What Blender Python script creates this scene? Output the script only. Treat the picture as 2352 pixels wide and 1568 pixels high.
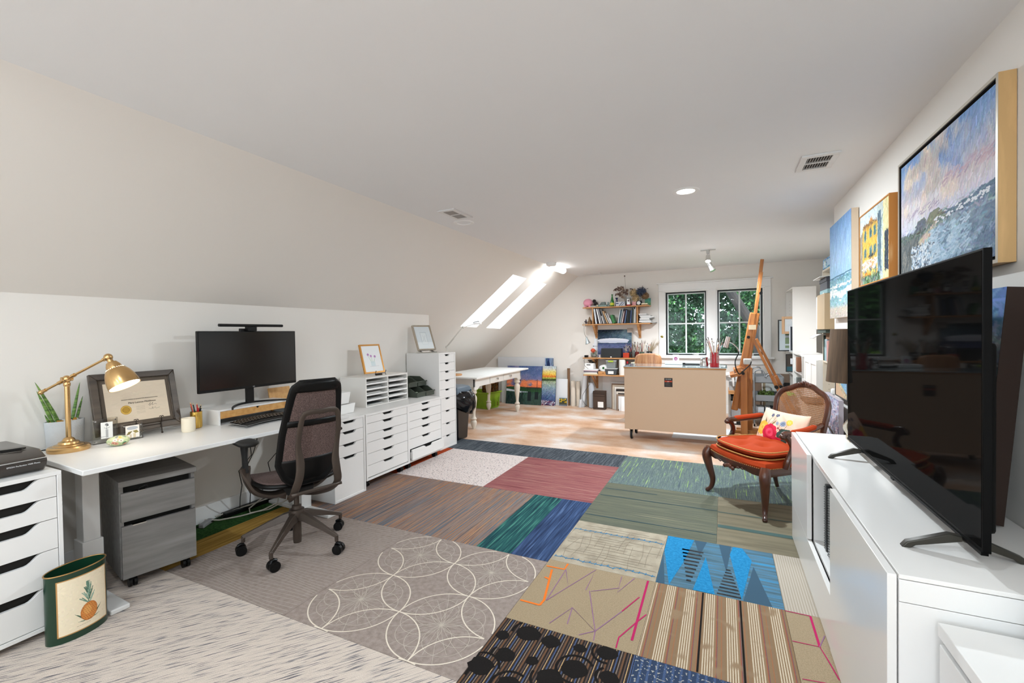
import bpy, math, random
import numpy as np
from mathutils import Vector, Matrix
S = bpy.context.scene
COL = S.collection
PI = math.pi
R = math.radians
for o in list(bpy.data.objects):
    bpy.data.objects.remove(o, do_unlink=True)

# ------------------------------------------------------------------ camera
cam = bpy.data.cameras.new('camera'); camo = bpy.data.objects.new('camera', cam); COL.objects.link(camo)
cam.sensor_width = 36.0; cam.lens = 36.0 * 1018.67 / 2352
YAW, PITCH, ROLL = 0.443556236, 0.016964, -0.0153777
f = Vector((-math.sin(YAW) * math.cos(PITCH), math.cos(YAW) * math.cos(PITCH), -math.sin(PITCH)))
rt = Vector((math.cos(YAW), math.sin(YAW), 0)); up = rt.cross(f)
rt2 = math.cos(ROLL) * rt + math.sin(ROLL) * up; up2 = -math.sin(ROLL) * rt + math.cos(ROLL) * up
m = Matrix((rt2, up2, -f)).transposed().to_4x4(); m.translation = Vector((0, 0, 1.35)); camo.matrix_world = m
cam.clip_start = 0.05
S.camera = camo

# ------------------------------------------------------------------ world, sun, exposure
S.view_settings.view_transform = 'Standard'; S.view_settings.look = 'None'
S.view_settings.gamma = 1.0; S.view_settings.use_curve_mapping = False
S.view_settings.exposure = 0.33
W = bpy.data.worlds.new('sky'); S.world = W; W.use_nodes = True
bg = W.node_tree.nodes['Background']; bg.inputs[0].default_value = (0.76, 0.89, 1.0, 1); bg.inputs[1].default_value = 5.0
sun = bpy.data.lights.new('sun', 'SUN'); sun.energy = 3.2; sun.angle = R(2); sun.color = (1, .96, .88)
suno = bpy.data.objects.new('sun', sun); COL.objects.link(suno)
suno.rotation_euler = Vector((-.8, .45, -.45)).to_track_quat('-Z', 'Y').to_euler()

# ------------------------------------------------------------------ colour and material helpers
def lin(c):
    if isinstance(c, str):
        c = c.lstrip('#'); c = tuple(int(c[i:i+2], 16) / 255 for i in (0, 2, 4))
    return tuple((x / 12.92 if x <= .04045 else ((x + .055) / 1.055) ** 2.4) for x in c)
MC = {}
def mat(name, color, rough=.5, metal=0.0, spec=.5, coat=0.0, var=.04, vs=8.0, bump=0.0, bs=200.0, alpha=1.0, emit=None, es=0, trans=0.0, ior=1.45, sheen=0.0, aniso=None, stretch=(1, 1, 1)):
    if name in MC: return MC[name]
    M = bpy.data.materials.new(name); M.use_nodes = True; N = M.node_tree.nodes; L = M.node_tree.links
    b = N['Principled BSDF']; c = lin(color)
    b.inputs['Roughness'].default_value = rough; b.inputs['Metallic'].default_value = metal
    b.inputs['Specular IOR Level'].default_value = spec; b.inputs['Coat Weight'].default_value = coat
    b.inputs['Transmission Weight'].default_value = trans; b.inputs['IOR'].default_value = ior
    b.inputs['Sheen Weight'].default_value = sheen
    if emit: b.inputs['Emission Color'].default_value = (*lin(emit), 1); b.inputs['Emission Strength'].default_value = es
    tc = N.new('ShaderNodeTexCoord'); mp = N.new('ShaderNodeMapping'); L.new(tc.outputs['Object'], mp.inputs[0]); mp.inputs['Scale'].default_value = stretch
    nz = N.new('ShaderNodeTexNoise'); nz.inputs['Scale'].default_value = vs; nz.inputs['Detail'].default_value = 4; L.new(mp.outputs[0], nz.inputs['Vector'])
    mx = N.new('ShaderNodeMix'); mx.data_type = 'RGBA'
    mx.inputs[6].default_value = (*[x * (1 - var) for x in c], 1); mx.inputs[7].default_value = (*[min(1, x * (1 + var)) for x in c], 1)
    L.new(nz.outputs['Fac'], mx.inputs[0]); L.new(mx.outputs[2], b.inputs['Base Color'])
    if bump:
        n2 = N.new('ShaderNodeTexNoise'); n2.inputs['Scale'].default_value = bs; L.new(mp.outputs[0], n2.inputs['Vector'])
        bp = N.new('ShaderNodeBump'); bp.inputs['Strength'].default_value = bump; bp.inputs['Distance'].default_value = .004
        L.new(n2.outputs['Fac'], bp.inputs['Height']); L.new(bp.outputs[0], b.inputs['Normal'])
    MC[name] = M; return M
def ramp(N, stops, interp='LINEAR'):
    r = N.new('ShaderNodeValToRGB'); cr = r.color_ramp; cr.interpolation = interp
    while len(cr.elements) < len(stops): cr.elements.new(.5)
    for e, (p, c) in zip(cr.elements, stops): e.position = p; e.color = (*lin(c), 1)
    return r
def grain(name, stops, scale=(40, 1, 1), nscale=1.0, rough=.6, detail=5, dist=0.0, interp='LINEAR', bump=.1, fine=0.0, fscale=900, coat=0.0, spec=.5, turn=0):
    """stretched-noise material: wood grain, carpet stripes, woven cloth"""
    if name in MC: return MC[name]
    M = bpy.data.materials.new(name); M.use_nodes = True; N = M.node_tree.nodes; L = M.node_tree.links
    b = N['Principled BSDF']; b.inputs['Roughness'].default_value = rough; b.inputs['Coat Weight'].default_value = coat; b.inputs['Specular IOR Level'].default_value = spec
    tc = N.new('ShaderNodeTexCoord'); mp = N.new('ShaderNodeMapping'); mp0 = N.new('ShaderNodeMapping'); mp0.inputs['Rotation'].default_value = (0, 0, turn); L.new(tc.outputs['Object'], mp0.inputs[0]); L.new(mp0.outputs[0], mp.inputs[0]); mp.inputs['Scale'].default_value = scale
    nz = N.new('ShaderNodeTexNoise'); nz.inputs['Scale'].default_value = nscale; nz.inputs['Detail'].default_value = detail; nz.inputs['Distortion'].default_value = dist
    L.new(mp.outputs[0], nz.inputs['Vector'])
    r = ramp(N, stops, interp); L.new(nz.outputs['Fac'], r.inputs[0]); out = r.outputs[0]
    if fine:
        n2 = N.new('ShaderNodeTexNoise'); n2.inputs['Scale'].default_value = fscale; n2.inputs['Detail'].default_value = 2; L.new(tc.outputs['Object'], n2.inputs['Vector'])
        mr = N.new('ShaderNodeMapRange'); mr.inputs[1].default_value = .3; mr.inputs[2].default_value = .7; mr.inputs[3].default_value = 1 - fine; mr.inputs[4].default_value = 1 + fine; L.new(n2.outputs['Fac'], mr.inputs[0])
        mm = N.new('ShaderNodeVectorMath'); mm.operation = 'SCALE'; L.new(out, mm.inputs[0]); L.new(mr.outputs[0], mm.inputs['Scale']); out = mm.outputs[0]
    L.new(out, b.inputs['Base Color'])
    if bump:
        bp = N.new('ShaderNodeBump'); bp.inputs['Strength'].default_value = bump; bp.inputs['Distance'].default_value = .003
        L.new((n2 if fine else nz).outputs['Fac'], bp.inputs['Height']); L.new(bp.outputs[0], b.inputs['Normal'])
    MC[name] = M; return M
def glass(name, tint=(1, 1, 1), refl=1.0, rough=.0):
    if name in MC: return MC[name]
    M = bpy.data.materials.new(name); M.use_nodes = True; N = M.node_tree.nodes; L = M.node_tree.links; N.clear()
    o = N.new('ShaderNodeOutputMaterial'); mx = N.new('ShaderNodeMixShader'); t = N.new('ShaderNodeBsdfTransparent'); g = N.new('ShaderNodeBsdfGlossy')
    fr = N.new('ShaderNodeFresnel'); fr.inputs[0].default_value = 1.45
    ml = N.new('ShaderNodeMath'); ml.operation = 'MULTIPLY'; ml.inputs[1].default_value = refl; L.new(fr.outputs[0], ml.inputs[0])
    t.inputs[0].default_value = (*tint, 1); g.inputs['Roughness'].default_value = rough
    L.new(ml.outputs[0], mx.inputs[0]); L.new(t.outputs[0], mx.inputs[1]); L.new(g.outputs[0], mx.inputs[2]); L.new(mx.outputs[0], o.inputs[0])
    MC[name] = M; return M
def vcol(name='painted', rough=.6, coat=0.0, bump=.25, spec=.3):
    if name in MC: return MC[name]
    M = bpy.data.materials.new(name); M.use_nodes = True; N = M.node_tree.nodes; L = M.node_tree.links
    b = N['Principled BSDF']; b.inputs['Roughness'].default_value = rough; b.inputs['Coat Weight'].default_value = coat; b.inputs['Specular IOR Level'].default_value = spec
    a = N.new('ShaderNodeAttribute'); a.attribute_name = 'Col'; L.new(a.outputs['Color'], b.inputs['Base Color'])
    if bump:
        tc = N.new('ShaderNodeTexCoord'); n2 = N.new('ShaderNodeTexNoise'); n2.inputs['Scale'].default_value = 120; L.new(tc.outputs['Object'], n2.inputs['Vector'])
        bp = N.new('ShaderNodeBump'); bp.inputs['Strength'].default_value = bump; bp.inputs['Distance'].default_value = .002; L.new(n2.outputs['Fac'], bp.inputs['Height']); L.new(bp.outputs[0], b.inputs['Normal'])
    MC[name] = M; return M

# ------------------------------------------------------------------ geometry helper
class G:
    def __init__(s): s.v = []; s.f = []; s.mi = []; s.T = Matrix()
    def add(s, vs, fs, m=0):
        n = len(s.v); s.v += [tuple(s.T @ Vector(v)) for v in vs]; s.f += [tuple(i + n for i in q) for q in fs]; s.mi += [m] * len(fs); return s
    def bx(s, x0, y0, z0, x1, y1, z1, m=0):
        if x0 > x1: x0, x1 = x1, x0
        if y0 > y1: y0, y1 = y1, y0
        if z0 > z1: z0, z1 = z1, z0
        return s.add([(x0, y0, z0), (x1, y0, z0), (x1, y1, z0), (x0, y1, z0), (x0, y0, z1), (x1, y0, z1), (x1, y1, z1), (x0, y1, z1)],
                     [(0, 3, 2, 1), (4, 5, 6, 7), (0, 1, 5, 4), (1, 2, 6, 5), (2, 3, 7, 6), (3, 0, 4, 7)], m)
    def prism(s, poly, ax, a, b, m=0):
        """poly: 2D points; ax 'x': (y,z)  'y': (x,z)  'z': (x,y)"""
        def p(q, t): return (t, q[0], q[1]) if ax == 'x' else ((q[0], t, q[1]) if ax == 'y' else (q[0], q[1], t))
        n = len(poly); vs = [p(q, a) for q in poly] + [p(q, b) for q in poly]
        ar = sum(poly[i][0] * poly[(i+1) % n][1] - poly[(i+1) % n][0] * poly[i][1] for i in range(n))
        fs = [tuple(range(n))[::-1], tuple(range(n, 2 * n))] + [(i, (i+1) % n, n + (i+1) % n, n + i) for i in range(n)]
        flip = (ar < 0) ^ (b < a) ^ (ax == 'y')
        if flip: fs = [q[::-1] for q in fs]
        return s.add(vs, fs, m)
    def ring(s, rings, closed=False, cap=True, m=0):
        n = len(rings[0]); vs = [v for r in rings for v in r]; fs = []
        k = len(rings)
        for i in range(k if closed else k - 1):
            a, b = i * n, ((i+1) % k) * n
            for j in range(n): fs.append((a + j, a + (j+1) % n, b + (j+1) % n, b + j))
        if cap and not closed: fs += [tuple(range(n))[::-1], tuple(range((k-1) * n, k * n))]
        return s.add(vs, fs, m)
    def tube(s, path, r, n=8, m=0, closed=False, flat=1.0, upv=None, cap=True):
        P = [Vector(p) for p in path]; k = len(P); rings = []
        prev = None
        for i in range(k):
            if closed: t = P[(i+1) % k] - P[i-1]
            else: t = P[min(i+1, k-1)] - P[max(i-1, 0)]
            if t.length < 1e-9: t = Vector((0, 0, 1))
            t.normalize()
            if upv is not None: u = Vector(upv)
            elif prev is None: u = Vector((0, 0, 1)) if abs(t.z) < .9 else Vector((1, 0, 0))
            else: u = prev
            a = u - t * u.dot(t)
            if a.length < 1e-6: a = Vector((1, 0, 0)) - t * t.x
            a.normalize(); prev = a; b = t.cross(a)
            rr = r[i] if isinstance(r, (list, tuple)) else r
            ra, rb = (rr if isinstance(rr, tuple) else (rr * flat, rr))
            rings.append([P[i] + a * (math.cos(2*PI*j/n) * ra) + b * (math.sin(2*PI*j/n) * rb) for j in range(n)])
        return s.ring(rings, closed, cap, m)
    def cyl(s, p0, p1, r0, r1=None, n=16, m=0, cap=True):
        return s.tube([p0, p1], [r0, r0 if r1 is None else r1], n, m, cap=cap)
    def lathe(s, prof, n=24, m=0, c=(0, 0, 0), sx=1, sy=1, cap=True):
        return s.ring([[(c[0] + sx*r*math.cos(2*PI*j/n), c[1] + sy*r*math.sin(2*PI*j/n), c[2] + z) for j in range(n)] for r, z in prof], False, cap, m)
    def ball(s, c, r, n=12, m=0, k=8):
        if not isinstance(r, (tuple, list)): r = (r, r, r)
        return s.ring([[(c[0] + r[0]*math.sin(PI*i/k)*math.cos(2*PI*j/n), c[1] + r[1]*math.sin(PI*i/k)*math.sin(2*PI*j/n), c[2] - r[2]*math.cos(PI*i/k)) for j in range(n)] for i in [.02] + list(range(1, k)) + [k - .02]], False, True, m)
    def surf(s, fn, nu, nv, m=0, flip=False):
        vs = [fn(i / nu, j / nv) for j in range(nv + 1) for i in range(nu + 1)]
        fs = [(j*(nu+1)+i, j*(nu+1)+i+1, (j+1)*(nu+1)+i+1, (j+1)*(nu+1)+i) for j in range(nv) for i in range(nu)]
        if flip: fs = [q[::-1] for q in fs]
        return s.add(vs, fs, m)
    def ribbon(s, pts, w, z, m=0, closed=False):
        """flat line on a surface in the xy plane at height z"""
        k = len(pts); vs = []; fs = []; G.rc = (getattr(G, 'rc', 0) + 1) % 500; z += G.rc * 1.6e-6
        for i, p in enumerate(pts):
            a = pts[i-1] if (i or closed) else pts[0]; b = pts[(i+1) % k] if (i < k-1 or closed) else pts[-1]
            dx, dy = b[0]-a[0], b[1]-a[1]; l = math.hypot(dx, dy) or 1; nx, ny = -dy/l*w/2, dx/l*w/2
            vs += [(p[0]+nx, p[1]+ny, z), (p[0]-nx, p[1]-ny, z)]
        for i in range(k if closed else k-1):
            a, b = 2*i, 2*((i+1) % k); fs.append((a, a+1, b+1, b))
        return s.add(vs, fs, m)
    def at(s, M): s.T = M; return s
    def build(s, name, mats, parent=None, bevel=0, smooth=35, seg=2, sub=0, solid=0):
        me = bpy.data.meshes.new(name); me.from_pydata(s.v, [], s.f)
        for x in (mats if isinstance(mats, (list, tuple)) else [mats]): me.materials.append(x)
        if any(s.mi): me.polygons.foreach_set('material_index', s.mi)
        me.update()
        if smooth: me.polygons.foreach_set('use_smooth', [True] * len(s.f)); me.set_sharp_from_angle(angle=R(smooth))
        o = bpy.data.objects.new(name, me); COL.objects.link(o)
        if parent: o.parent = parent
        if solid: q = o.modifiers.new('s', 'SOLIDIFY'); q.thickness = solid
        if bevel: q = o.modifiers.new('b', 'BEVEL'); q.width = bevel; q.segments = seg; q.limit_method = 'ANGLE'; q.angle_limit = R(40); q.harden_normals = False
        if sub: q = o.modifiers.new('u', 'SUBSURF'); q.levels = sub; q.render_levels = sub
        return o
def tag(o, label=None, cat=None, group=None, kind=None):
    if label: o['label'] = label
    if cat: o['category'] = cat
    if group: o['group'] = group
    if kind: o['kind'] = kind
    return o
def thing(name, label, cat, loc=(0, 0, 0), rz=0, group=None, rot=None):
    o = bpy.data.objects.new(name, None); COL.objects.link(o); o.empty_display_size = .05
    o.location = loc; o.rotation_euler = rot if rot else (0, 0, rz)
    return tag(o, label, cat, group)
def struct(name, g, mats, **k):
    o = g.build(name, mats, **k); o['kind'] = 'structure'; return o
def place(o, loc, rz=0, rot=None):
    o.location = loc; o.rotation_euler = rot if rot else (0, 0, rz); return o
def dup(root, loc=None, rz=None, label=None, group=None, parent=None):
    r = root.copy(); COL.objects.link(r)
    if parent is not None: r.parent = parent
    if loc is not None: r.location = loc
    if rz is not None: r.rotation_euler = (0, 0, rz)
    if label: r['label'] = label
    if group: r['group'] = group
    for ch in root.children: dup(ch, parent=r)
    return r
def text(body, size, mt, parent, loc, rot, depth=.0006, name='lettering', align='CENTER', sx=1.0):
    c = bpy.data.curves.new(name, 'FONT'); c.body = body; c.size = size; c.extrude = depth; c.align_x = align; c.align_y = 'CENTER'
    t = bpy.data.objects.new(name, c); COL.objects.link(t); dg = bpy.context.evaluated_depsgraph_get()
    me = bpy.data.meshes.new_from_object(t.evaluated_get(dg)); bpy.data.objects.remove(t); bpy.data.curves.remove(c)
    me.materials.clear(); me.materials.append(mt)
    o = bpy.data.objects.new(name, me); COL.objects.link(o); o.parent = parent; o.location = loc; o.rotation_euler = rot; o.scale = (sx, 1, 1); return o

# ------------------------------------------------------------------ small raster painter (colours become point colours of a fine mesh)
class Cv:
    def __init__(s, w, h, bg, seed=1):
        s.w, s.h = w, h; s.a = np.zeros((h, w, 3)); s.a[:] = s.c(bg); s.rg = np.random.RandomState(seed)
        s.X, s.Y = np.meshgrid((np.arange(w) + .5) / w, 1 - (np.arange(h) + .5) / h)     # x right, y up, both 0..1
        s.asp = w / h
    @staticmethod
    def c(c):
        if isinstance(c, str):
            c = c.lstrip('#'); return np.array([int(c[i:i+2], 16) / 255 for i in (0, 2, 4)])
        return np.array(c, float)
    def mask(s, m, col, a=1.0): s.a[m] = s.a[m] * (1 - a) + s.c(col) * a; return s
    def rect(s, x0, y0, x1, y1, col, a=1.0): return s.mask((s.X >= x0) & (s.X <= x1) & (s.Y >= y0) & (s.Y <= y1), col, a)
    def ell(s, cx, cy, rx, ry, col, a=1.0, rot=0):
        dx, dy = (s.X - cx) * s.asp, s.Y - cy; c, q = math.cos(rot), math.sin(rot)
        u, v = dx*c + dy*q, -dx*q + dy*c; return s.mask((u / (rx*s.asp))**2 + (v / ry)**2 <= 1, col, a)
    def poly(s, pts, col, a=1.0):
        inside = np.zeros(s.X.shape, bool); n = len(pts)
        for i in range(n):
            (x0, y0), (x1, y1) = pts[i], pts[(i+1) % n]
            if y0 == y1: continue
            c = ((y0 > s.Y) != (y1 > s.Y)) & (s.X < (x1-x0) * (s.Y-y0) / (y1-y0) + x0); inside ^= c
        return s.mask(inside, col, a)
    def line(s, x0, y0, x1, y1, w, col, a=1.0):
        A = s.asp; px, py = (s.X - x0) * A, s.Y - y0; dx, dy = (x1-x0) * A, y1-y0; l = dx*dx + dy*dy or 1e-9
        t = np.clip((px*dx + py*dy) / l, 0, 1); return s.mask(np.hypot(px - t*dx, py - t*dy) < w/2, col, a)
    def vgrad(s, stops, x0=0, x1=1, warp=0):
        ys = s.Y + (warp * (s.noise(3, 3) - .5) if warp else 0)
        P = [p for p, _ in stops]; C = np.array([s.c(c) for _, c in stops]); m = (s.X >= x0) & (s.X <= x1)
        for k in range(3): s.a[..., k][m] = np.interp(ys[m], P, C[:, k])
        return s
    def noise(s, fx, fy, octv=3):
        out = 0; amp = 1; tot = 0
        for o in range(octv):
            gx, gy = int(fx * 2**o) + 2, int(fy * 2**o) + 2; g = s.rg.rand(gy + 1, gx + 1)
            u, v = s.X * (gx - 1), s.Y * (gy - 1); iu, iv = u.astype(int), v.astype(int); fu, fv = u - iu, v - iv
            fu = fu*fu*(3-2*fu); fv = fv*fv*(3-2*fv)
            out = out + amp * ((g[iv, iu]*(1-fu) + g[iv, iu+1]*fu)*(1-fv) + (g[iv+1, iu]*(1-fu) + g[iv+1, iu+1]*fu)*fv); tot += amp; amp *= .5
        return out / tot
    def blend(s, mask, col): m = np.clip(mask, 0, 1)[..., None]; s.a = s.a * (1-m) + s.c(col) * m; return s
    def strokes(s, n, L=.05, wd=.012, ang=0.0, aj=.5, jit=.08, y0=0, y1=1, x0=0, x1=1, cols=None, a=.8):
        base = s.a.copy(); H, Wd = s.h, s.w
        for i in range(n):
            cx, cy = s.rg.uniform(x0, x1), s.rg.uniform(y0, y1); t = ang + s.rg.randn() * aj
            px, py = int(cx * (Wd-1)), int((1-cy) * (H-1)); col = base[py, px] + s.rg.randn() * jit + s.rg.randn(3) * jit * .35
            if cols is not None: col = s.c(cols[s.rg.randint(len(cols))]) + s.rg.randn() * jit * .5
            r = int((L + wd) * H) + 2; ya, yb, xa, xb = max(0, py-r), min(H, py+r), max(0, px-r), min(Wd, px+r)
            X, Y = (s.X[ya:yb, xa:xb] - cx) * s.asp, s.Y[ya:yb, xa:xb] - cy; dx, dy = math.cos(t)*L/2, math.sin(t)*L/2
            q = np.clip((X*dx + Y*dy) / (dx*dx + dy*dy), -1, 1); mk = np.hypot(X - q*dx, Y - q*dy) < wd/2
            s.a[ya:yb, xa:xb][mk] = s.a[ya:yb, xa:xb][mk] * (1-a) + np.clip(col, 0, 1) * a
        return s
def picture(name, cv, w, h, parent=None, y=0.0, x0=None, z0=0.0, mt=None, fn=None):
    """flat painted mesh in the local xz plane facing -y, lower edge at z0"""
    nx, nz = cv.w, cv.h; x0 = -w/2 if x0 is None else x0
    u, v = np.meshgrid(np.linspace(0, 1, nx), np.linspace(1, 0, nz))
    if fn: co = fn(u, v)
    else: co = np.stack([x0 + u*w, np.full_like(u, y), z0 + v*h], -1)
    co = co.reshape(-1, 3); i = np.arange(nx*nz).reshape(nz, nx)
    q = np.stack([i[:-1, :-1], i[1:, :-1], i[1:, 1:], i[:-1, 1:]], -1).reshape(-1, 4)
    me = bpy.data.meshes.new(name); me.vertices.add(len(co)); me.vertices.foreach_set('co', co.ravel()); me.loops.add(q.size); me.polygons.add(len(q))
    me.loops.foreach_set('vertex_index', q.ravel()); me.polygons.foreach_set('loop_start', np.arange(0, q.size, 4)); me.polygons.foreach_set('loop_total', np.full(len(q), 4))
    me.update(calc_edges=True)
    c = np.clip(cv.a, 0, 1).reshape(-1, 3); c = np.where(c <= .04045, c/12.92, ((c+.055)/1.055)**2.4); c = np.concatenate([c, np.ones((len(c), 1))], 1)
    ca = me.color_attributes.new('Col', 'FLOAT_COLOR', 'POINT'); ca.data.foreach_set('color', c.ravel().astype(np.float32))
    me.materials.append(mt or vcol()); o = bpy.data.objects.new(name, me); COL.objects.link(o)
    if fn: me.polygons.foreach_set('use_smooth', [True]*len(q))
    if parent: o.parent = parent
    return o

# ------------------------------------------------------------------ shared materials
WALL = mat('wall_paint', '#ebe6df', .65, var=.012, vs=2, bump=.02, bs=350)
CEIL = mat('ceiling_paint', '#ebebeb', .75, var=.012, vs=2)
TRIM = mat('white_trim', '#f0efed', .35, var=.01)
LAC = mat('white_lacquer', '#e9e7e4', .32, var=.01)
LACG = mat('white_gloss', '#e9e6e2', .16, var=.005, spec=.35)
SHELFW = mat('white_laminate', '#ebe7e1', .4, var=.01)
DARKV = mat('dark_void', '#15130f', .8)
BLK = mat('black_plastic', '#0c0c0c', .38, var=.1, spec=.3)
BLKM = mat('black_matte', '#1b1a19', .7, var=.1)
RUB = mat('black_rubber', '#101010', .55)
BRASS = mat('brushed_brass', '#d6b07a', .27, metal=1.0, var=.08, vs=60, stretch=(1, 1, 12))
GOLD = mat('gold_metal', '#d9b25c', .28, metal=1.0, bump=.5, bs=90)
STEEL = mat('steel', '#c9c9c7', .18, metal=1.0, var=.03)
CHROME = mat('chrome', '#dedede', .06, metal=1.0, var=.01)
WOOD = grain('oak_shelf', [(.25, '#a9713f'), (.5, '#c08a55'), (.75, '#d3a06c')], (2, 30, 30), 1, .45, bump=.05)
EWOOD = grain('easel_wood', [(.2, '#8a4f25'), (.5, '#a5662f'), (.8, '#b97a3f')], (18, 18, 1.5), 1, .38, bump=.04)
MAHO = grain('carved_walnut', [(.2, '#2a120b'), (.55, '#4b2413'), (.85, '#6b3a1f')], (14, 14, 3), 1, .28, coat=.4, bump=.05)
BAMB = grain('bamboo', [(.2, '#b9803f'), (.5, '#cf9a58'), (.8, '#dcae71')], (30, 1.5, 30), 1, .45, bump=.04)
PAPER = mat('paper', '#f2f0ec', .8, var=.02)
CARD = mat('cardboard', '#8c6a4b', .8, var=.06)
PAINT = vcol('oil_painting', .75, bump=.3, spec=.15)
PRINT = vcol('print', .75, bump=0)
CLEAR = glass('clear_glass', refl=.25)
ACRYL = glass('acrylic', (.995, .99, .975), 1.0)

# ------------------------------------------------------------------ room shell
ZC, YB, XL, XR, YF = 2.41, 8.07, -3.47, .885, -2.4
XLB, XRB, YK, YC = -4.64, 1.50, 4.78, 4.72
g = G(); g.bx(XLB-.1, YF-.1, -.15, XRB+.1, YB+.1, -.012)
PLY = grain('plywood_floor', [(.30, '#b98d6c'), (.42, '#c8a081'), (.5, '#cfae95'), (.57, '#d2bbaa'), (.66, '#d9cdc4')], (1.2, 1.5, 1), 1.7, .6, detail=12, dist=0, bump=.05, fine=.08, fscale=120)
struct('floor', g, PLY)
g = G(); g.bx(-2.44, YF, ZC, XRB+.1, YB+.1, ZC+.12); struct('ceiling', g, CEIL)
g = G(); g.bx(XR, YF-.1, -.1, XR+.12, YC, ZC+.1); struct('wall_right', g, WALL)
g = G(); g.bx(XRB, YC-.12, -.1, XRB+.12, YB+.1, ZC+.1); g.bx(XR+.12, YC-.12, -.1, XRB, YC, ZC+.1); struct('wall_recess', g, WALL)
g = G(); ADDED_WIN = [(-2.9, -1.4), (-.95, .55)]  # openings for two unseen windows, added to let in more daylight
for a, b in ((XLB-.1, ADDED_WIN[0][0]), (ADDED_WIN[0][1], ADDED_WIN[1][0]), (ADDED_WIN[1][1], XR+.12)): g.bx(a, YF-.12, .75, b, YF, 2.15)
g.bx(XLB-.1, YF-.12, -.1, XR+.12, YF, .75); g.bx(XLB-.1, YF-.12, 2.15, XR+.12, YF, ZC+.1); struct('wall_behind', g, WALL)
for k, (a, b) in enumerate(ADDED_WIN):
    g = G(); g.bx(a, YF-.08, .75, b, YF-.075, 2.15, 1)
    for x in (a, (a+b)/2-.02, b-.04): g.bx(x, YF-.1, .75, x+.04, YF-.05, 2.15)
    for z in (.75, 1.43, 2.11): g.bx(a, YF-.1, z, b, YF-.05, z+.04)
    struct('window_%d' % (k+5), g, [mat('sash_white', '#dfe3e2', .4), CLEAR])  # added window behind the camera, out of view
# back wall with two window openings
WX = [(-.885, -.245), (-.075, .575)]; WZ = (.945, 2.02)
g = G()
for a, b in ((XLB-.12, WX[0][0]), (WX[0][1], WX[1][0]), (WX[1][1], XRB+.12)): g.bx(a, YB, WZ[0], b, YB+.14, WZ[1])
g.bx(XLB-.12, YB, -.1, XRB+.12, YB+.14, WZ[0]); g.bx(XLB-.12, YB, WZ[1], XRB+.12, YB+.14, ZC+.1)
struct('wall_back', g, WALL)
# left knee wall, the deeper bay behind it and the sloping ceiling with two skylight wells
g = G(); g.bx(XL-.1, YF, -.1, XL, YK, 1.615); g.bx(XLB, YK-.1, -.1, XL-.1, YK, 1.615); struct('wall_left', g, WALL)
g = G(); g.bx(XLB-.1, YK-.1, -.1, XLB, YB+.1, .8); struct('wall_bay', g, WALL)
def sl(x, y):
    z1 = 1.615 if y <= YK else 1.615 - .075 * (y - YK) / (YB - YK)
    return z1 + (x - XL) / (-2.44 - XL) * (ZC - z1) if x >= XL else z1 + (x - XL) * .86
SK = [(5.76, 6.26), (6.58, 7.10)]; SX0, SX1 = -3.605, -2.705
g = G(); ys = [YF, 1, YK, SK[0][0], SK[0][1], SK[1][0], SK[1][1], YB+.02]
for i in range(len(ys)-1):
    a, b = ys[i], ys[i+1]; hole = i in (3, 5)
    xs = [XL, -2.44] if b <= YK else [XLB-.02, SX0, XL, SX1, -2.44]
    for k in range(len(xs)-1):
        x0, x1 = xs[k], xs[k+1]
        if hole and x0 >= SX0 and x1 <= SX1: continue
        g.add([(x0, a, sl(x0, a+1e-4 if a >= YK else a)), (x1, a, sl(x1, a)), (x1, b, sl(x1, b)), (x0, b, sl(x0, b))], [(0, 1, 2, 3)])
nn = Vector((-.60, 0, .78)).normalized() * .34
for a, b in SK:
    P = [Vector((x, y, sl(x, y))) for x, y in ((SX0, a), (SX1, a), (SX1, b), (SX0, b))]
    for k in range(4):
        p, q = P[k], P[(k+1) % 4]; g.add([p, q, q + nn, p + nn], [(3, 2, 1, 0)])
struct('wall_slope', g, WALL, smooth=0)
for k, (a, b) in enumerate(SK):
    g = G(); P = [Vector((x, y, sl(x, y))) + nn for x, y in ((SX0, a), (SX1, a), (SX1, b), (SX0, b))]
    g.add(P, [(0, 1, 2, 3)]); struct('window_%d' % (k+3), g, CLEAR, smooth=0)
# gable triangle above the bay is covered by the back wall; front closing panel
# baseboards
def base(name, x0, y0, x1, y1):
    g = G(); g.bx(x0, y0, 0-.012, x1, y1, .12); struct(name, g, TRIM, bevel=.004)
base('baseboard_left', XL, YF, XL+.015, YK); base('baseboard_bay', XLB, YK, XLB+.015, YB)
base('baseboard_back', XLB, YB-.015, XRB, YB); base('baseboard_right', XR-.015, YF, XR, YC)
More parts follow.
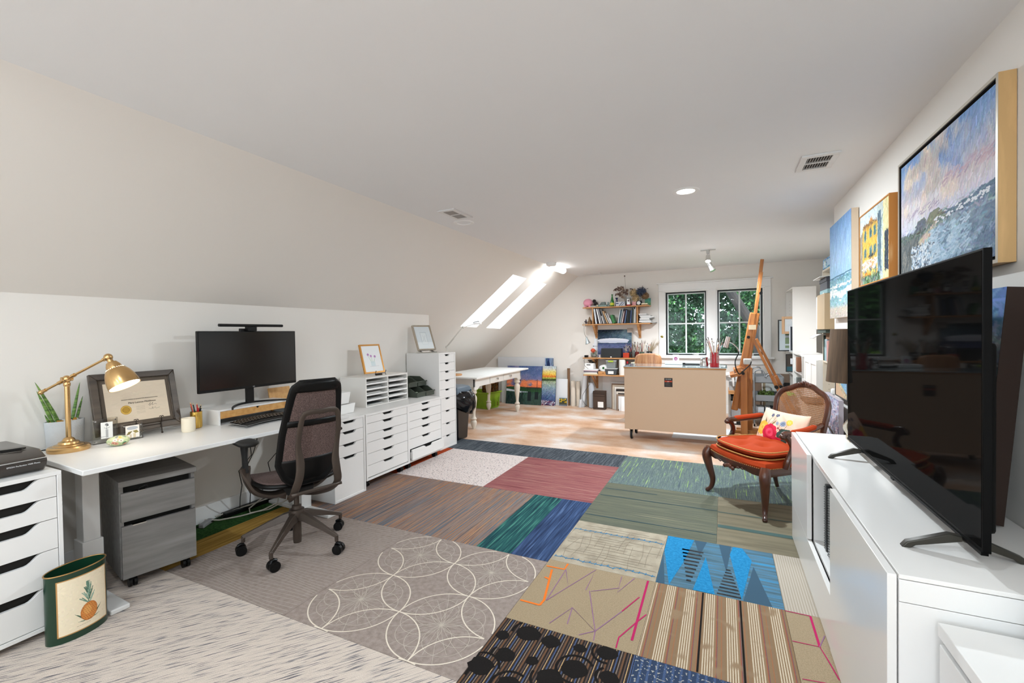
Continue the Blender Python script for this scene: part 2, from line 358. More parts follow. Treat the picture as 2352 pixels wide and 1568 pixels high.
# windows: casing, sash frames, muntins, glass
CAS = TRIM; SASH = mat('sash_dark', '#23282a', .5); SASHW = mat('sash_white', '#dfe3e2', .4)
g = G(); yf = YB - .022
for a, b in ((-1.0, -.905), (-.225, -.095), (.595, .69)): g.bx(a, yf, .925, b, YB+.0, 2.04)
g.bx(-1.0, yf, 2.04, .69, YB, 2.165); g.bx(-1.03, yf-.02, 2.165, .72, YB, 2.185); g.bx(-.955, yf-.012, 2.03, -.2, YB, 2.05)
g.bx(-.1, yf-.012, 2.03, .62, YB, 2.05)
struct('trim_1', g, CAS, bevel=.003)
g = G(); g.bx(-1.04, YB-.075, .895, .73, YB, .925); g.bx(-1.0, yf, .80, .69, YB, .895); struct('trim_2', g, CAS, bevel=.003)
for k, (a, b) in enumerate(WX):
    root = bpy.data.objects.new('window_%d' % (k+1), None); COL.objects.link(root); root['kind'] = 'structure'; root.location = ((a+b)/2, YB+.06, WZ[0])
    hw = (b-a)/2; H = WZ[1]-WZ[0]; g = G()
    # reveal lining
    for q in ((-hw-.02, -hw), (hw, hw+.02)): g.bx(q[0], -.07, -.02, q[1], .06, H+.02)
    g.bx(-hw, -.07, -.02, hw, .06, 0); g.bx(-hw, -.07, H, hw, .06, H+.02); g.build('jamb', CAS, root)
    g = G(); t = .018
    for q in ((-hw, -hw+t), (hw-t, hw)): g.bx(q[0], .0, 0, q[1], .05, H)
    g.bx(-hw+t, .0, 0, hw-t, .05, t); g.bx(-hw+t, .0, H-t, hw-t, .05, H); g.build('sash_frame', SASH, root)
    g = G(); t2 = t+.016
    for q in ((-hw+t, -hw+t2), (hw-t2, hw-t), (-.011, .011)): g.bx(q[0], .012, t, q[1], .045, H-t)
    for q in ((t, t2), (H-t2, H-t), (H*.5-.011, H*.5+.011)): g.bx(-hw+t+.0005, .0135, q[0], hw-t-.0005, .0435, q[1])
    g.build('muntin', SASHW, root)
    g = G(); g.bx(-hw+t, .027, t, hw-t, .031, H-t); g.build('pane', CLEAR, root)
    g = G(); g.bx(.15-.03, -.035, -.0, .15+.05, .0, .02); g.cyl((.17, -.03, .012), (.10, -.045, .02), .006); g.build('crank', mat('crank_white', '#cfcfca', .4), root)

# ------------------------------------------------------------------ lights of the room
def area(name, loc, size, power, rot=(0, 0, 0), col=(.83, .93, 1), spread=180, shape='DISK', sy=None):
    l = bpy.data.lights.new(name, 'AREA'); l.shape = shape; l.size = size; l.energy = power; l.color = col; l.spread = R(spread)
    if sy: l.size_y = sy
    o = bpy.data.objects.new(name, l); COL.objects.link(o); o.location = loc; o.rotation_euler = rot; return o
GLOW = mat('lamp_lens', '#ffffff', .4, emit='#fffaf2', es=9.0)
def downlight(x, y, on, label, power=60):
    t = thing('recessed_ceiling_light', label, 'ceiling light', (x, y, ZC))
    g = G(); g.lathe([(.062, 0), (.066, -.006), (.092, -.007), (.098, 0)], 40, cap=False); g.build('trim_ring', mat('ring_white', '#efeeec', .5), t)
    g = G()
    if on: g.lathe([(.062, -.001), (.045, -.003), (.001, -.004)], 32, cap=False); g.build('lens', GLOW, t)
    else:
        g.lathe([(.064, -.001), (.058, .02), (.05, .045), (.001, .047)], 32, cap=False); g.build('baffle', mat('baffle_grey', '#8d8b89', .6), t)
    if on: area('downlight_lamp', (x, y, ZC-.012), .11, power)
    return t
# ================================================================== carpet tiles on the floor
def bands(name, stops, axis, period, rough=.9, fine=.15, wob=.004, lumps=None):
    """woven stripes repeating every period metres along one axis; optional mottled second colour"""
    M = bpy.data.materials.new(name); M.use_nodes = True; N = M.node_tree.nodes; L = M.node_tree.links; b = N['Principled BSDF']; b.inputs['Roughness'].default_value = rough; b.inputs['Specular IOR Level'].default_value = .1
    tc = N.new('ShaderNodeTexCoord'); sp = N.new('ShaderNodeSeparateXYZ'); L.new(tc.outputs['Object'], sp.inputs[0])
    nz = N.new('ShaderNodeTexNoise'); nz.inputs['Scale'].default_value = 500; L.new(tc.outputs['Object'], nz.inputs['Vector'])
    def mth(op, a, bb):
        n = N.new('ShaderNodeMath'); n.operation = op
        for i, v in enumerate((a, bb)):
            if isinstance(v, (int, float)): n.inputs[i].default_value = v
            elif v is not None: L.new(v, n.inputs[i])
        return n.outputs[0]
    x = mth('MULTIPLY_ADD', nz.outputs['Fac'], wob) if False else mth('ADD', sp.outputs[axis], mth('MULTIPLY', nz.outputs['Fac'], wob))
    fr = mth('FRACT', mth('DIVIDE', x, period), None)
    r = ramp(N, stops, 'CONSTANT'); L.new(fr, r.inputs[0]); out = r.outputs[0]
    if lumps:
        sc, lo, hi, colr = lumps; n3 = N.new('ShaderNodeTexNoise'); n3.inputs['Scale'].default_value = sc; n3.inputs['Detail'].default_value = 1; L.new(tc.outputs['Object'], n3.inputs['Vector'])
        mr = N.new('ShaderNodeMapRange'); mr.inputs[1].default_value = lo; mr.inputs[2].default_value = hi; L.new(n3.outputs['Fac'], mr.inputs[0])
        mx = N.new('ShaderNodeMix'); mx.data_type = 'RGBA'; L.new(mr.outputs[0], mx.inputs[0]); L.new(out, mx.inputs[6]); mx.inputs[7].default_value = (*lin(colr), 1); out = mx.outputs[2]
    mr = N.new('ShaderNodeMapRange'); mr.inputs[1].default_value = .3; mr.inputs[2].default_value = .7; mr.inputs[3].default_value = 1-fine; mr.inputs[4].default_value = 1+fine; L.new(nz.outputs['Fac'], mr.inputs[0])
    mm = N.new('ShaderNodeVectorMath'); mm.operation = 'SCALE'; L.new(out, mm.inputs[0]); L.new(mr.outputs[0], mm.inputs['Scale']); L.new(mm.outputs[0], b.inputs['Base Color'])
    bp = N.new('ShaderNodeBump'); bp.inputs['Strength'].default_value = .5; bp.inputs['Distance'].default_value = .003; L.new(nz.outputs['Fac'], bp.inputs['Height']); L.new(bp.outputs[0], b.inputs['Normal'])
    MC[name] = M; return M
def carpet(label, x0, y0, x1, y1, mats, extra=None, group=None):
    g = G(); g.bx(x0+.0008, y0+.0008, -.0115, x1-.0008, y1-.0008, 0)
    if extra: extra(g)
    o = g.build('carpet_tile', mats, smooth=0); tag(o, label, 'carpet', group); return o
def cgrain(name, stops, scale, **k): return grain(name, stops, scale, 1, .92, spec=.1, fine=.22, fscale=420, bump=.5, **k)
c_brown = cgrain('carpet_brown_stripe', [(.32, '#4f5660'), (.38, '#7d6f69'), (.42, '#4f6a7c'), (.46, '#9a8272'), (.49, '#6a4f4c'), (.52, '#bd8a5e'), (.55, '#6f7278'), (.58, '#8f7a6c'), (.62, '#4b4a52'), (.66, '#b08562')], (62, .6, 1), detail=5)
c_red = cgrain('carpet_red_stripe', [(.3, '#68393d'), (.42, '#8a4d50'), (.49, '#a47069'), (.54, '#7f464c'), (.6, '#96605d'), (.68, '#b58c80')], (1.5, 70, 1))
c_dark = cgrain('carpet_dark_grain', [(.3, '#2e3338'), (.42, '#4b5157'), (.5, '#363b42'), (.56, '#6a7076'), (.62, '#484f55'), (.72, '#7f8588')], (60, 2.5, 1), dist=1.2)
c_green = cgrain('carpet_green_stripe', [(.3, '#4a5762'), (.42, '#66746f'), (.48, '#525f66'), (.54, '#76857e'), (.6, '#59685f'), (.66, '#7f9a80'), (.7, '#a3bd6c')], (95, 4, 1))
c_olive = cgrain('carpet_olive_stripe', [(.3, '#484e49'), (.42, '#5d6053'), (.5, '#6b6c5b'), (.56, '#565b52'), (.64, '#7c7965')], (1.2, 75, 1))
c_olive2 = cgrain('carpet_olive_plain', [(.3, '#6a6352'), (.5, '#7b7360'), (.7, '#857b66')], (2, 20, 1))
c_teal = cgrain('carpet_teal', [(.34, '#1b3942'), (.46, '#244c50'), (.55, '#2d605d'), (.66, '#4f8879')], (75, 3, 1), dist=.25)
c_blue = cgrain('carpet_navy', [(.34, '#26334f'), (.48, '#334566'), (.6, '#40557a'), (.7, '#60759a')], (75, 3, 1), dist=.25)
c_cream = cgrain('carpet_cream', [(.35, '#9d9280'), (.5, '#a89d8a'), (.65, '#b1a693')], (12, 12, 1))
c_tan = cgrain('carpet_tan', [(.4, '#9a886d'), (.6, '#a49176')], (150, 150, 1))
c_grey = cgrain('carpet_warm_grey', [(.35, '#8b7e76'), (.5, '#968880'), (.65, '#9e9088')], (40, 40, 1))
c_slate = cgrain('carpet_slate_blue', [(.35, '#46616f'), (.5, '#557485'), (.62, '#4d7f9f'), (.7, '#3f8ab5')], (3, 45, 1))
c_bright = cgrain('carpet_bright_blue', [(.4, '#227aac'), (.6, '#2b88ba')], (60, 60, 1))
c_char = cgrain('carpet_charcoal', [(.4, '#2c2d2e'), (.6, '#434446')], (30, 60, 1))
c_light = cgrain('carpet_light_streak', [(.36, '#6a656a'), (.41, '#a19a95'), (.455, '#c6b8ac'), (.75, '#d2c4b8')], (9, 170, 1), dist=.35, detail=4, turn=-R(51))
c_speck = grain('carpet_speckle', [(.33, '#2f2e38'), (.36, '#c9bdb8'), (.5, '#dccfca'), (.6, '#e2d8d2'), (.63, '#a06f66'), (.66, '#d9cdc7')], (1, 1, 1), 62, .95, detail=1.5, spec=.1, bump=.4, fine=.12, fscale=400)
c_yel = cgrain('carpet_ochre', [(.35, '#8a6a30'), (.5, '#a8833f'), (.65, '#b8944e')], (70, 3, 1))
c_grn = cgrain('carpet_green', [(.4, '#22401f'), (.6, '#35592a')], (60, 60, 1))
c_org = cgrain('carpet_orange', [(.4, '#8f3518'), (.6, '#b24a22')], (60, 60, 1))
c_dots = bands('carpet_blue_dash', [(0, '#33415a'), (.7, '#46587a')], 0, .03, lumps=(90, .62, .64, '#a5a29a'))
c_str2 = bands('carpet_tan_band', [(0, '#8a7055'), (.1, '#cabba3'), (.15, '#8a7055'), (.2, '#cabba3'), (.25, '#8d7459'), (.3, '#cabba3'), (.35, '#8a7055'), (.4, '#cabba3'), (.45, '#8a7055'), (.5, '#cabba3'), (.55, '#8d7459'), (.64, '#9c5d45'), (.68, '#6b5560'), (.71, '#8a7055'), (.86, '#9c6a4c'), (.90, '#877058')], 0, .0935, lumps=(11, .60, .72, '#927a60'))
c_beige = bands('carpet_beige_rib', [(0, '#a79c8d'), (.5, '#b9afa1')], 0, .012)
c_cord = bands('carpet_dark_cord', [(0, '#2b2523'), (.12, '#5a4a42'), (.2, '#2a2a30'), (.3, '#b59468'), (.36, '#332c2b'), (.5, '#48587a'), (.58, '#2c2625'), (.7, '#8a7a6c'), (.76, '#3a302c'), (.88, '#6d4f3a')], 0, .062)
pl_line = mat('carpet_line_cream', '#e0d3c2', .95, spec=.1, bump=.5, bs=400)
pl_thin = mat('carpet_line_pale', '#bfb3a6', .95, spec=.1, bump=.5, bs=400)
pk = mat('carpet_line_pink', '#b32a5e', .95, spec=.1); orr = mat('carpet_line_orange', '#e5772f', .95, spec=.1); pur = mat('carpet_line_purple', '#8f6a88', .95, spec=.1)
skb = mat('carpet_line_blue', '#3d7ea6', .95, spec=.1); skd = mat('carpet_line_taupe', '#8b8070', .95, spec=.1); tl = mat('carpet_line_teal', '#2c4a56', .95, spec=.1); blk_c = mat('carpet_blob_black', '#1f1c1b', .95, spec=.1, var=.3, vs=120)
Zr = .0009
XA, XB_, XC_, XD_ = -3.455, -.944, -.336, .262
carpet('pale carpet with dark streaks, front left, under the wastebasket', XA, -1.2, XB_, 1.44, c_light)
def petals(g):
    s = .2478; ox, oy = -1.6865, 1.4465
    x0, x1, y0, y1 = -1.93, XB_-.002, 1.442, 2.429
    def arc(cx, cy, r, w, m, z, a0=0, a1=2*PI, n=72):
        pts = []
        for i in range(n+1):
            a = a0 + (a1-a0)*i/n; p = (cx + r*math.cos(a), cy + r*math.sin(a))
            if x0 <= p[0] <= x1 and y0 <= p[1] <= y1: pts.append(p)
            else:
                if len(pts) > 1: g.ribbon(pts, w, z, m)
                pts = []
        if len(pts) > 1: g.ribbon(pts, w, z, m)
    for i in range(-2, 5):
        for j in range(-2, 6):
            if (i+j) % 2: arc(ox+i*s, oy+j*s, s, .0062, 1, Zr)
    for i in (0, 2, 4, -2):
        for j in (1, 3, 5, -1):
            cx, cy = ox+i*s, oy+j*s
            for k in range(8): arc(cx + .105*math.cos(k*PI/4), cy + .105*math.sin(k*PI/4), .105, .0022, 2, Zr*.6, n=32)
            for k in range(24):
                a = k*PI/12 + .06; L = .25 if k % 2 else .2
                pts = [(cx + t*L*math.cos(a + .12*t), cy + t*L*math.sin(a + .12*t)) for t in (0, .3, .6, 1)]
                if all(x0 <= p[0] <= x1 and y0 <= p[1] <= y1 for p in pts): g.ribbon(pts, .0018, Zr*.6, 2)
carpet('warm grey carpet with cream interlocking circles, centre of the floor', -1.935, 1.44, XB_, 2.431, [c_grey, pl_line, pl_thin], petals)
def waves(g):
    n = 46
    for k in range(n):
        y = 1.45 + k * (.975/n); g.ribbon([(x, y + .012*math.sin(x*7 + k*.5) + .02*(x+2.4)) for x in np.linspace(-2.93, -1.95, 26) if 1.442 < y + .012*math.sin(x*7+k*.5) + .02*(x+2.4) < 2.429], .002, Zr*.6, 1)
carpet('warm grey carpet with fine pale wavy lines, under the office chair', -2.945, 1.44, -1.935, 2.431, [c_grey, pl_thin], waves)
carpet('ochre carpet strip under the desk', -3.185, 1.44, -2.945, 2.39, c_yel)
carpet('green carpet strip along the wall under the desk', XA, 1.44, -3.185, 2.39, c_grn)
carpet('brown carpet with thin multicoloured stripes, beside the low cabinets', XA, 2.431, -1.43, 3.418, c_brown)
carpet('dark teal carpet strip beside the navy one', -1.43, 2.431, -1.188, 3.418, c_teal)
carpet('navy blue carpet strip beside the teal one', -1.188, 2.431, XB_, 3.418, c_blue)
carpet('orange carpet strip under the wheeled drawer cabinets', XA, 3.418, -2.905, 4.441, c_org)
carpet('white carpet with multicoloured speckles', -2.905, 3.418, -1.932, 4.441, c_speck)
carpet('dusky red striped carpet', -1.932, 3.418, XB_, 4.441, c_red)
carpet('dark grey grained carpet strip bordering the bare plywood', XA, 4.441, -.946, 4.90, c_dark)
def lime(g):
    rg = random.Random(5)
    for k in range(20):
        x = rg.uniform(-.93, .85); y = rg.uniform(3.96, 4.7); g.ribbon([(x, y), (x, min(4.88, y+rg.uniform(.15, .4)))], .0045, Zr, 1)
carpet('grey green striped carpet with lime dashes, under the armchair', -.946, 3.955, XR-.016, 4.885, [c_green, mat('carpet_line_lime', '#93b463', .95, spec=.1)], lime)
def teals(g):
    for y, x1 in ((3.2, -.045), (3.63, -.045), (3.80, -.5)): g.ribbon([(-.93, y), (x1, y+.004)], .008, Zr, 1)
carpet('olive grey carpet with thin dark teal lines', -.946, 3.066, -.042, 3.955, [c_olive, tl], teals)
def teal2(g): g.ribbon([(-.04, 3.36), (.86, 3.345)], .05, Zr, 1); g.ribbon([(-.04, 3.62), (.86, 3.62)], .012, Zr, 1)
carpet('brownish olive carpet with a wide teal stripe, in front of the armchair', -.042, 3.066, XR-.016, 3.955, [c_olive2, mat('carpet_line_dull_teal', '#4b5f5c', .95, spec=.1)], teal2)
def sketch(g):
    rg = random.Random(3)
    for k in range(13): x = -.93 + k*.047 + rg.uniform(-.01, .01); y = rg.uniform(2.5, 2.75); g.ribbon([(x, y), (x + rg.uniform(-.02, .02), y+.12), (x + rg.uniform(-.03, .03), min(3.05, y+.28))], .0028, Zr*.6, 1)
    for k in range(15): y = 2.53 + k*.034 + rg.uniform(-.006, .006); x = rg.uniform(-.93, -.75); g.ribbon([(x, y), (x+.2, y+rg.uniform(-.01, .01)), (min(-.345, x+rg.uniform(.3, .55)), y)], .0028, Zr*.6, 1)
    for k in range(9): x = rg.uniform(-.9, -.45); y = rg.uniform(2.75, 2.95); g.ribbon([(x, y), (x+.07, y+.07)], .0028, Zr*.6, 1)
    for y0 in (2.93, 2.52):
        pts = [(x, y0 + rg.uniform(-.008, .008)) for x in np.linspace(-.93, -.345, 34)]; g.ribbon(pts, .006, Zr, 2)
        for x, y in pts[::2]: g.ribbon([(x, y-.012), (x+.004, y+.014)], .004, Zr, 2)
carpet('cream carpet with sketchy taupe grid and blue lines', XB_, 2.466, XC_, 3.066, [c_cream, skd, skb], sketch)
def diam(g):
    def P(pts, m, z=Zr):
        n = len(pts); g.add([(x, y, z) for x, y in pts], [tuple(range(n))], m)
    P([(-.333, 3.063), (-.333, 2.85), (-.268, 2.469), (-.215, 2.75), (-.175, 3.063)][::1], 1)
    P([(-.172, 3.063), (-.10, 3.063), (-.135, 2.86)], 3, Zr*.8); P([(-.03, 3.063), (.04, 3.063), (.01, 2.72)], 3, Zr*.8); P([(.15, 2.85), (.085, 2.469), (.21, 2.469)], 3, Zr*.8); P([(-.333, 2.8), (-.333, 2.469), (-.29, 2.469)], 3, Zr*.8)
    P([(-.15, 2.469), (-.045, 2.469), (-.1, 2.86)], 1)
    P([(.03, 2.95), (.078, 2.469), (.145, 2.92), (.1, 3.063), (.05, 3.063)], 1)
    for k in range(9):
        t = k/9; y = 2.9 - .4*t; w = .055*(1-t)+.006; P([(-.175-w, y), (-.175+w, y), (-.175+w, y+.018), (-.175-w, y+.018)], 2)
        y = 2.48 + .3*t; w = .05*(1-t)+.006; P([(.02-w, y), (.02+w, y), (.02+w, y+.014), (.02-w, y+.014)], 2)
carpet('bright blue and slate carpet with long diamond shapes', XC_, 2.466, XD_, 3.066, [c_slate, c_bright, c_char, mat('carpet_deep_slate', '#3f586a', .95, spec=.1)], diam)
carpet('narrow beige ribbed carpet strip beside the white console', XD_, 2.466, .44, 3.066, c_beige)
def lines1(g):
    g.ribbon([(-.826, 2.455), (-.826, 2.39), (-.932, 2.385)], .012, Zr, 2); g.ribbon([(-.83, 2.022), (-.936, 2.022)], .012, Zr, 2); g.ribbon([(-.89, 2.36), (-.826, 2.07), (-.83, 2.022)], .012, Zr, 2); g.ribbon([(-.9, 2.27), (-.868, 2.26)], .012, Zr, 2)
    g.ribbon([(-.374, 2.46), (-.368, 1.95)], .011, Zr, 1); g.ribbon([(-.392, 2.289), (-.449, 2.137)], .006, Zr, 1); g.ribbon([(-.338, 2.16), (-.368, 2.09), (-.424, 1.946), (-.421, 1.875)], .006, Zr, 1)
    for p in ([(-.817, 2.391), (-.815, 2.072)], [(-.817, 2.391), (-.751, 2.23), (-.661, 2.455), (-.658, 2.239)], [(-.815, 2.072), (-.661, 2.455)], [(-.638, 2.241), (-.53, 1.945), (-.677, 2.069), (-.738, 1.912)], [(-.677, 2.069), (-.66, 1.94)], [(-.53, 1.945), (-.449, 2.137)], [(-.445, 2.456), (-.503, 2.285), (-.512, 2.445)], [(-.53, 1.945), (-.52, 1.88)], [(-.53, 1.945), (-.59, 1.89)], [(-.63, 2.24), (-.5, 2.33)]): g.ribbon(p, .0045, Zr, 3)
carpet('tan carpet with zigzag orange, purple and pink lines', XB_, 1.869, XC_, 2.466, [c_tan, pk, orr, pur], lines1)
def seams(g):
    for x in (-.1, .07): g.ribbon([(x, 1.872), (x, 2.46)], .008, Zr, 1)
carpet('tan carpet with close cream and rust stripes', XC_, 1.869, XD_, 2.466, [c_str2, blk_c], seams)
def lines2(g):
    g.ribbon([(.262, 2.459), (.364, 2.46)], .005, Zr, 1); g.ribbon([(.364, 2.46), (.364, 2.235)], .010, Zr, 1); g.ribbon([(.258+.006, 2.23), (.364, 2.235), (.38, 2.153), (.397, 2.05)], .005, Zr, 1); g.ribbon([(.27, 2.0), (.4, 2.02)], .004, Zr, 1); g.ribbon([(.36, 1.99), (.365, 1.88)], .006, Zr, 1); g.ribbon([(.364, 2.235), (.397, 2.325)], .004, Zr, 2)
carpet('narrow tan carpet strip with pink lines beside the white console', XD_, 1.869, .44, 2.466, [c_tan, pk, pur], lines2)
def blobs(g):
    rg = random.Random(9)
    sp = [(-.546, 1.689, .05), (-.69, 1.80, .04), (-.41, 1.70, .035), (-.836, 1.645, .04), (-.80, 1.81, .05), (-.62, 1.60, .05), (-.9, 1.75, .03), (-.45, 1.83, .04), (-.72, 1.66, .025), (-.38, 1.58, .045), (-.56, 1.81, .025), (-.9, 1.55, .05), (-.75, 1.5, .05), (-.5, 1.5, .04)]
    for cx, cy, r in sp:
        g.add([(cx + r*1.1*math.cos(t)*(1+rg.uniform(-.12, .12)), cy + r*math.sin(t)*(1+rg.uniform(-.12, .12)), Zr) for t in np.linspace(0, 2*PI, 18)[:-1]], [tuple(range(17))], 1)
        for q in ((1.5,) if r > .03 else ()): g.ribbon([(cx + r*q*math.cos(t), cy + r*q*math.sin(t)) for t in np.linspace(rg.uniform(0, 3), rg.uniform(3.2, 5.2), 24) if -.94 < cx + r*q*math.cos(t) < -.34 and cy + r*q*math.sin(t) < 1.865], .011, Zr*.7, 1)
carpet('near-black corded carpet with dark round blobs', XB_, .9, XC_, 1.869, [c_cord, blk_c], blobs)
carpet('slate blue carpet with small pale dashes, at the front edge', XC_, .9, .44, 1.869, c_dots)

# ================================================================== drawer cabinets along the left wall
def front_poly(w, z0, z1, cx=None, hw=.08, dp=.022, nb=.045):
    cx = w/2 if cx is None else cx
    P = [(.0, z0), (w, z0), (w, z1)]
    n = 6
    P += [(cx + hw - (hw-nb)*i/n, z1 - dp*(.5-.5*math.cos(PI*i/n))) for i in range(n+1)]
    P += [(cx - nb - (hw-nb)*i/n, z1 - dp*(.5-.5*math.cos(PI*(n-i)/n))) for i in range(n+1)]
    return P + [(0, z1)]
def drawer_cabinet(label, w, d, h, seams, z0=0.0, loc=(0, 0, 0), rz=PI/2, top=.018, pull=None, hw=.08, dp=.022, nb=.045, cast=False, cx=None, group=None):
    t = thing('drawer_cabinet', label, 'cabinet', loc, rz, group)
    th = .016; g = G()
    g.bx(0, .0, z0, th, d, h-top); g.bx(w-th, .0, z0, w, d, h-top); g.bx(0, 0, h-top, w, d, h)
    g.bx(th, d-.01, z0, w-th, d, h-top); g.bx(th, .0, z0, w-th, d-.01, z0+.018); g.build('carcass', LAC, t, bevel=.0012)
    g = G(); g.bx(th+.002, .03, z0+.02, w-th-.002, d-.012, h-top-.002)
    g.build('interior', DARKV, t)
    for k in range(len(seams)-1):
        a, b = seams[k+1]+.0015, seams[k]-.0015; y = -.03 if pull == k else .004
        fw = w-2*th-.004; g = G(); g.at(Matrix.Translation((th+.002, 0, 0))); g.prism(front_poly(fw, a, b, cx, hw, dp, nb), 'y', y, y+.018)
        g.T = Matrix()
        if pull == k: g.bx(th+.012, y+.018, a+.01, th+.022, .03, b-.03); g.bx(w-th-.022, y+.018, a+.01, w-th-.012, .03, b-.03)
        g.build('drawer', LAC, t, bevel=.0008)
    if cast:
        for x, y in ((.06, .06), (w-.06, .06), (.06, d-.06), (w-.06, d-.06)):
            g = G(); g.cyl((x-.02, y+.01, .027), (x-.004, y+.01, .027), .027, n=20); g.cyl((x+.004, y+.01, .027), (x+.02, y+.01, .027), .027, n=20); g.bx(x-.012, y-.012, .03, x+.012, y+.02, z0); g.build('caster', BLK, t)
    return t
drawer_cabinet('white drawer cabinet under the black scanner, far left', .357, .58, .745, [.727, .628, .528, .388, .222, .05], .03, (-2.80, .60, 0), hw=.11, dp=.038, nb=.05)
drawer_cabinet('white four-drawer cabinet behind the office chair, deep bottom drawer', .345, .58, .665, [.647, .56, .457, .353, .004], .0, (-2.826, 2.585, 0))
drawer_cabinet('white six-drawer cabinet below the letter tray organizer', .585, .56, .663, [.645, .577, .487, .41, .31, .206, .10], .075, (-2.83, 2.945, 0), cast=True)
drawer_cabinet('white six-drawer cabinet below the green bins, lowest drawer ajar', .585, .56, .663, [.645, .577, .487, .41, .31, .206, .10], .075, (-2.835, 3.535, 0), cast=True, pull=5)
drawer_cabinet('tall white nine-drawer cabinet beside the black bin', .355, .47, 1.138, [1.12, 1.02, .92, .815, .705, .60, .45, .30, .152, .003], .0, (-2.985, 4.29, 0), hw=.05, dp=.02, nb=.03)

# ------------------------------------------------------------------ desk
deskM = mat('desk_white', '#e6e5e3', .35, var=.01)
t = thing('sit_stand_desk', 'long white desk with grey T legs, holding the monitor', 'desk', (-2.685, .99, 0), R(87.3))
g = G(); g.bx(0, 0, .72, 1.55, .775, .745); g.build('desktop', deskM, t, bevel=.003)
LEGM = mat('desk_leg_white', '#d4d2cf', .4)
for x in (.10, 1.37):
    g = G(); g.bx(x, .33, .03, x+.07, .42, .70); g.bx(x-.008, .32, .02, x+.078, .43, .30); g.build('leg', LEGM, t, bevel=.003)
    g = G(); g.bx(x-.005, .03, 0.0, x+.075, .74, .025); g.build('foot', LEGM, t, bevel=.006)
g = G(); g.bx(.17, .35, .66, 1.37, .40, .70); g.build('crossbar', LEGM, t)
# ------------------------------------------------------------------ grey file cabinet
GW = grain('grey_stained_wood', [(.3, '#716e6b'), (.5, '#7e7b78'), (.7, '#8b8885')], (3, 30, 30), 1, .5, bump=.06)
t = thing('file_cabinet', 'grey wood-grain file cabinet on black casters under the desk', 'cabinet', (-2.93, 1.225, 0), R(78))
w, d, z0, h = .345, .42, .06, .59; g = G()
g.bx(0, 0, z0, .018, d, h-.03); g.bx(w-.018, 0, z0, w, d, h-.03); g.bx(.018, .02, z0, w-.018, d, z0+.018); g.bx(.018, d-.015, z0+.018, w-.018, d, h-.03); g.build('carcass', GW, t, bevel=.001)
g = G(); g.bx(-.005, -.02, h-.03, w+.005, d, h); g.build('top', GW, t, bevel=.001)
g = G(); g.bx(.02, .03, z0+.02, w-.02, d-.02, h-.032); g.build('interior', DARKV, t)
for a, b in ((.37, .525), (z0, .345)):
    g = G(); g.bx(.004, -.018, a, w-.004, -.001, b); q = g.build('drawer', GW, t, bevel=.001)
    g = G(); g.bx(.05, -.022, b-.004, .11, .005, b+.0015); g.build('handle', STEEL, q)
g = G(); g.tube([(.075, -.022, .525), (.08, -.03, .54), (.10, -.03, .548), (.115, -.02, .545), (.12, -.01, .53)], .0025); g.build('cable_loop', BLK, t)
for x, y in ((.05, .02), (w-.05, .02), (.05, d-.05), (w-.05, d-.05)):
    g = G(); g.cyl((x-.018, y, .026), (x-.004, y, .026), .026, n=20); g.cyl((x+.004, y, .026), (x+.018, y, .026), .026, n=20); g.bx(x-.008, y-.012, .035, x+.008, y+.015, z0); g.build('caster', BLK, t)
# ------------------------------------------------------------------ pineapple wastebasket
BGR = mat('bottle_green', '#123524', .3, coat=.3)
t = thing('wastebasket', 'dark green oval metal wastebasket with pineapple picture', 'wastebasket', (-2.72, .968, 0), R(97))
A_, B_ = .112, .065; g = G(); n = 48
def ov(k, z, n=48): return [((A_*k)*math.cos(2*PI*j/n), (B_*k)*math.sin(2*PI*j/n), z) for j in range(n)]
g.ring([ov(1.0, .0), ov(1.0, .008), ov(1.0, .305), ov(.97, .305), ov(.97, .01)], cap=True); g.build('body', BGR, t)
g = G(); g.tube([(A_*1.0*math.cos(a), B_*1.0*math.sin(a), .306) for a in np.linspace(0, 2*PI, 49)[:-1]], .003, closed=True); g.build('rim', mat('rim_gold', '#a98452', .35, metal=.8), t)
cv = Cv(150, 190, '#e9dabd', 4); cv.strokes(500, .03, .02, 0, 2, .015)
for a, b, c_, d_ in ((0, 0, 1, .02), (0, .98, 1, 1), (0, 0, .03, 1), (.97, 0, 1, 1)): cv.rect(a, b, c_, d_, '#b98a52')
cx = .56
for sx_, ang in ((-1, 0), (1, 0)):
    cv.poly([(cx+sx_*.02, .16), (cx+sx_*.26, .34), (cx+sx_*.13, .2), (cx+sx_*.08, .15)], '#3d5a41'); cv.poly([(cx+sx_*.02, .15), (cx+sx_*.22, .17), (cx+sx_*.1, .14)], '#557055')
cv.ell(cx, .29, .155, .165, '#b5672b'); cv.ell(cx, .29, .14, .15, '#cf8440'); cv.ell(cx-.03, .32, .07, .08, '#dd9d55')
for i in range(8):
    for j in range(8):
        x, y = cx-.14+.04*i+(j % 2)*.02, .15+.037*j
        if ((x-cx)/.14)**2+((y-.29)/.15)**2 < .9: cv.ell(x, y, .007, .006, '#7c3f1d')
for k in range(34):
    a = (k*.7 % 1-.5)*2; b = .5+.045*(k//5); ln = .12
    cv.line(cx+a*.03, b-.04, cx+a*(.16-.008*k/2), b+ln*.6, .014, ['#6b8b77', '#8fa896', '#4c6b5a'][k % 3])
for k in range(6): cv.line(.34+.04*k, .09, .37+.04*k, .092, .004, '#8d7a5d')
def wrap(u, v):
    th = -PI/2 + (u-.5)*1.9; e = 1.012
    return np.stack([A_*e*np.cos(th), B_*e*np.sin(th), .03 + v*.25], -1)
picture('pineapple_print', cv, 1, 1, t, fn=wrap, mt=vcol('tin_print', .35, coat=.2, bump=0))
